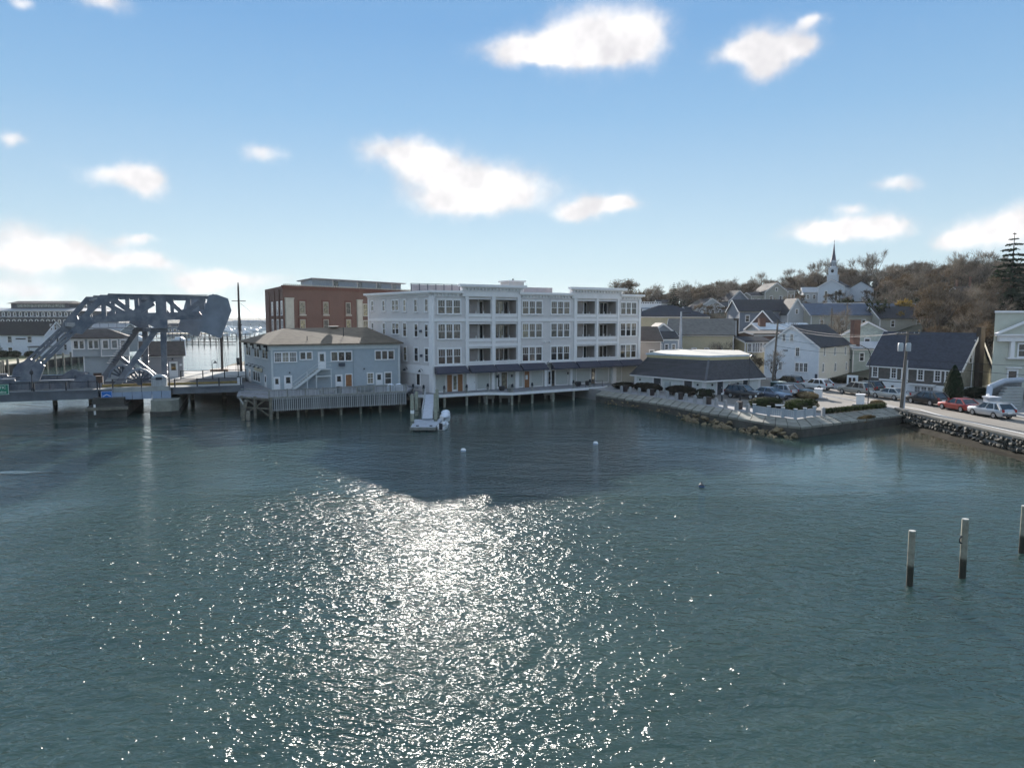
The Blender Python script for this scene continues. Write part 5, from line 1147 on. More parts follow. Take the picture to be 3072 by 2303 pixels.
subp('penthouse_roof', MB().prism([(-.7, -.8), (24.4, -.8), (24.4, 10), (4.5, 10)], 1.66, 1.85), M('penthouse_roof', (.33, .31, .32), .6), ph)
for x in (5.0, 11.2, 16.5, 21): subp('penthouse_window', MB().box(x, x + 1.3, -.06, -.005, .2, 1.5), GLASSC, ph); subp('mullion', MB().box(x - .12, x, -.1, -.005, 0, 1.65), TRIM, ph)
cr = MB(); k = .2
while k < KL: cr.box(k, k + .18, -.12, .02, 17.23, 17.5); k += .42
o = part('roof_coping', cr, LIME, bk, KF); o['kind'] = 'stuff'
# ================================================================ low hip-skirted building by the car park
LF1 = Fr((17.6, 102.6, 0), e=(7.4, -9.7)); LF2 = Fr((25, 92.9, 0), e=(8.8, 4.4)); l1, l2 = math.hypot(8, 10.3), math.hypot(9.6, 4.7)
low = thing('low_pavilion', 'low pale building with wide dark skirt roof and white flat top by the car park', 'building', (25, 92.7, 1.5))
FP = [(17.6, 102.6), (25, 92.9), (33.8, 97.3), (27.3, 108.5)]
PALE = M('pavilion_panel', (.72, .73, .70), .7, .06)
part('wall', MB().prism(FP, 1.4, 3.6), PALE, low)
EV = [(16.95, 103.0), (24.97, 92.1), (34.5, 97.1), (27.8, 109.8)]; RM = [(19.4, 102.2), (26.1, 95.0), (32.6, 98.2), (27.4, 106)]
def ring(A, za, B, zb):
    m = MB(); n = len(A); m.v += [(*p, za) for p in A] + [(*p, zb) for p in B]; m.f += [(i, (i + 1) % n, n + (i + 1) % n, n + i) for i in range(n)]; return m
sk = ring(EV, 3.45, RM, 5.95); sk.add([(*p, 3.44) for p in EV], [(3, 2, 1, 0)])
part('roof', sk, M('pavilion_shingles', (.055, .055, .06), .85, .2, kind='shingle', pitch=.13), low)
for a, b in zip(EV, RM): part('hip_cap', MB().bar((*a, 3.5), (*b, 6.0), .28, .1), M('hip_cap', (.11, .115, .125), .85), low)
part('eave_board', ring([(x, y) for x, y in EV], 3.28, EV, 3.46), TRIM, low)
WR = [(19.3, 102.6), (26.1, 95.3), (32.8, 98.4), (35.5, 112), (25.5, 117)]
part('upper_wall', MB().prism(WR, 3.2, 6.42), M('cream_board', (.55, .47, .27), .75, .1), low)
part('flat_roof', MB().prism(WR, 6.42, 6.56), M('white_membrane', (.44, .42, .37), .6, .05), low)
WRo = hip_over(WR, .18, 0, 0, 0); part('gutter', ring(WRo, 6.34, WRo, 6.54), M('gutter_white', (.6, .66, .72), .5), low)
for fr, spans in ((LF1, ((.05, .4), (3.35, 3.65), (4.95, 5.15), (8.75, 9.0), (10.3, 10.55), (11.9, 12.2))), (LF2, ((-.0, .35), (2.0, 2.2), (3.2, 3.4), (4.25, 4.5), (6.5, 6.7), (7.6, 7.8), (9.5, 9.84)))):
    for a, b in spans: part('pilaster', MB().box(a, b, -.08, -.003, 1.4, 3.44), TRIM, low, fr)
DSH = M('dark_shutter', (.05, .055, .065), .6, .1)
for fr, a, b in ((LF1, 3.7, 4.9), (LF1, 9.03, 10.25), (LF2, 2.25, 3.15), (LF2, 6.75, 7.55)): d = part('door', MB().box(a, b, -.06, -.003, 1.5, 3.4), DSH, low, fr); subp('handle', MB().box(b - .2, b - .14, -.1, -.06, 2.3, 2.5), WHITE, d)
for fr, x in ((LF1, 1.2), (LF1, 11.3), (LF2, 1.25), (LF2, 5.7)): part('wall_lamp', MB().lathe([(.05, 0), (.13, .05), (.13, .22), (.03, .3)], (x, -.16, 2.7), 8), DARKM, low, fr, 40)
part('utility_box', MB().box(5.9, 6.7, -.4, -.005, 1.5, 2.9), M('box_grey', (.42, .45, .45), .6), low, LF1)

# ================================================================ houses on the right
whf = Fr((43, 121.8, 1.5), e=(6.7, -5.8)); WCOL = M('house_white', (.72, .76, .80), .6, .05, kind='siding', pitch=.14); WGL = glass_mat('old_panes', [(0, (.06, .055, .05)), (.6, (.12, .10, .08)), (.85, (.2, .17, .12))])
BR6 = M('brown_sash', (.16, .14, .12), .7)
wh2 = house('gabled_house', 'large white gabled house with dark roof facing the car park', 'house', whf, 8.86, 16.8, 5.4, 8.85, WCOL, ROOF, 'y',
      [('f', 3.15, 6.22, .5, 1.15), ('f', 4.42, 6.22, .5, 1.15), ('f', 5.45, 3.8, .6, 1.4), ('f', 6.15, 1.28, 2.0, 1.4, 3), ('f', 2.7, 1.4, .5, 1.3), ('f', 1.2, 1.5, .45, 1.2)], style='dh6', over=.25, trim=WHITE, glass=WGL)
cf = faces(whf, 8.86, 16.8)['r']
part('side_wall', MB().quad((0, -.02, 0), (16.8, -.02, 0), (16.8, -.02, 5.4), (0, -.02, 5.4)), M('house_cream', (.70, .66, .58), .6, .05, kind='siding', pitch=.14), wh2, cf)
for x, z in ((2.6, 3.9), (8.0, 3.75), (13.9, 3.65), (2.2, 1.25), (8.6, 1.05), (14.8, .85)): add_window(wh2, cf, x, z, .8, 1.35, 1, 'dh6', .1, frame=WHITE, glass=WGL)
part('name_board', MB().box(3.1, 3.85, -.08, -.01, 4.62, 4.78), DARKM, wh2, whf); part('rear_wing', MB().box(1.5, 8.8, 16.85, 26, -.5, 2.6), M('house_cream', (.70, .66, .58)), wh2, whf); part('wing_roof', gable_roof(7.3, 9, 2.6, 4.2, 'y', .25), ROOF, wh2, whf.sub(1.5, 16.9)); part('meter', MB().box(8.4, 8.75, -.2, -.02, .2, 1.0), STEELD, wh2, whf)
part('chimney', MB().box(4.2, 5.3, 17.4, 18.5, 2, 6.4), CONC, wh2, whf)
shf = Fr((52, 104, 1.5), e=(6.4, -11)); SH = M('brown_shingle_wall', (.105, .095, .085), .9, .25, kind='shingle', pitch=.15)
sh = thing('shingled_house', 'long brown shingled house with steep dark roof, white ground floor and end chimney', 'house', shf.o)
part('wall', gable_mesh(12.73, 7.2, 3.55, 8.0, 'x', 1.0), SH, sh, shf); part('ground_floor', MB().box(-.05, 12.78, -.06, 7.2, -.5, 1.05), WHITE, sh, shf)
rf = part('roof', gable_roof(12.73, 7.2, 3.55, 8.0, 'x', .3), M('slate_blue_roof', (.04, .046, .062), .85, .2, kind='shingle', pitch=.15), sh, shf)
part('end_wall', MB().add([(12.76, -.02, -.5), (12.76, 7.22, -.5), (12.76, 7.22, 3.55), (12.76, 3.6, 8.0), (12.76, -.02, 3.55)], [(0, 1, 2, 3, 4)]), M('end_siding', (.33, .31, .25), .85, .2, kind='siding', pitch=.14), sh, shf)  # end gable has its own paler, warmer siding colour
part('eave_trim', MB().box(-.2, 12.9, -.32, -.2, 3.02, 3.25), TRIM, sh, shf)
for x in (-.33, 13.06):
    for y in (-.3, 7.5): part('barge_board', MB().bar((x, y, 3.1), (x, 3.6, 7.95), .08, .3), TRIM, sh, shf)
for x in (.9, 3.7, 5.3, 7.5, 9.8, 11.2): add_window(sh, shf, x, 1.62, .72, 1.5, 1, 'dh6', .13)
for x, w in ((.95, .5), (3.65, .5)): add_window(sh, shf.sub(0, -.06), x, -.1, w, .75, 1, 'fixed', .05)
add_window(sh, shf.sub(0, -.07), 8.1, -.2, 2.6, .95, 3, 'grid', .1); part('shop_cornice', MB().box(6.0, 9.7, -.55, -.07, .95, 1.12), TRIM, sh, shf)
part('fascia_sign', MB().box(1.6, 5.8, -.14, -.065, 1.18, 1.42), WHITE, sh, shf)
er = faces(shf, 12.76, 7.2)['r']; add_window(sh, er.sub(0, -.02), 3.0 - 1.0, 4.2, .55, 1.3, 1, 'dh', .1)
CHB = M('old_chimney', (.06, .045, .035), .9, .25, kind='brick'); ch = part('chimney', MB().box(12.79, 13.35, 3.1, 4.15, -.5, 8.7).box(12.74, 13.42, 3.02, 4.23, 8.7, 8.85), CHB, sh, shf); part('downpipe', MB().tube([(12.9, 2.7, 7.2), (12.9, 2.3, 3), (12.9, 2.3, -.3)], .06, 6), WHITE, sh, shf)
crf = Fr((60.4, 90, 1.5)); CRM = M('cream_clapboard', (.56, .56, .47), .65, .05, kind='siding', pitch=.14)
cr_ = thing('cream_building', 'tall cream clapboard building with white pediment at the right edge', 'building', crf.o)
part('wall', MB().prism([(0, 0), (16, 0), (26, 14), (10, 14)], -.5, 10.7), CRM, cr_, crf); part('roof_edge', MB().prism([(-.25, -.25), (16.2, -.25), (26.2, 14), (9.8, 14)], 10.7, 10.95), TRIM, cr_, crf)
part('pediment', MB().slab([(0, 8.0), (11.0, 8.0), (5.5, 10.4)], -.5, -.01), CRM, cr_, crf)
part('pediment_trim', MB().box(-.2, 11.2, -.85, -.51, 7.85, 8.05).bar((-.25, -.7, 8.05), (5.5, -.7, 10.5), .5, .22).bar((11.25, -.7, 8.05), (5.5, -.7, 10.5), .5, .22).box(.4, 11, -.5, -.01, 7.15, 7.84), TRIM, cr_, crf)
part('pilaster', MB().box(-.02, .5, -.1, -.005, 0, 7.14), CRM, cr_, crf)
part('loggia', MB().quad((1.9, -.012, 5.15), (9, -.012, 5.15), (9, -.012, 7.1), (1.9, -.012, 7.1)), CRM, cr_, crf); part('loggia_column', MB().box(1.95, 2.45, -.4, -.02, 5.15, 7.14).box(5.2, 5.7, -.4, -.02, 5.15, 7.14), TRIM, cr_, crf); part('loggia_sill', MB().box(1.6, 9.2, -.5, -.02, 4.95, 5.14), TRIM, cr_, crf)
add_window(cr_, crf.sub(0, -.02), 3.6, 5.2, .9, 1.6, 1, 'dh', .14); add_window(cr_, crf.sub(0, -.01), 2.6, 1.55, 1.1, 1.9, 1, 'dh', .16); add_window(cr_, crf, 7, 1.55, 1.1, 1.9, 1, 'dh', .16); part('window_hood', MB().box(1.7, 3.6, -.3, -.005, 3.75, 3.9), TRIM, cr_, crf)
st_ = thing('stair_balustrade', 'curved pale stone stair wall rising beside the cream building', 'stair', (55.5, 80, 1.5))
pts = [(52.6, 77.6, 1.7), (53.4, 79.5, 2.35), (54.2, 81.0, 2.75), (55.2, 82.4, 3.6), (57.5, 83.5, 4.2), (60, 84, 4.3)]
part('balustrade', MB().tube(pts, [.28, .3, .3, .33, .33, .33], 8), M('pale_stone', (.42, .45, .50), .85, .12), st_, ID, 40)
w2 = MB()
for (a, b, c), (d, e, f) in zip(pts, pts[1:]): w2.quad((a, b, 1.4), (d, e, 1.4), (d, e, f), (a, b, c)); 
part('wall', w2, M('stone_wall', (.2, .2, .2), .9, .25), st_); part('pier', MB().box(51.6, 52.7, 76.9, 78.0, 1.5, 2.9).box(51.5, 52.8, 76.8, 78.1, 2.9, 3.05), M('pale_stone', (.42, .45, .5)), st_); 
for k in range(8): part('step', MB().box(53 + k * .55, 56 + k * .4, 78.4 + k * .5, 79.2 + k * .5, 1.4, 1.65 + k * .28), CONC, st_)

# buildings behind the low pavilion
YEL = M('yellow_siding', (.50, .43, .29), .7, .07, kind='siding', pitch=.16)
def back_house(*a, **k): return house(*a, **k)
yf = Fr((27.9, 128.5, 1.6), e=(10.6, -3.2)); yh = house('yellow_hall', 'long pale yellow hall with wide brown roof behind the low pavilion', 'building', yf, 11.2, 11.5, 7.1, 9.75, YEL, M('hall_shingles', (.14, .13, .115), .9, .15, kind='shingle', pitch=.18), 'x', [('f', 2.2, 3.2, .7, 1.4), ('f', 4.6, 3.2, .7, 1.4), ('f', 6.8, 3.2, .7, 1.4), ('f', 9, 3.2, .7, 1.4), ('r', 3.6, 6.3, .8, 1.7), ('r', 7.2, 6.3, .8, 1.7), ('r', 2.0, 3.0, .7, 1.6)], over=.4)
yr = faces(yf, 11.2, 11.5)['r']; part('chimney', MB().box(5.0, 6.0, -.9, -.02, 2, 9.9), CHB, yh, yr); part('downpipe', MB().tube([(.1, -.3, 7.0), (.9, -.2, 5.5), (.9, -.15, 1)], .09, 6), DARKM, yh, yr); part('porch_roof', MB().box(4.5, 10.5, -3.5, -.03, 6.0, 6.2), ROOF, yh, yr)
house('sun_porch', 'white glazed porch annex right of the yellow hall', 'annex', Fr((40.7, 125.2, 1.6), e=(8, 3.0)), 5.2, 5, 5.9, 6.6, YEL, ROOF, 'x', [('f', .9, 4.1, .7, 1.4), ('f', 2.6, 4.0, 2.0, 1.6, 4), ('f', 4.4, 4.1, .8, 1.5)], style='grid')
house('grey_annex', 'small blue-grey gabled annex left of the yellow hall', 'building', Fr((24.2, 121.5, 1.6), e=(10, .4)), 4.0, 6, 6.5, 7.6, M('annex_grey', (.33, .37, .42), .7, .06, kind='siding'), ROOF, 'x', [('f', .9, 4.6, .55, .9), ('f', 2.0, 4.6, .55, .9), ('f', 3.2, 4.6, .55, .9)], over=.2)
house('gable_wing', 'pale gable wing peeking above the blue-grey annex', 'building', Fr((24.6, 127, 1.6), e=(10, .4)), 4.2, 5, 7.4, 9.0, M('annex_grey', (.33, .37, .42)), ROOF, 'y', [('f', 2.1, 6.2, .5, .8)])
house('taupe_building', 'plain taupe building with brown roof right beside the waterfront building', 'building', Fr((20.4, 119.5, 1.6), e=(10, .3)), 4.4, 8, 6.3, 8.4, M('taupe_wall', (.36, .32, .29), .7, .06), ROOFB, 'x', [('f', 2.9, 3.2, .7, 1.4)])
man = thing('mansard_house', 'cream house with dark mansard roof and white dormers behind the waterfront building', 'house', (24, 150, 1.6)); mf = Fr((24, 150, 1.6), rad(4))
part('wall', MB().box(0, 9.4, 0, 9, -1, 10.1), M('mansard_cream', (.58, .53, .42), .7, .06), man, mf)
mr = MB(); mr.add([(-.3, -.3, 10.1), (9.7, -.3, 10.1), (9.7, 9.3, 10.1), (-.3, 9.3, 10.1), (.7, .7, 11.9), (8.7, .7, 11.9), (8.7, 8.3, 11.9), (.7, 8.3, 11.9)], [(0, 1, 5, 4), (1, 2, 6, 5), (2, 3, 7, 6), (3, 0, 4, 7), (4, 5, 6, 7)]); part('roof', mr, ROOF, man, mf); part('roof_edge', MB().box(.4, 9.0, .3, 8.6, 11.9, 12.1), M('lead_grey', (.25, .28, .33), .7), man, mf)
for x, w in ((3.9, 1.0), (7.2, 2.4)):
    d = part('dormer', MB().box(x - w / 2 - .2, x + w / 2 + .2, -.25, 1.5, 10.2, 11.85), WHITE, man, mf); add_window(man, mf.sub(0, -.26), x, 10.5, w, 1.1, 1 if w < 2 else 3, 'dh', .08)
for x in (3.6, 6.0, 8.2): add_window(man, mf, x, 8.4, .7, 1.3, 1, 'dh', .08)
rl = MB()
for k in range(14): rl.box(1 + k * .5, 1.1 + k * .5, 1.5, 1.56, 12.1, 13.3)
rl.box(1, 7.6, 1.48, 1.58, 13.25, 13.35); part('widow_walk', rl, WHITE, man, mf); part('widow_walk_panel', MB().box(1, 7.6, 1.6, 1.64, 12.1, 13.0), TRIM, man, mf)
house('dark_roof_block', 'broad dark hipped roof rising behind the yellow hall', 'building', Fr((24.5, 144, 1.6), e=(10, 0)), 15, 12, 10.4, 12.6, YEL, M('blueblack_roof', (.03, .034, .045), .85, .2), 'x', [('f', 4, 6, 1, 1.5)], hip=True)
HW = M('hill_white', (.50, .51, .52), .7, .08, kind='siding', pitch=.2); HG = M('hill_grey', (.22, .24, .28), .75, .1, kind='siding', pitch=.2); HT2 = M('hill_cream', (.42, .40, .34), .7, .08, kind='siding', pitch=.2)
def hillhouse(name, label, u, y, dep, w, d, h0, h1, wall, roof, ang, ridge, wins, **k):
    x = (u - 1536) / 2150 * y; z = max(1.5, hz(x, y)) + dep - (2.2 if y > 225 else 0); return house(name, label, 'house', Fr((x, y, z), rad(ang)), w, d, h0, h1, wall, roof, ridge, wins, z0=-4, **k)
def W4(w, z, n=3, hh=1.4): return [('f', w * (i + .5) / n, z, .8, hh) for i in range(n)]
hillhouse('barn_house', 'dark red-brown gambrel-like barn with white trim behind the yellow hall', 2235, 158, 0, 7, 9, 5.5, 9.5, M('barn_brown', (.10, .065, .06), .8), ROOF, -30, 'y', [('f', 3.5, 6.2, .8, 1.2)])
hillhouse('grey_house', 'grey clapboard house with long dark roof and white gable, mid-slope', 2215, 176, .5, 16, 9, 7.0, 9.8, HG, ROOF, 2, 'x', [('f', 2, 4.4, .9, 1.5), ('f', 6, 4.4, .9, 1.5), ('f', 12, 4.4, .9, 1.5)])
hillhouse('white_gable_dormer', 'steep white gable at the end of the grey long-roofed house', 2360, 172, 1, 4.2, 6, 6.2, 9.6, HW, ROOF, 2, 'y', [('f', 2.1, 6.0, .6, 1.0)])
hillhouse('porch_house', 'white house with broad white porch roof behind the utility pole', 2280, 146, 1.0, 11, 8, 5.6, 6.8, HW, M('porch_white_roof', (.6, .62, .63), .6), 3, 'x', W4(11, 3.4, 4), chimney=[(1.0, 2.0, 1.2, 7.8)])
hillhouse('red_block', 'dark red-brown brick block with flat roof left of the white gabled house', 2262, 136, .4, 8, 8, 6.2, 6.6, BRK, ROOF, 5, 'x', W4(8, 3.2, 3))
hillhouse('hill_house', 'white cross-gabled house among the trees at the top left of the slope', 2085, 236, 1.0, 11, 9, 3.2, 6.6, HW, ROOF, 10, 'y', [('f', 3, 1.5, .9, 1.4), ('f', 6, 1.5, .9, 1.4), ('f', 8.5, 1.5, .9, 1.4)])
hillhouse('hill_wing', 'low grey wing left of the white cross-gabled hill house', 2060, 238, .5, 5, 6, 3.0, 4.4, HG, ROOF, 10, 'x', [('f', 2.5, 1.2, .8, 1.2)])
hillhouse('hill_house', 'grey-blue gabled house mid-way along the wooded skyline', 2182, 246, .5, 8, 8, 4.5, 8.0, HG, ROOF, 15, 'y', [('f', 2.5, 1.8, .8, 1.3), ('f', 5.2, 1.8, .8, 1.3)])
hillhouse('hill_house', 'pale cream gabled house with long wings, right of centre on the slope', 2290, 250, 1.5, 8, 10, 5.0, 8.0, HT2, ROOF, 5, 'y', [('f', 2.2, 2, .9, 1.5), ('f', 5.6, 2, .9, 1.5), ('f', 4, 5.2, .7, 1.1)])
hillhouse('hill_wing', 'cream wing left of the pale gabled hill house', 2249, 251, 1.3, 5.5, 7, 4.4, 5.4, HT2, ROOF, 5, 'x', W4(5.5, 1.6, 3))
hillhouse('hill_wing', 'cream wing right of the pale gabled hill house', 2345, 251, 1.2, 4, 7, 5.0, 5.8, HT2, ROOF, 5, 'x', W4(4, 1.6, 3, 2.0))
hillhouse('hill_cottage', 'small white cottage with pale roof left of the church', 2404, 240, 2.5, 5, 5, 3.6, 5.2, HW, M('pale_roof', (.4, .42, .44), .7), -12, 'x', [('f', 1.4, 1.4, .8, 1.3), ('f', 3.4, 1.4, .8, 1.3)])
hillhouse('distant_tower_house', 'white windowed gable among trees near the left end of the wood', 1970, 262, .3, 4, 4, 5.5, 6.5, HW, ROOF, 0, 'x', [('f', 1.2, 3, .9, 1.8), ('f', 2.8, 3, .9, 1.8)])
hillhouse('long_store', 'long low building with blue-grey roof behind the white gabled house', 2430, 168, 1.5, 30, 9, 5.6, 8.2, HT2, M('bluegrey_roof', (.10, .12, .16), .8, .15), 2, 'x', W4(30, 3.0, 6))
hillhouse('white_flat_house', 'small white flat-roofed house below the church', 2486, 190, 1.5, 10, 7, 4.6, 5.2, HW, M('pale_roof', (.4, .42, .44)), -2, 'x', W4(10, 1.9, 3))
hillhouse('dark_roof_house', 'pale house with dark roof left of the wooded slope', 2636, 165, 1.0, 12, 8, 3.6, 6.2, HT2, ROOF, 3, 'x', W4(12, 1.6, 2))
hillhouse('green_gable', 'pale green shingled gable behind the white gabled house', 2520, 140, .5, 9.5, 9, 5.4, 8.0, M('green_shingle', (.40, .43, .38), .8, .15, kind='shingle', pitch=.25), ROOF, -25, 'y', [('f', 4.7, 3.4, .9, 1.4)])
hillhouse('low_green_house', 'low pale green building between the white house and the shingled house', 2560, 128, .2, 10, 8, 4.2, 5.2, M('pale_green', (.38, .42, .38), .75), M('pale_roof', (.4, .42, .44)), 8, 'x', W4(10, 2, 3), chimney=[(1.2, 1.5, 1.2, 9.2)])
hillhouse('hilltop_house', 'brown house with skylight on the hilltop at the right edge', 3010, 176, -2.5, 9, 8, 4.5, 7.0, M('hill_brown', (.16, .15, .13), .8), M('brown_slate', (.13, .125, .12), .8), -8, 'x', [('f', 3, 2.5, 1, 1.4), ('f', 8, 2.5, 1, 1.4)])
hillhouse('ridge_chimney_house', 'dark house with two pale chimneys on the wooded ridge', 2872, 205, -3.6, 5, 6, 4.5, 6.5, M('hill_brown', (.16, .15, .13)), ROOF, 0, 'x', [('f', 3.5, 2.5, 1, 1.4)], chimney=[(.6, 3, .45, 8.6), (4.4, 3, .45, 9.3)])
# church
chf = Fr((98.8, 233, hz(102, 235) + .2), rad(-34)); WCH = M('church_white', (.60, .63, .67), .6, .04)
chu = house('church', 'white church with tall dark spire on the hill', 'church', chf, 10.5, 19, 6.0, 8.6, WCH, ROOF, 'y', [('f', 3.2, .8, 1.0, 3.6), ('f', 7.3, .8, 1.0, 3.6), ('r', 3, .8, 1.1, 3.8), ('r', 7, .8, 1.1, 3.8), ('r', 11, .8, 1.1, 3.8), ('r', 15, .8, 1.1, 3.8)], z0=-4)
cx0 = 5.25
part('tower', MB().box(cx0 - 2.0, cx0 + 2.0, .6, 4.6, 6.0, 10.0).box(cx0 - 2.2, cx0 + 2.2, .4, 4.8, 10.0, 10.25), WCH, chu, chf)
part('belfry', MB().box(cx0 - 1.55, cx0 + 1.55, 1.05, 4.15, 10.25, 12.7).box(cx0 - 1.75, cx0 + 1.75, .85, 4.35, 12.7, 12.95), WCH, chu, chf); part('clock_face', MB().lathe([(.02, 0), (.02, .01)], (0, 0, 0), 6).slab([(cx0 + .62 * math.cos(q), 11.6 + .62 * math.sin(q)) for q in [2 * math.pi * i / 16 for i in range(16)]], .98, 1.04), DARKM, chu, chf)
part('lantern', MB().lathe([(1.15, 12.95), (1.15, 15.2), (1.35, 15.25), (1.35, 15.5)], (cx0, 2.6, 0), 8), WCH, chu, chf, 20)
for k in range(8): q = 2 * math.pi * (k + .5) / 8; part('louvre', MB().bar((cx0 + 1.1 * math.cos(q), 2.6 + 1.1 * math.sin(q), 13.4), (cx0 + 1.1 * math.cos(q), 2.6 + 1.1 * math.sin(q), 14.8), .3), DARKM, chu, chf)
part('spire', MB().lathe([(1.05, 15.5), (.55, 18.0), (.04, 22.0)], (cx0, 2.6, 0), 8), M('spire_lead', (.10, .09, .12), .7), chu, chf, 20); part('finial', MB().lathe([(.05, 22), (.18, 22.3), (.05, 22.6), (.03, 23.0)], (cx0, 2.6, 0), 6), DARKM, chu, chf)
part('transept', gable_mesh(9, 5, 5.6, 8.0, 'y', -4), WCH, chu, chf.sub(10.5, 13, 0)) ; part('transept_roof', gable_roof(9, 5, 5.6, 8.0, 'y', .3), ROOF, chu, chf.sub(10.5, 13, 0))

chu.scale = (.74, .74, .88)
# ================================================================ cars
def car(kind, label, x, y, head, col, z=1.51, group='parked cars', metal=.35):
    "head: heading vector; local x forward"
    ang = math.atan2(head[1], head[0]); L, Wd, H, hood, belt = {'suv': (4.6, 1.88, 1.68, 1.02, .98), 'sedan': (4.7, 1.82, 1.42, .84, .88), 'wagon': (4.7, 1.84, 1.55, .94, .94)}[kind]
    f = Fr((x, y, z), ang); t = thing('parked_car', label, 'car', f.o, group)
    paint = M('car_' + label.split(' with')[0].replace(' ', '_')[:40], col, .28, .04, metal=metal, spec=.6); paint.node_tree.nodes['Principled BSDF'].inputs['Coat Weight'].default_value = .6
    hw = Wd / 2; h = MB()
    # lower body stations front to rear: x, bottom, top, half width
    st = [(L / 2, .42, hood - .28, hw * .72), (L / 2 - .12, .3, hood - .12, hw * .9), (L / 2 - .6, .26, hood - .02, hw * .98), (L * .17, .26, belt + .06, hw), (-L * .05, .26, belt + .05, hw), (-L * .3, .26, belt + .08, hw), (-L / 2 + .35, .28, (belt + .10) if kind != 'sedan' else belt + .06, hw * .97), (-L / 2 + .06, .34, (belt + .02) if kind != 'sedan' else belt - .02, hw * .9), (-L / 2, .45, belt - .15, hw * .78)]
    for q, b, tp, w in st: h.v += [(q, -w * .9, b), (q, -w, b + .2), (q, -w, tp - .2), (q, -w * .9, tp - .02), (q, 0, tp + .03), (q, w * .9, tp - .02), (q, w, tp - .2), (q, w, b + .2), (q, w * .9, b)]
    n = 9
    for i in range(len(st) - 1):
        for k in range(n): a, b = i * n + k, i * n + (k + 1) % n; h.f.append((a, b, b + n, a + n))
    h.f += [tuple(range(n - 1, -1, -1)), tuple((len(st) - 1) * n + k for k in range(n))]
    body = part('body', h, paint, t, f, 45)
    # greenhouse: glass volume with painted roof and pillars
    if kind == 'sedan': x0, x1, x2, x3 = L * .19, L * .02, -L * .24, -L * .40
    elif kind == 'suv': x0, x1, x2, x3 = L * .21, L * .05, -L * .36, -L * .455
    else: x0, x1, x2, x3 = L * .2, L * .04, -L * .34, -L * .47
    zb = belt; g = MB(); wb, wt = hw * .93, hw * .74
    g.add([(x0, -wb, zb), (x0, wb, zb), (x3, wb, zb + .02), (x3, -wb, zb + .02), (x1, -wt, H - .05), (x1, wt, H - .05), (x2, wt, H - .05), (x2, -wt, H - .05)], [(0, 1, 5, 4), (1, 2, 6, 5), (2, 3, 7, 6), (3, 0, 4, 7), (4, 5, 6, 7)])
    part('glass', g, M('car_glass', (.015, .017, .02), .05, .05, spec=.9), t, f)
    r = MB(); r.add([(x1 + .06, -wt - .02, H - .06), (x1 + .06, wt + .02, H - .06), (x2 - .04, wt + .02, H - .06), (x2 - .04, -wt - .02, H - .06), (x1 - .1, -wt * .85, H), (x1 - .1, wt * .85, H), (x2 + .15, wt * .85, H - .01), (x2 + .15, -wt * .85, H - .01)], [(0, 1, 5, 4), (1, 2, 6, 5), (2, 3, 7, 6), (3, 0, 4, 7), (4, 5, 6, 7), (3, 2, 1, 0)])
    part('roof', r, paint, t, f, 40)
    pl = MB()
    for s in (-1, 1):
        pl.bar((x0, s * wb, zb), (x1, s * wt, H - .04), .07); pl.bar((x3, s * wb, zb), (x2, s * wt, H - .04), .16 if kind != 'sedan' else .1)
        for fx in ((.5,) if kind == 'sedan' else (.36, .72)):
            xa = x0 + (x3 - x0) * fx; xb = x1 + (x2 - x1) * fx; pl.bar((xa, s * (wb + .005), zb), (xb, s * (wt + .005), H - .04), .08)
        if kind != 'sedan': pl.bar((x1 - .2, s * wt * .9, H + .05), (x2 + .1, s * wt * .9, H + .05), .04)
    part('pillars', pl, paint, t, f)
    tm = MB().tube([(0, -.11, 0), (0, .11, 0)], [.335, .335], 16).mesh('tyre', 40); rm = MB().tube([(0, -.115, 0), (0, .115, 0)], [.215, .215], 12).mesh('rim', 40)
    for wx in (L * .30, -L * .29):
        for s in (-1, 1):
            w_ = part('wheel', tm, M('tyre', (.02, .02, .02), .9), t, Fr(f.p(wx, s * (hw - .1), .335), ang)); link('rim', rm, M('rim_alloy', (.45, .46, .48), .35, metal=.7), w_)
    for s in (-1, 1):
        part('headlight', MB().box(L / 2 - .16, L / 2 - .03, s * hw * .66 - .16, s * hw * .66 + .16, hood - .33, hood - .17), M('lamp_glass', (.7, .72, .75), .1), t, f); part('tail_light', MB().box(-L / 2 - .01, -L / 2 + .12, s * hw * .74 - .12, s * hw * .74 + .1, belt - .22, belt + .06), M('tail_red', (.35, .02, .02), .25), t, f); part('mirror', MB().box(x0 - .35, x0 - .2, s * (hw + .02), s * (hw + .17), zb + .0, zb + .13) if s > 0 else MB().box(x0 - .35, x0 - .2, -hw - .17, -hw - .02, zb, zb + .13), paint, t, f)
    part('bumper', MB().box(L / 2 - .06, L / 2 + .04, -hw * .74, hw * .74, .32, .5).box(-L / 2 - .04, -L / 2 + .06, -hw * .78, hw * .78, .34, .52), M('bumper_dark', (.05, .05, .055), .6), t, f); part('licence_plate', MB().box(-L / 2 - .06, -L / 2 - .03, -.26, .26, .6, .74), WHITE, t, f)
    return t
car('suv', 'black SUV with a shiny windscreen nearest the low pavilion', 29.2, 89.8, (.70, -.71), (.012, .014, .02))
car('sedan', 'grey-blue sedan right beside the black SUV', 32.6, 89.3, (.55, -.83), (.13, .17, .24))
car('wagon', 'silver hatchback parked between the grey-blue sedan and the dark green SUV', 34.6, 92.2, (-.5, .86), (.36, .38, .42))
car('suv', 'dark green SUV with its nose toward the flower bed', 36.6, 92.0, (.5, -.86), (.012, .03, .035))
car('suv', 'dark SUV standing behind the car park on the street', 40.4, 104.6, (-.5, .86), (.02, .018, .016))
car('wagon', 'white wagon in front of the white gabled house', 42.9, 100.8, (-.46, .89), (.70, .72, .74), metal=.05)
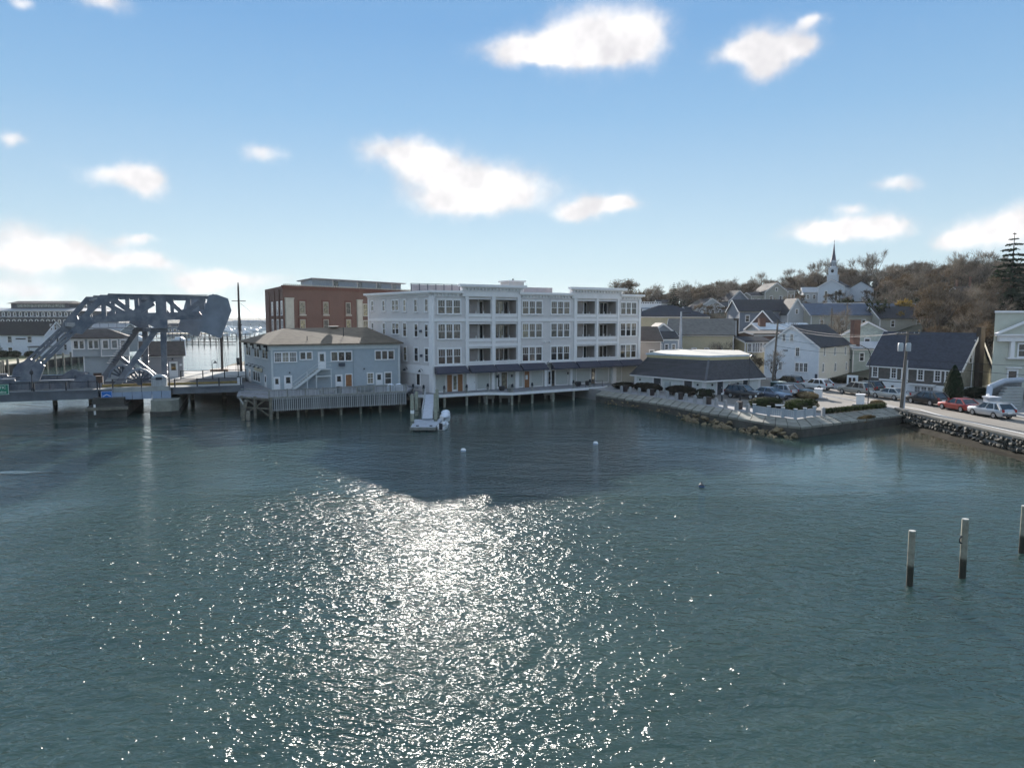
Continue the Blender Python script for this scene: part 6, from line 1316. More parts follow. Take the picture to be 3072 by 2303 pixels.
car('suv', 'beige-silver SUV with red tail lamp in front of the shingled house', 45.4, 94.2, (-.40, .92), (.34, .33, .30))
car('suv', 'dark green-black SUV just behind the beige-silver one', 47.8, 96.2, (-.38, .92), (.02, .03, .035))
car('sedan', 'pale silver sedan left of the tall utility pole', 47.2, 89.0, (-.36, .93), (.48, .49, .48))
car('wagon', 'black hatchback right of the utility pole', 48.5, 83.3, (-.26, .97), (.012, .012, .014))
car('sedan', 'bright red sedan on the shore road', 48.6, 77.4, (-.12, .99), (.36, .03, .02), metal=.15)
car('wagon', 'silver crossover rearmost on the shore road near the stair wall', 48.9, 72.6, (-.12, .99), (.50, .52, .55))

# ================================================================ street furniture
GRAN = M('granite', (.33, .33, .33), .85, .18, vs_=4, bump=.25, bs=30)
BOL = [(14.88, 96.93), (15.83, 95.52), (16.8, 94.14), (17.66, 92.37), (18.59, 91.08), (19.59, 89.82), (20.27, 87.81), (21.25, 87.03), (21.78, 84.77), (22.55, 83.32), (23.52, 82.0), (23.96, 79.91), (24.62, 78.0), (25.3, 76.3)]
bm1 = MB().add([(-.17, -.17, 0), (.17, -.17, 0), (.17, .17, 0), (-.17, .17, 0), (-.14, -.14, .82), (.14, -.14, .82), (.14, .14, .82), (-.14, .14, .82), (0, 0, .93)], [(0, 3, 2, 1), (0, 1, 5, 4), (1, 2, 6, 5), (2, 3, 7, 6), (3, 0, 4, 7), (4, 5, 8), (5, 6, 8), (6, 7, 8), (7, 4, 8)]).mesh('granite_bollard')
ORD = ['first', 'second', 'third', 'fourth', 'fifth', 'sixth', 'seventh', 'eighth', 'ninth', 'tenth', 'eleventh', 'twelfth', 'thirteenth', 'fourteenth']
for i, (x, y) in enumerate(BOL):
    o = link('granite_bollard', bm1, GRAN); o.location = (x, y, 1.5); o.rotation_euler = (0, 0, random.uniform(-.1, .1) - .9); tag(o, '%s granite bollard from the boardwalk end along the seawall promenade' % ORD[i], 'bollard', 'granite bollards along the promenade')
o = link('granite_bollard', bm1, GRAN); o.location = (32.07, 73.3, 1.5); tag(o, 'lone granite bollard at the car park entrance beside the white fence', 'bollard', 'granite bollards along the promenade')
for i, (x, y) in enumerate([(15.4, 97.5), (18.15, 92.85), (20.8, 88.3), (22.95, 83.4), (25.1, 78.7)]):
    t = thing('litter_bin', '%s brown litter box beside the granite bollards, counted from the boardwalk' % ORD[i], 'bin', (x, y, 1.5), 'brown boxes by the bollards'); f = Fr((x, y, 1.5), -.9)
    part('body', MB().box(-.28, .28, -.28, .28, 0, .8), M('bin_brown', (.05, .038, .035), .7), t, f); part('lid', MB().box(-.31, .31, -.31, .31, .8, .87), M('bin_brown', (.05, .038, .035)), t, f)
for lab, x, y in (('short black bollard lamp with white cap behind the black SUV', 25.5, 86.5), ('short black bollard lamp beside the curb near the bins', 26.9, 84.0), ('short black bollard lamp with pale head near the car noses', 28.6, 83.6), ('short black bollard lamp left of the first hedge', 29.0, 80.9)):
    t = thing('path_lamp', lab, 'lamp', (x, y, 1.5), 'path lamps in the car park'); f = Fr((x, y, 1.5)); part('post', MB().lathe([(.09, 0), (.08, .8)], n=8), DARKM, t, f, 40); part('head', MB().lathe([(.11, .8), (.13, .92), (.05, 1.02)], n=8), WHITE if 'pale' in lab or 'white' in lab else DARKM, t, f, 40)
# white low fence round the point
fw = thing('white_fence', 'low white panel fence round the seawall point', 'fence', (28.3, 71.2, 1.5))
FNC = M('fence_paint', (.36, .40, .44), .7, .1)
FW = [(25.6, 75.2), (26.5, 73.4), (27.5, 72.2), (28.3, 71.0), (29.6, 71.9), (31.0, 72.9)]
for p in FW: part('post', MB().box(-.14, .14, -.14, .14, 0, .95).box(-.18, .18, -.18, .18, .95, 1.03), FNC, fw, Fr((*p, 1.5), -.5))
for a, b in zip(FW, FW[1:]):
    a, b = Vector(a), Vector(b); d = (b - a); L = d.length; f = Fr((*a, 1.5), math.atan2(d.y, d.x)); part('rail', MB().box(.14, L - .14, -.04, .04, .76, .84).box(.14, L - .14, -.04, .04, .1, .18), FNC, fw, f)
    n = max(3, int(L / .28))
    for k in range(n): part('board', MB().box(.18 + k * (L - .36) / n, .18 + (k + .86) * (L - .36) / n, -.02, .02, .12, .78), FNC, fw, f)
for lab, x, y in (('white square stone pier beside the flower bed', 38.4, 89.3), ('white square stone pier left of the dark street lamp', 40.4, 82.6)):
    t = thing('stone_pier', lab, 'pillar', (x, y, 1.5), 'white piers at the car park entrance'); f = Fr((x, y, 1.5), -.5); part('shaft', MB().box(-.42, .42, -.42, .42, 0, 1.15), WHITE, t, f); part('cap', MB().box(-.5, .5, -.5, .5, 1.15, 1.28), TRIM, t, f); part('plinth', MB().box(-.8, .9, -.7, .7, 0, .14), PAVE, t, f)
t = thing('bench', 'white and black stone bench between the two round hedges', 'bench', (29.8, 78.4, 1.5)); part('seat', MB().box(-.75, .75, -.25, .25, .42, .55), WHITE, t, Fr((29.8, 78.4, 1.5), -.2)); part('leg', MB().box(-.7, -.5, -.22, .22, 0, .42), DARKM, t, Fr((29.8, 78.4, 1.5), -.2)); part('leg', MB().box(.5, .7, -.22, .22, 0, .42), DARKM, t, Fr((29.8, 78.4, 1.5), -.2)); part('back_panel', MB().box(-.72, .72, .2, .25, .05, .42), DARKM, t, Fr((29.8, 78.4, 1.5), -.2))
t = thing('dumpster', 'dark green bin with pale lid at the right end of the low pavilion', 'bin', (36.4, 97.6, 1.5)); part('body', MB().box(-.8, .8, -.6, .6, 0, 1.3), M('bin_green', (.02, .05, .045), .6), t, Fr((36.4, 97.6, 1.5), .4)); part('lid', MB().box(-.86, .86, -.66, .66, 1.3, 1.42), M('bin_lid', (.3, .38, .38), .6), t, Fr((36.4, 97.6, 1.5), .4))
t = thing('sign_box', 'small white house-shaped sign box above the beige-silver SUV', 'sign', (49.2, 103.2, 1.5)); part('box', MB().box(-.7, .7, -.3, .3, .4, 1.8), WHITE, t, Fr((49.2, 103.2, 1.5), -.6)); part('pane', MB().box(-.45, -.08, -.34, -.305, .7, 1.5).box(.08, .45, -.34, -.305, .7, 1.5), GLASS, t, Fr((49.2, 103.2, 1.5), -.6)); part('legs', MB().box(-.6, -.5, -.1, .1, 0, .4).box(.5, .6, -.1, .1, 0, .4), WHITE, t, Fr((49.2, 103.2, 1.5), -.6))
# poles, lamps, wires
PW = M('utility_pole_wood', (.15, .13, .11), .9, .25, vs_=2)
def utility(lab, x, y, z0, h, arms, trans=0, lean=0, r=.19):
    t = thing('utility_pole', lab, 'utility pole', (x, y, z0), 'utility poles'); f = Fr((x, y, z0))
    part('pole', MB().tube([(0, 0, -.3), (lean, 0, h)], [r, r * .66], 10), PW, t, f, 40)
    for zz, w in arms:
        a = part('crossarm', MB().box(lean - w / 2, lean + w / 2, -.08, .08, zz, zz + .13), PW, t, f)
        for k in (-1, -.6, .6, 1): subp('insulator', MB().lathe([(.05, zz + .13), (.07, zz + .2), (.03, zz + .3)], (lean + k * w * .46, 0, 0), 6), M('insulator', (.3, .3, .28), .4), a)
    for k in range(trans): s = -1 if k == 0 else 1; part('transformer', MB().lathe([(.26, 0), (.28, .1), (.28, .8), (.2, .92)], (s * .42, -.1, h - 2.2), 10), M('transformer_grey', (.42, .45, .47), .5), t, f, 40)
    return t
utility('leaning utility pole with crossarm in front of the white gabled house', 39.2, 107.5, 1.5, 9.8, ((9.2, 2.2),), 0, .55, .2)
utility('tall utility pole with twin grey transformers beside the shore road', 43.3, 79.2, 1.5, 8.6, ((8.2, 2.6),), 2, .35, .19)
up2 = [o for o in COL.objects if o.name.startswith('utility_pole')][1]; part('conduit', MB().tube([(.28, -.05, 0), (.42, -.02, 5.4)], .1, 8), M('conduit_grey', (.5, .5, .52), .5), up2, Fr((43.3, 79.2, 1.5)), 40)
utility('slim utility pole behind the white gabled house', 73.5, 158, 4, 11, ((10.4, 1.6),)); utility('slim pole with small lamp between the back roofs', 63.5, 143, 3, 10.5, ())
t = thing('light_mast', 'tall pale tapering mast rising behind the low pavilion', 'mast', (27.6, 117.5, 1.6)); part('mast', MB().lathe([(.3, 4.4), (.26, 7), (.14, 11)], n=10), M('mast_grey', (.36, .38, .42), .6), t, Fr((27.6, 117.5, 1.6)), 40); part('base', MB().lathe([(.5, -.2), (.45, 4.4)], n=10), CONC, t, Fr((27.6, 117.5, 1.6)), 40); part('arm', MB().box(0, 1.6, -.06, .06, 10.7, 10.85), DARKM, t, Fr((27.6, 117.5, 1.6)))
lamp_post('slender dark street lamp with curved arm standing by the promenade hedge', (39.7, 79.4, 1.5), 6.6, 'street lamps on shore', 'cobra', rad(20)); lamp_post('dark lamp post in front of the low pavilion', (31.2, 94.0, 1.5), 5.4, 'street lamps on shore', 'bell', rad(20))
def wire(a, b, sag, lab):
    m = MB(); a, b = Vector(a), Vector(b); n = 14; m.tube([a.lerp(b, i / n) - Vector((0, 0, sag * 4 * (i / n) * (1 - i / n))) for i in range(n + 1)], .022, 4, False)
    o = solo('power_line', m, DARKM, lab, 'wire', 'overhead wires'); return o
wire((39.7, 107.5, 10.8), (43.6, 79.2, 9.9), .9, 'upper overhead wire between the two big utility poles'); wire((38.9, 107.5, 10.8), (42.6, 79.2, 9.9), 1.1, 'outer overhead wire between the two big utility poles')
wire((39.6, 107.5, 8.6), (62, 118, 6.6), .5, 'wire from the leaning pole across the white gabled house'); wire((39.6, 107.5, 7.4), (62, 117, 6.0), .6, 'lower wire across the white gabled house'); wire((43.6, 79.2, 7.0), (75, 70, 6.8), .5, 'wire from the transformer pole to the right edge'); wire((43.6, 79.2, 6.4), (75, 70, 5.4), .6, 'lower wire from the transformer pole to the right edge'); wire((39.7, 107.5, 9.2), (46.5, 117, 8.7), .3, 'short service wire to the white gable')
# ================================================================ vegetation
BARK = leaf_mat('bark', (.10, .088, .078), (.19, .165, .145), .95); TWIG = leaf_mat('twigs', (.11, .095, .08), (.25, .215, .175), .95); TWIGB = leaf_mat('twigs_russet', (.115, .092, .07), (.22, .165, .12), .95)
YLW = leaf_mat('yellow_leaves', (.22, .14, .03), (.38, .25, .05)); RUS = leaf_mat('russet_leaves', (.085, .068, .042), (.17, .12, .07)); PINE = leaf_mat('pine_needles', (.018, .032, .022), (.04, .062, .036)); YEW = leaf_mat('yew_leaves', (.028, .042, .014), (.10, .12, .035)); BRUSH = leaf_mat('brush', (.075, .066, .045), (.16, .13, .09)); IVY = leaf_mat('ivy', (.02, .034, .012), (.07, .09, .03))
def bare_tree(seed, h, spread=.55, levels=5, vase=0., twl=1.0, leaves=0, leaf=.25, tw=.045):
    rnd = random.Random(seed); tk, tg, lf = MB(), MB(), MB()
    def strip_(a, b, w, mb):
        d = (b - a); s = d.cross(Vector((rnd.uniform(-1, 1), rnd.uniform(-1, 1), rnd.uniform(-1, 1)))).normalized() * w
        mb.add([a - s, a + s, b + s * .4, b - s * .4], [(0, 1, 2, 3)])
    def br(p, d, L, r, lv):
        n = 3 if lv < 2 else 2; pts = [p]; dirs = d
        for i in range(n):
            dirs = (dirs + Vector((rnd.gauss(0, .16), rnd.gauss(0, .16), rnd.gauss(.05, .1)))).normalized(); pts.append(pts[-1] + dirs * L / n)
        if lv <= 2: tk.tube(pts, [r * (1 - .4 * i / n) for i in range(n + 1)], 6 if lv == 0 else 4, False)
        else:
            for a, b in zip(pts, pts[1:]): strip_(a, b, max(tw * .55, r * .8), tg)
        if lv >= levels:
            for k in range(4):
                q = pts[rnd.randint(1, n)]; dd = (dirs + Vector((rnd.gauss(0, .5), rnd.gauss(0, .5), rnd.gauss(.15, .4)))).normalized(); e = q + dd * twl * rnd.uniform(.5, 1.1); strip_(q, e, tw * .5, tg)
                for _ in range(leaves):
                    c = q.lerp(e, rnd.random()) + Vector((rnd.gauss(0, .15), rnd.gauss(0, .15), rnd.gauss(0, .15))); u = Vector((rnd.gauss(0, 1), rnd.gauss(0, 1), rnd.gauss(0, 1))).normalized(); v = u.orthogonal().normalized(); s = leaf * rnd.uniform(.6, 1.2); lf.add([c - u * s - v * s * .6, c + u * s - v * s * .6, c + u * s + v * s * .6, c - u * s + v * s * .6], [(0, 1, 2, 3)])
            return
        kids = 3 if lv < 2 else rnd.choice((2, 3, 3))
        if lv == 0: kids = 4
        for k in range(kids):
            q = pts[-1] if k < 2 else pts[rnd.randint(1, n)]
            az = rnd.uniform(0, 6.28) if lv else 6.28 * k / kids + rnd.uniform(-.5, .5); sp = spread * rnd.uniform(.7, 1.35)
            side = Vector((math.cos(az), math.sin(az), 0)); nd = (dirs + side * sp + Vector((0, 0, .12 + vase))).normalized()
            br(q, nd, L * rnd.uniform(.62, .82), r * .6, lv + 1)
    br(Vector((0, 0, -.6)), Vector((0, 0, 1)), h * .3, h * .022 + .06, 0)
    return tk.mesh('trunk'), tg.mesh('crown'), (lf.mesh('leaves') if leaves else None)
def conifer(seed, h, r, tiers=14, dense=26, droop=.25, gap=False):
    rnd = random.Random(seed); tk = MB().lathe([(h * .02 + .05, -.6), (h * .012, h * .6), (.02, h)], n=6); nd = MB()
    for t in range(tiers):
        f = t / (tiers - 1); z = h * (.10 + .88 * f); rr = r * (1 - f) ** .8 + .15
        for k in range(max(5, int(dense * (1 - f * .7)))):
            a = rnd.uniform(0, 6.28); L = rr * rnd.uniform(.65, 1.1); d = Vector((math.cos(a), math.sin(a), -droop * rnd.uniform(.3, 1.2))); s = Vector((-math.sin(a), math.cos(a), 0))
            if gap: tk.tube([(0, 0, z), tuple(Vector((0, 0, z)) + d * L * .8)], [.04, .02], 3, False)
            m = 4 if not gap else 5
            for j in range(m):
                c = Vector((0, 0, z)) + d * L * (.15 + .85 * (j + rnd.random()) / m); w = L * .16 + .12; u = (d + Vector((rnd.gauss(0, .3), rnd.gauss(0, .3), rnd.gauss(0, .3)))).normalized(); v = (s + Vector((0, 0, rnd.gauss(0, .5)))).normalized()
                nd.add([c - u * w - v * w * .4, c + u * w - v * w * .4, c + u * w + v * w * .4, c - u * w + v * w * .4], [(0, 1, 2, 3)])
    return tk.mesh('trunk'), nd.mesh('crown')
def leafy(mb, n, fn, s, rnd):
    for _ in range(n):
        c, nn = fn(); u = Vector((rnd.gauss(0, 1), rnd.gauss(0, 1), rnd.gauss(0, 1))); u = (u - nn * u.dot(nn) * .6).normalized(); v = u.cross(nn + Vector((.01, .02, .03))).normalized(); k = s * rnd.uniform(.6, 1.3)
        mb.add([c - u * k, c + v * k * .55, c + u * k, c - v * k * .55], [(0, 1, 2, 3)])
def shrub_mesh(seed, size, n=900, s=.09, box=.0):
    rnd = random.Random(seed); mb = MB(); sx, sy, sz = size
    def fn():
        d = Vector((rnd.gauss(0, 1), rnd.gauss(0, 1), rnd.gauss(.2, 1))).normalized(); k = 1 + .12 * mnoise.noise(d * 2.3 + Vector((seed, 0, 0))) + rnd.uniform(-.08, .05)
        p = d.copy()
        if box: p = Vector((math.copysign(abs(d.x) ** (1 - box), d.x), math.copysign(abs(d.y) ** (1 - box), d.y), math.copysign(abs(d.z) ** (1 - box), d.z)))
        return Vector((p.x * sx * k, p.y * sy * k, sz + p.z * sz * k)), d
    leafy(mb, n, fn, s, rnd); return mb.mesh('foliage')
def shrub(name, lab, loc_, size, mat, n=900, s=.09, seed=1, group=None, rz=0, box=0., cat='shrub', me=None):
    t = thing(name, lab, cat, loc_, group, rz)
    me = me or shrub_mesh(seed, size, n, s, box); link('foliage', me, mat, t)
    c = MB().blob((0, 0, size[2]), (size[0] * .86, size[1] * .86, size[2] * .9), seed=seed, amp=.08, seg=12, ring=8); link('dark_core', c.mesh('dark_core', 60), M('shrub_core', (.02, .02, .012), .95), t); return t  # solid dark blob added inside so the shrub does not show through
TREES = {}
def tree_proto(key, meshes, mats):
    TREES[key] = (meshes, mats)
for i in range(6): a = bare_tree(100 + i, 11, .5 + .05 * (i % 3), 5, tw=.042); tree_proto('bare%d' % i, a, (BARK, TWIG, None))
for i in range(4): a = bare_tree(140 + i, 9.5, .6, 5, leaves=1, leaf=.12, tw=.042); tree_proto('rus%d' % i, a, (BARK, TWIGB, RUS))
for i in range(2): a = bare_tree(160 + i, 6.5, .6, 4, leaves=5, leaf=.16, tw=.05); tree_proto('yel%d' % i, a, (BARK, TWIGB, YLW))
for i in range(2): a = bare_tree(170 + i, 14, .42, 5, vase=.1, tw=.06, twl=1.4); tree_proto('tall%d' % i, a, (BARK, TWIG, None))
for i in range(3): a = conifer(180 + i, 11, 2.8, 15, 30); tree_proto('pine%d' % i, (a[0], a[1], None), (BARK, PINE, None))
a = conifer(190, 11.5, 4.6, 15, 30, .10, True); tree_proto('spruce', (a[0], a[1], None), (BARK, PINE, None))
def tree(name, lab, key, x, y, z, s, group, rz=None):
    (tk, cr, lf), (m0, m1, m2) = TREES[key]; t = thing(name, lab, 'tree', (x, y, z), group, random.uniform(0, 6.28) if rz is None else rz); t.scale = (s, s, s * random.uniform(.92, 1.1))
    link('trunk', tk, m0, t); c = link('crown', cr, m1, t)
    if lf: link('leaves', lf, m2, t)
    return t
HOUSES = [(2000, 30, 262), (2100, 75, 236), (2222, 55, 246), (2310, 85, 250), (2440, 50, 240), (2530, 95, 233), (2545, 75, 190), (2600, 170, 168), (2290, 95, 176), (2330, 130, 146), (2030, 90, 150), (2260, 40, 158), (2700, 70, 165), (3040, 60, 176), (2890, 30, 205), (2560, 80, 140)]
LBL = {'bare': ('bare_tree', 'bare grey-brown tree in the wood on the hill', 'bare trees on the hill'), 'rus': ('oak_tree', 'russet-brown tree with clinging leaves on the wooded hill', 'russet trees on the hill'), 'pine': ('pine_tree', 'dark evergreen standing in the wood on the hill', 'evergreens on the hill')}
rnd = random.Random(42); n = 0; tries = 0
while n < 520 and tries < 20000:
    tries += 1
    u = rnd.uniform(1860, 3180); far = rnd.random(); y = 128 + 175 * far ** .6 if u > 2600 else 180 + 135 * far ** .55
    x = (u - 1536) / 2150 * y
    if any(abs(u - hu) < hw + 12 and hy - 42 < y < hy + 5 for hu, hw, hy in HOUSES): continue
    if u > 2860 and y < 135: continue
    z = hz(x, y); k = rnd.random(); key = 'bare%d' % rnd.randint(0, 5) if k < .56 else 'rus%d' % rnd.randint(0, 3) if k < .88 else 'pine%d' % rnd.randint(0, 2)
    kind = key.rstrip('0123456789'); nm, lab, gr = LBL[kind]; zn = 'above the yellow hall' if u < 2150 else 'left of the church' if u < 2440 else 'around the church' if u < 2640 else 'on the slope above the shingled house' if u < 2900 else 'at the right edge above the cream building'; lab = lab.replace('in the wood on the hill', 'in the wood ' + zn).replace('on the wooded hill', 'in the wood ' + zn); gr = gr.replace('on the hill', zn); s = rnd.uniform(.68, 1.1) * (.86 if u > 2600 else (.62 + .3 * ease(200, 270, y))) * (.8 if kind == 'pine' else 1.0)
    tree(nm, lab, key, x, y, z, s, gr); n += 1
for k in range(70):
    u = rnd.uniform(2625, 2985); y = rnd.uniform(119, 170); x = (u - 1536) / 2150 * y
    if any(abs(u - hu) < hw + 12 and hy - 42 < y < hy + 5 for hu, hw, hy in HOUSES): continue
    rs = k % 3 != 0; tree('oak_tree' if rs else 'bare_tree', 'russet-brown leaning tree low on the slope behind the shingled house' if rs else 'bare pale-limbed tree low on the slope behind the shingled house', ('rus%d' % rnd.randint(0, 3)) if rs else 'bare%d' % rnd.randint(0, 5), x, y, hz(x, y), rnd.uniform(.7, 1.15), 'russet trees behind the shingled house' if rs else 'bare trees behind the shingled house')
def skyt(lab, name, key, u, v, y, s):
    "a tree on the skyline whose top reaches the given height in the view"
    x = (u - 1536) / 2150 * y; z = hz(x, y)
    if v: s = max(.4, (11.5 + (955 - v) / 2150 * y - z) / max(p.co.z for p in TREES[key][0][1].vertices))
    tree(name, lab, key, x, y, z, s, None)
for lab, key, u, v, y in (('tall bare tree left of the steeple', 'tall0', 2445, 772, 250), ('tall bare tree behind the steeple', 'tall1', 2487, 768, 262), ('large bare tree right of the church', 'tall0', 2592, 758, 250), ('tall forked bare tree right of the church, beside the large one', 'tall1', 2636, 748, 252), ('round bare tree on the skyline left of the church', 'tall0', 2362, 802, 262), ('lone bare tree above the wood, right part', 'tall1', 2845, 762, 215), ('twin bare trees near the spruce', 'tall0', 2935, 738, 205), ('bare tree just left of the spruce', 'tall1', 2903, 770, 212), ('wide bare tree where the wood begins beside the waterfront building', 'rus1', 1900, 826, 235)): skyt(lab, 'skyline_tree', key, u, v, y, 1)
skyt('big layered spruce on the hilltop near the right edge', 'spruce_tree', 'spruce', 3022, 724, 172, 1.05)
skyt('broad green pine in the wood above the yellow hall', 'pine_tree', 'pine0', 2018, 0, 255, 1.0); skyt('second green pine right of the broad one', 'pine_tree', 'pine1', 2062, 0, 258, .8); skyt('dark evergreen at the far right edge behind the cream building', 'pine_tree', 'pine2', 3065, 0, 150, 1.1)
for lab, key, u, y, s in (('yellow-leaved tree behind the dark hipped roof', 'yel0', 2075, 172, .9), ('second yellow-leaved tree right of the first behind the hipped roof', 'yel1', 2108, 176, .8), ('golden tree at the edge of the wooded slope', 'yel0', 2712, 172, 1.1), ('small golden tree below the church on the right', 'yel1', 2680, 168, .8), ('russet shrubby tree with pale twigs above the yellow hall', 'rus2', 2035, 195, .8)): skyt(lab, 'autumn_tree', key, u, 0, y, s)
rnd = random.Random(77); n = 0
while n < 95:
    u = rnd.uniform(1990, 2620); y = rnd.uniform(150, 232); x = (u - 1536) / 2150 * y
    if any(abs(u - hu - 20) < hw and hy - 7 < y < hy + 5 for hu, hw, hy in HOUSES): continue
    n += 1; rs = rnd.random() < .5; tree('garden_tree', 'small russet garden tree between the houses on the slope' if rs else 'small bare garden tree between the houses on the slope', ('rus%d' % rnd.randint(0, 3)) if rs else 'bare%d' % rnd.randint(0, 5), x, y, hz(x, y), rnd.uniform(.32, .58), 'russet garden trees' if rs else 'bare garden trees')
# ivy-clad vase-shaped tree and a smaller one in front of the church
def ivy_tree(lab, u, y, h, seed):
    x = (u - 1536) / 2150 * y; z = hz(x, y); t = thing('ivy_tree', lab, 'tree', (x, y, z)); rnd = random.Random(seed); tk, lf = MB(), MB()
    for k in range(16):
        a = rnd.uniform(0, 6.28); tilt = rnd.uniform(.15, .75); top = Vector((math.cos(a) * tilt * h * .75, math.sin(a) * tilt * h * .75, h * rnd.uniform(.75, 1.0) * (1 - .25 * tilt))); base = Vector((0, 0, h * .25)); mid = base.lerp(top, .5) + Vector((0, 0, h * .04)); tk.tube([(0, 0, -.5), base, mid, top], [.3, .22, .12, .03], 5, False)
        for j in range(120):
            f = rnd.random(); p = (base.lerp(mid, f * 2) if f < .5 else mid.lerp(top, f * 2 - 1)); rr = .5 * (1 - f) + .13; c = p + Vector((rnd.gauss(0, rr), rnd.gauss(0, rr), rnd.gauss(0, rr))); leafy(lf, 1, lambda: (c, Vector((rnd.gauss(0, 1), rnd.gauss(0, 1), rnd.gauss(0, 1))).normalized()), .24, rnd)
    link('trunk', tk.mesh('trunk'), BARK, t); link('crown', lf.mesh('crown'), IVY, t)
ivy_tree('ivy-clad vase-shaped dark green tree right of the church', 2645, 168, 9.5, 5); ivy_tree('small ivy-clad tree in front of the church side', 2525, 205, 6.0, 8)
# undergrowth on the hill reads as one mass
def brush():
    rnd = random.Random(5); mb = MB()
    for _ in range(15000):
        u = rnd.uniform(1850, 3150); y = rnd.uniform(124, 300) if u > 2600 else rnd.uniform(160, 300); x = (u - 1536) / 2150 * y
        if any(abs(u - hu) < hw + 4 and hy - 16 < y < hy + 4 for hu, hw, hy in HOUSES): continue
        z = hz(x, y); h = rnd.uniform(.4, 1.7); b = Vector((x, y, z - .1))
        for k in range(2):
            tip = b + Vector((rnd.gauss(0, .6), rnd.gauss(0, .6), h)); s = Vector((rnd.uniform(-1, 1), rnd.uniform(-1, 1), .2)).normalized() * rnd.uniform(.05, .2); mb.add([b - s, b + s, tip + s * .7, tip - s * .7], [(0, 1, 2, 3)])
    return mb
o = struct('undergrowth', brush(), BRUSH, kind='stuff'); tag(o, 'brown leafless undergrowth covering the wooded hill', 'undergrowth')
# hedges and shrubs by the water
shrub('round_hedge', 'rounded green hedge left of the stone bench', (28.7, 80.4, 1.5), (1.9, .95, .55), YEW, 2600, .1, 11, 'round hedges by the car park', rad(10), .2, 'hedge')
shrub('round_hedge', 'rounded green hedge right of the stone bench', (31.7, 77.9, 1.5), (2.0, .95, .62), YEW, 2800, .1, 12, 'round hedges by the car park', rad(18), .2, 'hedge')
bxm = shrub_mesh(21, (.36, .34, .3), 420, .06, .3)
for k in range(14):
    f = k / 13; shrub('box_shrub', '%s small clipped box shrub in the row by the car park edge, from the left' % ORD[k], (33.2 + 8.4 * f, 74.9 + 4.9 * f, 1.5), (.36, .34, .3), YEW, me=bxm, seed=21, group='box shrubs along the car park edge', rz=k)
BRN = leaf_mat('dull_shrub', (.035, .03, .02), (.085, .07, .04))
shrub('shrub_bed', 'dull brown-green shrub mass at the left end of the low pavilion', (18.6, 97.6, 1.5), (2.3, 1.1, .62), BRN, 3600, .12, 31, None, rad(-52)); shrub('shrub_bed', 'dull brown-green shrub mass in the middle of the low pavilion front', (22.0, 92.6, 1.5), (2.3, 1.05, .66), BRN, 3600, .12, 32, None, rad(-52)); shrub('box_hedge', 'squared dark hedge at the front corner of the low pavilion', (24.3, 89.6, 1.5), (1.1, .7, .58), leaf_mat('dark_box', (.015, .02, .01), (.04, .05, .02)), 1800, .08, 33, None, rad(-40), .5, 'hedge'); shrub('shrub_bed', 'low dark shrubs at the end of the boardwalk', (15.9, 101.5, 1.5), (1.6, .9, .5), BRN, 1600, .1, 34)
shrub('grass_bed', 'straw-coloured ornamental grasses beside the white stone pier', (37.0, 89.4, 1.5), (1.5, .6, .4), leaf_mat('straw', (.25, .17, .08), (.42, .32, .18)), 1800, .13, 35, None, rad(-55)); shrub('grass_bed', 'straw-coloured ornamental grasses beside the shore road', (41.8, 81.4, 1.5), (.8, .5, .35), leaf_mat('straw', (.25, .17, .08), (.42, .32, .18)), 900, .1, 36)
shrub('marsh_grass', 'orange-brown weeds hanging on the seawall', (37.2, 74.6, .55), (1.7, .25, .42), leaf_mat('weed_orange', (.16, .10, .035), (.30, .19, .07)), 900, .1, 37, None, rad(32))
t = thing('arborvitae', 'tall dark green conical arborvitae at the corner of the shingled house', 'tree', (54.0, 87.2, 1.5))
rnd = random.Random(3); mb = MB()
def av():
    f = rnd.random() ** .8; z = f * 4.3; r = (1.05 * (1 - f ** 2.2) + .08) * (.75 + .3 * min(1, f * 6)); a = rnd.uniform(0, 6.28); rr = r * rnd.uniform(.8, 1.05); return Vector((math.cos(a) * rr, math.sin(a) * rr, z)), Vector((math.cos(a), math.sin(a), .3)).normalized()
leafy(mb, 5200, av, .11, rnd); link('foliage', mb.mesh('foliage'), leaf_mat('arborvitae', (.012, .026, .012), (.035, .06, .022)), t); link('trunk', MB().lathe([(.75, .1), (.8, 1.2), (.55, 3), (.05, 4.2)], n=10).mesh('trunk', 60), M('shrub_core', (.02, .02, .012)), t)  # the trunk here is a solid dark core filling the cone
for lab, x, y, sz in (('dark shrubs below the cream building', 61, 87.5, (3.0, 1.0, .7)), ('dark shrubs at the foot of the end chimney', 58.6, 89.6, (1.8, 1.1, .7)), ('low yellowing shrubs at the right edge below the stair wall', 55.5, 72.5, (2.0, .9, .5)), ('brown shrubs along the foundation of the white gabled house', 52.0, 110.5, (3.2, .8, .5))): shrub('foundation_shrub', lab, (x, y, 1.5), sz, BRN if 'brown' in lab else YEW if 'yellow' in lab else leaf_mat('dark_box', (.015, .02, .01), (.04, .05, .02)), 2000, .12, int(x), None, 0)
tree('young_tree', 'slender bare tree before the white gable wall', 'bare2', 41.3, 112.5, 1.5, .5, None); tree('young_tree', 'bare shrubby tree between pavilion and white gabled house', 'rus3', 38.5, 113, 1.5, .5, None); tree('young_tree', 'bare bushy tree at the yellow hall front', 'bare1', 33.5, 121, 1.5, .62, None); tree('young_tree', 'second bare bushy tree at the yellow hall front', 'bare4', 36.5, 120.5, 1.5, .6, None); tree('young_tree', 'bare tree rising behind the white gabled roof', 'tall1', 66, 141, 3, .75, None); tree('young_tree', 'bare tree behind the utility pole crossarm', 'bare3', 58, 150, 3, .8, None)
tree('evergreen_tree', 'small dark evergreen before the long white house', 'pine1', -129.5, 180.5, 1.9, .45, None)
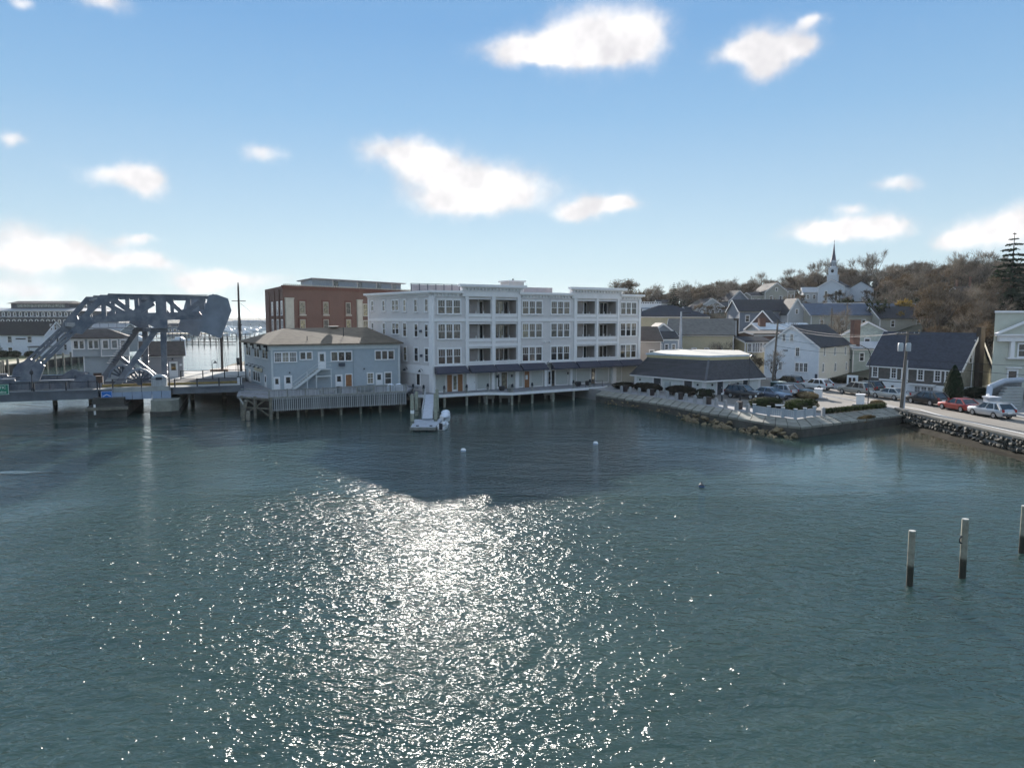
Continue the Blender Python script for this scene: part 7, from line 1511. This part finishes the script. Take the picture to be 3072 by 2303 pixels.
for i, x in enumerate((-127, -123.5, -119)): shrub('garden_shrub', ['dark shrub right of the small evergreen on the left bank', 'middle dark shrub before the long white house', 'right dark shrub before the long white house'][i], (x, 179 - i, 1.9), (1.4, 1.1, .8), leaf_mat('dark_box', (.015, .02, .01), (.04, .05, .02)), 900, .16, 60 + i, 'shrubs on the left bank')

# ================================================================ far marina
HULLW = M('far_gelcoat', (.68, .7, .73), .4, .05)
def motorboat(L, W):
    h = MB(); st = [(-L / 2, W * .46, .95), (-L * .1, W * .5, 1.0), (L * .25, W * .4, 1.15), (L / 2, .05, 1.45)]
    for q, hw, zt in st: h.v += [(q, -hw, zt), (q, -hw * .8, -.1), (q, hw * .8, -.1), (q, hw, zt)]
    for i in range(3):
        for k in range(4): a, b = i * 4 + k, i * 4 + (k + 1) % 4; h.f.append((a, b, b + 4, a + 4))
    h.f.append((3, 2, 1, 0)); c = MB().add([(-L * .3, -W * .36, .95), (L * .22, -W * .3, 1.0), (L * .22, W * .3, 1.0), (-L * .3, W * .36, .95), (-L * .28, -W * .3, 2.3), (L * .02, -W * .26, 2.3), (L * .02, W * .26, 2.3), (-L * .28, W * .3, 2.3)], [(0, 1, 5, 4), (1, 2, 6, 5), (2, 3, 7, 6), (3, 0, 4, 7), (4, 5, 6, 7)]); return h.mesh('hull'), c.mesh('cabin')
mb1 = motorboat(9, 3.2); mb2 = motorboat(12.5, 4); mast = MB().lathe([(.09, .8), (.05, 13)], n=5).bar((-3.5, 0, 2.2), (.1, 0, 2.2), .22).mesh('mast'); WIN = M('boat_windows', (.03, .035, .045), .2)
rnd = random.Random(9); nb = 0
for k in range(400):
    if nb >= 84: break
    zone = rnd.random()
    if zone < .5: u = rnd.uniform(665, 815); y = rnd.uniform(430, 1050)
    elif zone < .85: u = rnd.uniform(290, 560); y = rnd.uniform(330, 900)
    else: u = rnd.uniform(560, 680); y = rnd.uniform(520, 1000)
    zw = 'beside the tall schooner mast' if zone < .5 else 'behind the bridge truss' if zone < .85 else 'beyond the counterweight'
    x = (u - 1536) / 2150 * y; sail = rnd.random() < .55; big = rnd.random() < .4
    t = thing('sailboat' if sail else 'motor_boat', ('white sailboat with bare mast in the far marina ' if sail else 'white motor cruiser in the far marina ') + zw, 'boat', (x, y, 0), ('sailboats ' if sail else 'motor boats ') + zw, rnd.choice((0, 1.57, 3.14, .3, 2.0)) + rnd.gauss(0, .15))
    hm_ = mb2 if big else mb1; link('hull', hm_[0], HULLW, t); c = link('cabin', hm_[1], HULLW if rnd.random() < .6 else WIN, t)
    if sail: link('mast', mast, M('alu', (.55, .57, .6)), t); c.scale = (1, 1, .75)
    nb += 1
for lab, u0, u1, y, w, zt, mat in (('near long floating dock with dark piles behind the counterweight', 540, 700, 330, 4, .9, WOODG), ('far marina dock crossing behind the schooner masts', 600, 830, 420, 4, .9, CONC), ('long sunlit stone quay in the middle distance', 470, 640, 470, 26, 1.6, M('quay_sand', (.42, .36, .26), .9)), ('marina pier beyond the tender house roof', 290, 470, 380, 6, 1.2, CONC)):
    x0, x1 = (u0 - 1536) / 2150 * y, (u1 - 1536) / 2150 * y; t = thing('marina_dock', lab, 'dock', (x0, y, 0)); f = Fr((x0, y, 0)); part('deck', MB().box(0, x1 - x0, 0, w, zt - .5, zt), mat, t, f)
    pmm = MB().lathe([(.25, -1), (.25, 2.6)], n=6).mesh('pile', 40); n = int((x1 - x0) / 2.6)
    for k in range(n): part('pile', pmm, M('dock_pile', (.045, .04, .04), .8), t, f.sub(k * (x1 - x0) / n + .5, -.3 + (k % 2) * .5))
for i, (lab, u, y, w, h) in enumerate((('grey boat shed with dark roof in the far marina', 500, 520, 16, 5), ('long white marina store with flat roof near the horizon', 700, 980, 60, 6), ('second white marina shed near the horizon', 600, 1010, 45, 5))):
    x = (u - 1536) / 2150 * y; house('marina_shed', lab, 'shed', Fr((x, y, 0.6), rad(4)), w, 14, h, h + 2.2, HW if i else HG, M('shed_roof', (.30, .31, .32)) if i else ROOF, 'x', [('f', w * f, 1.5, 1.6, 1.8) for f in (.2, .4, .6, .8)], z0=-1)

# ================================================================ air
def build_haze():
    m = bpy.data.materials.new('haze'); m.use_nodes = True; t = NT(m.node_tree); t.n.clear(); out = t.node('ShaderNodeOutputMaterial'); v = t.node('ShaderNodeVolumePrincipled'); v.inputs['Color'].default_value = (.82, .88, .95, 1); v.inputs['Density'].default_value = HAZE; v.inputs['Anisotropy'].default_value = .35
    t.l.new(v.outputs[0], out.inputs['Volume']); h = struct('haze', MB().box(-3200, 3200, -170, 7200, -4, 62), m, kind='stuff'); tag(h, 'thin pale haze over the river and town', 'haze')
if HAZE > 0: build_haze()
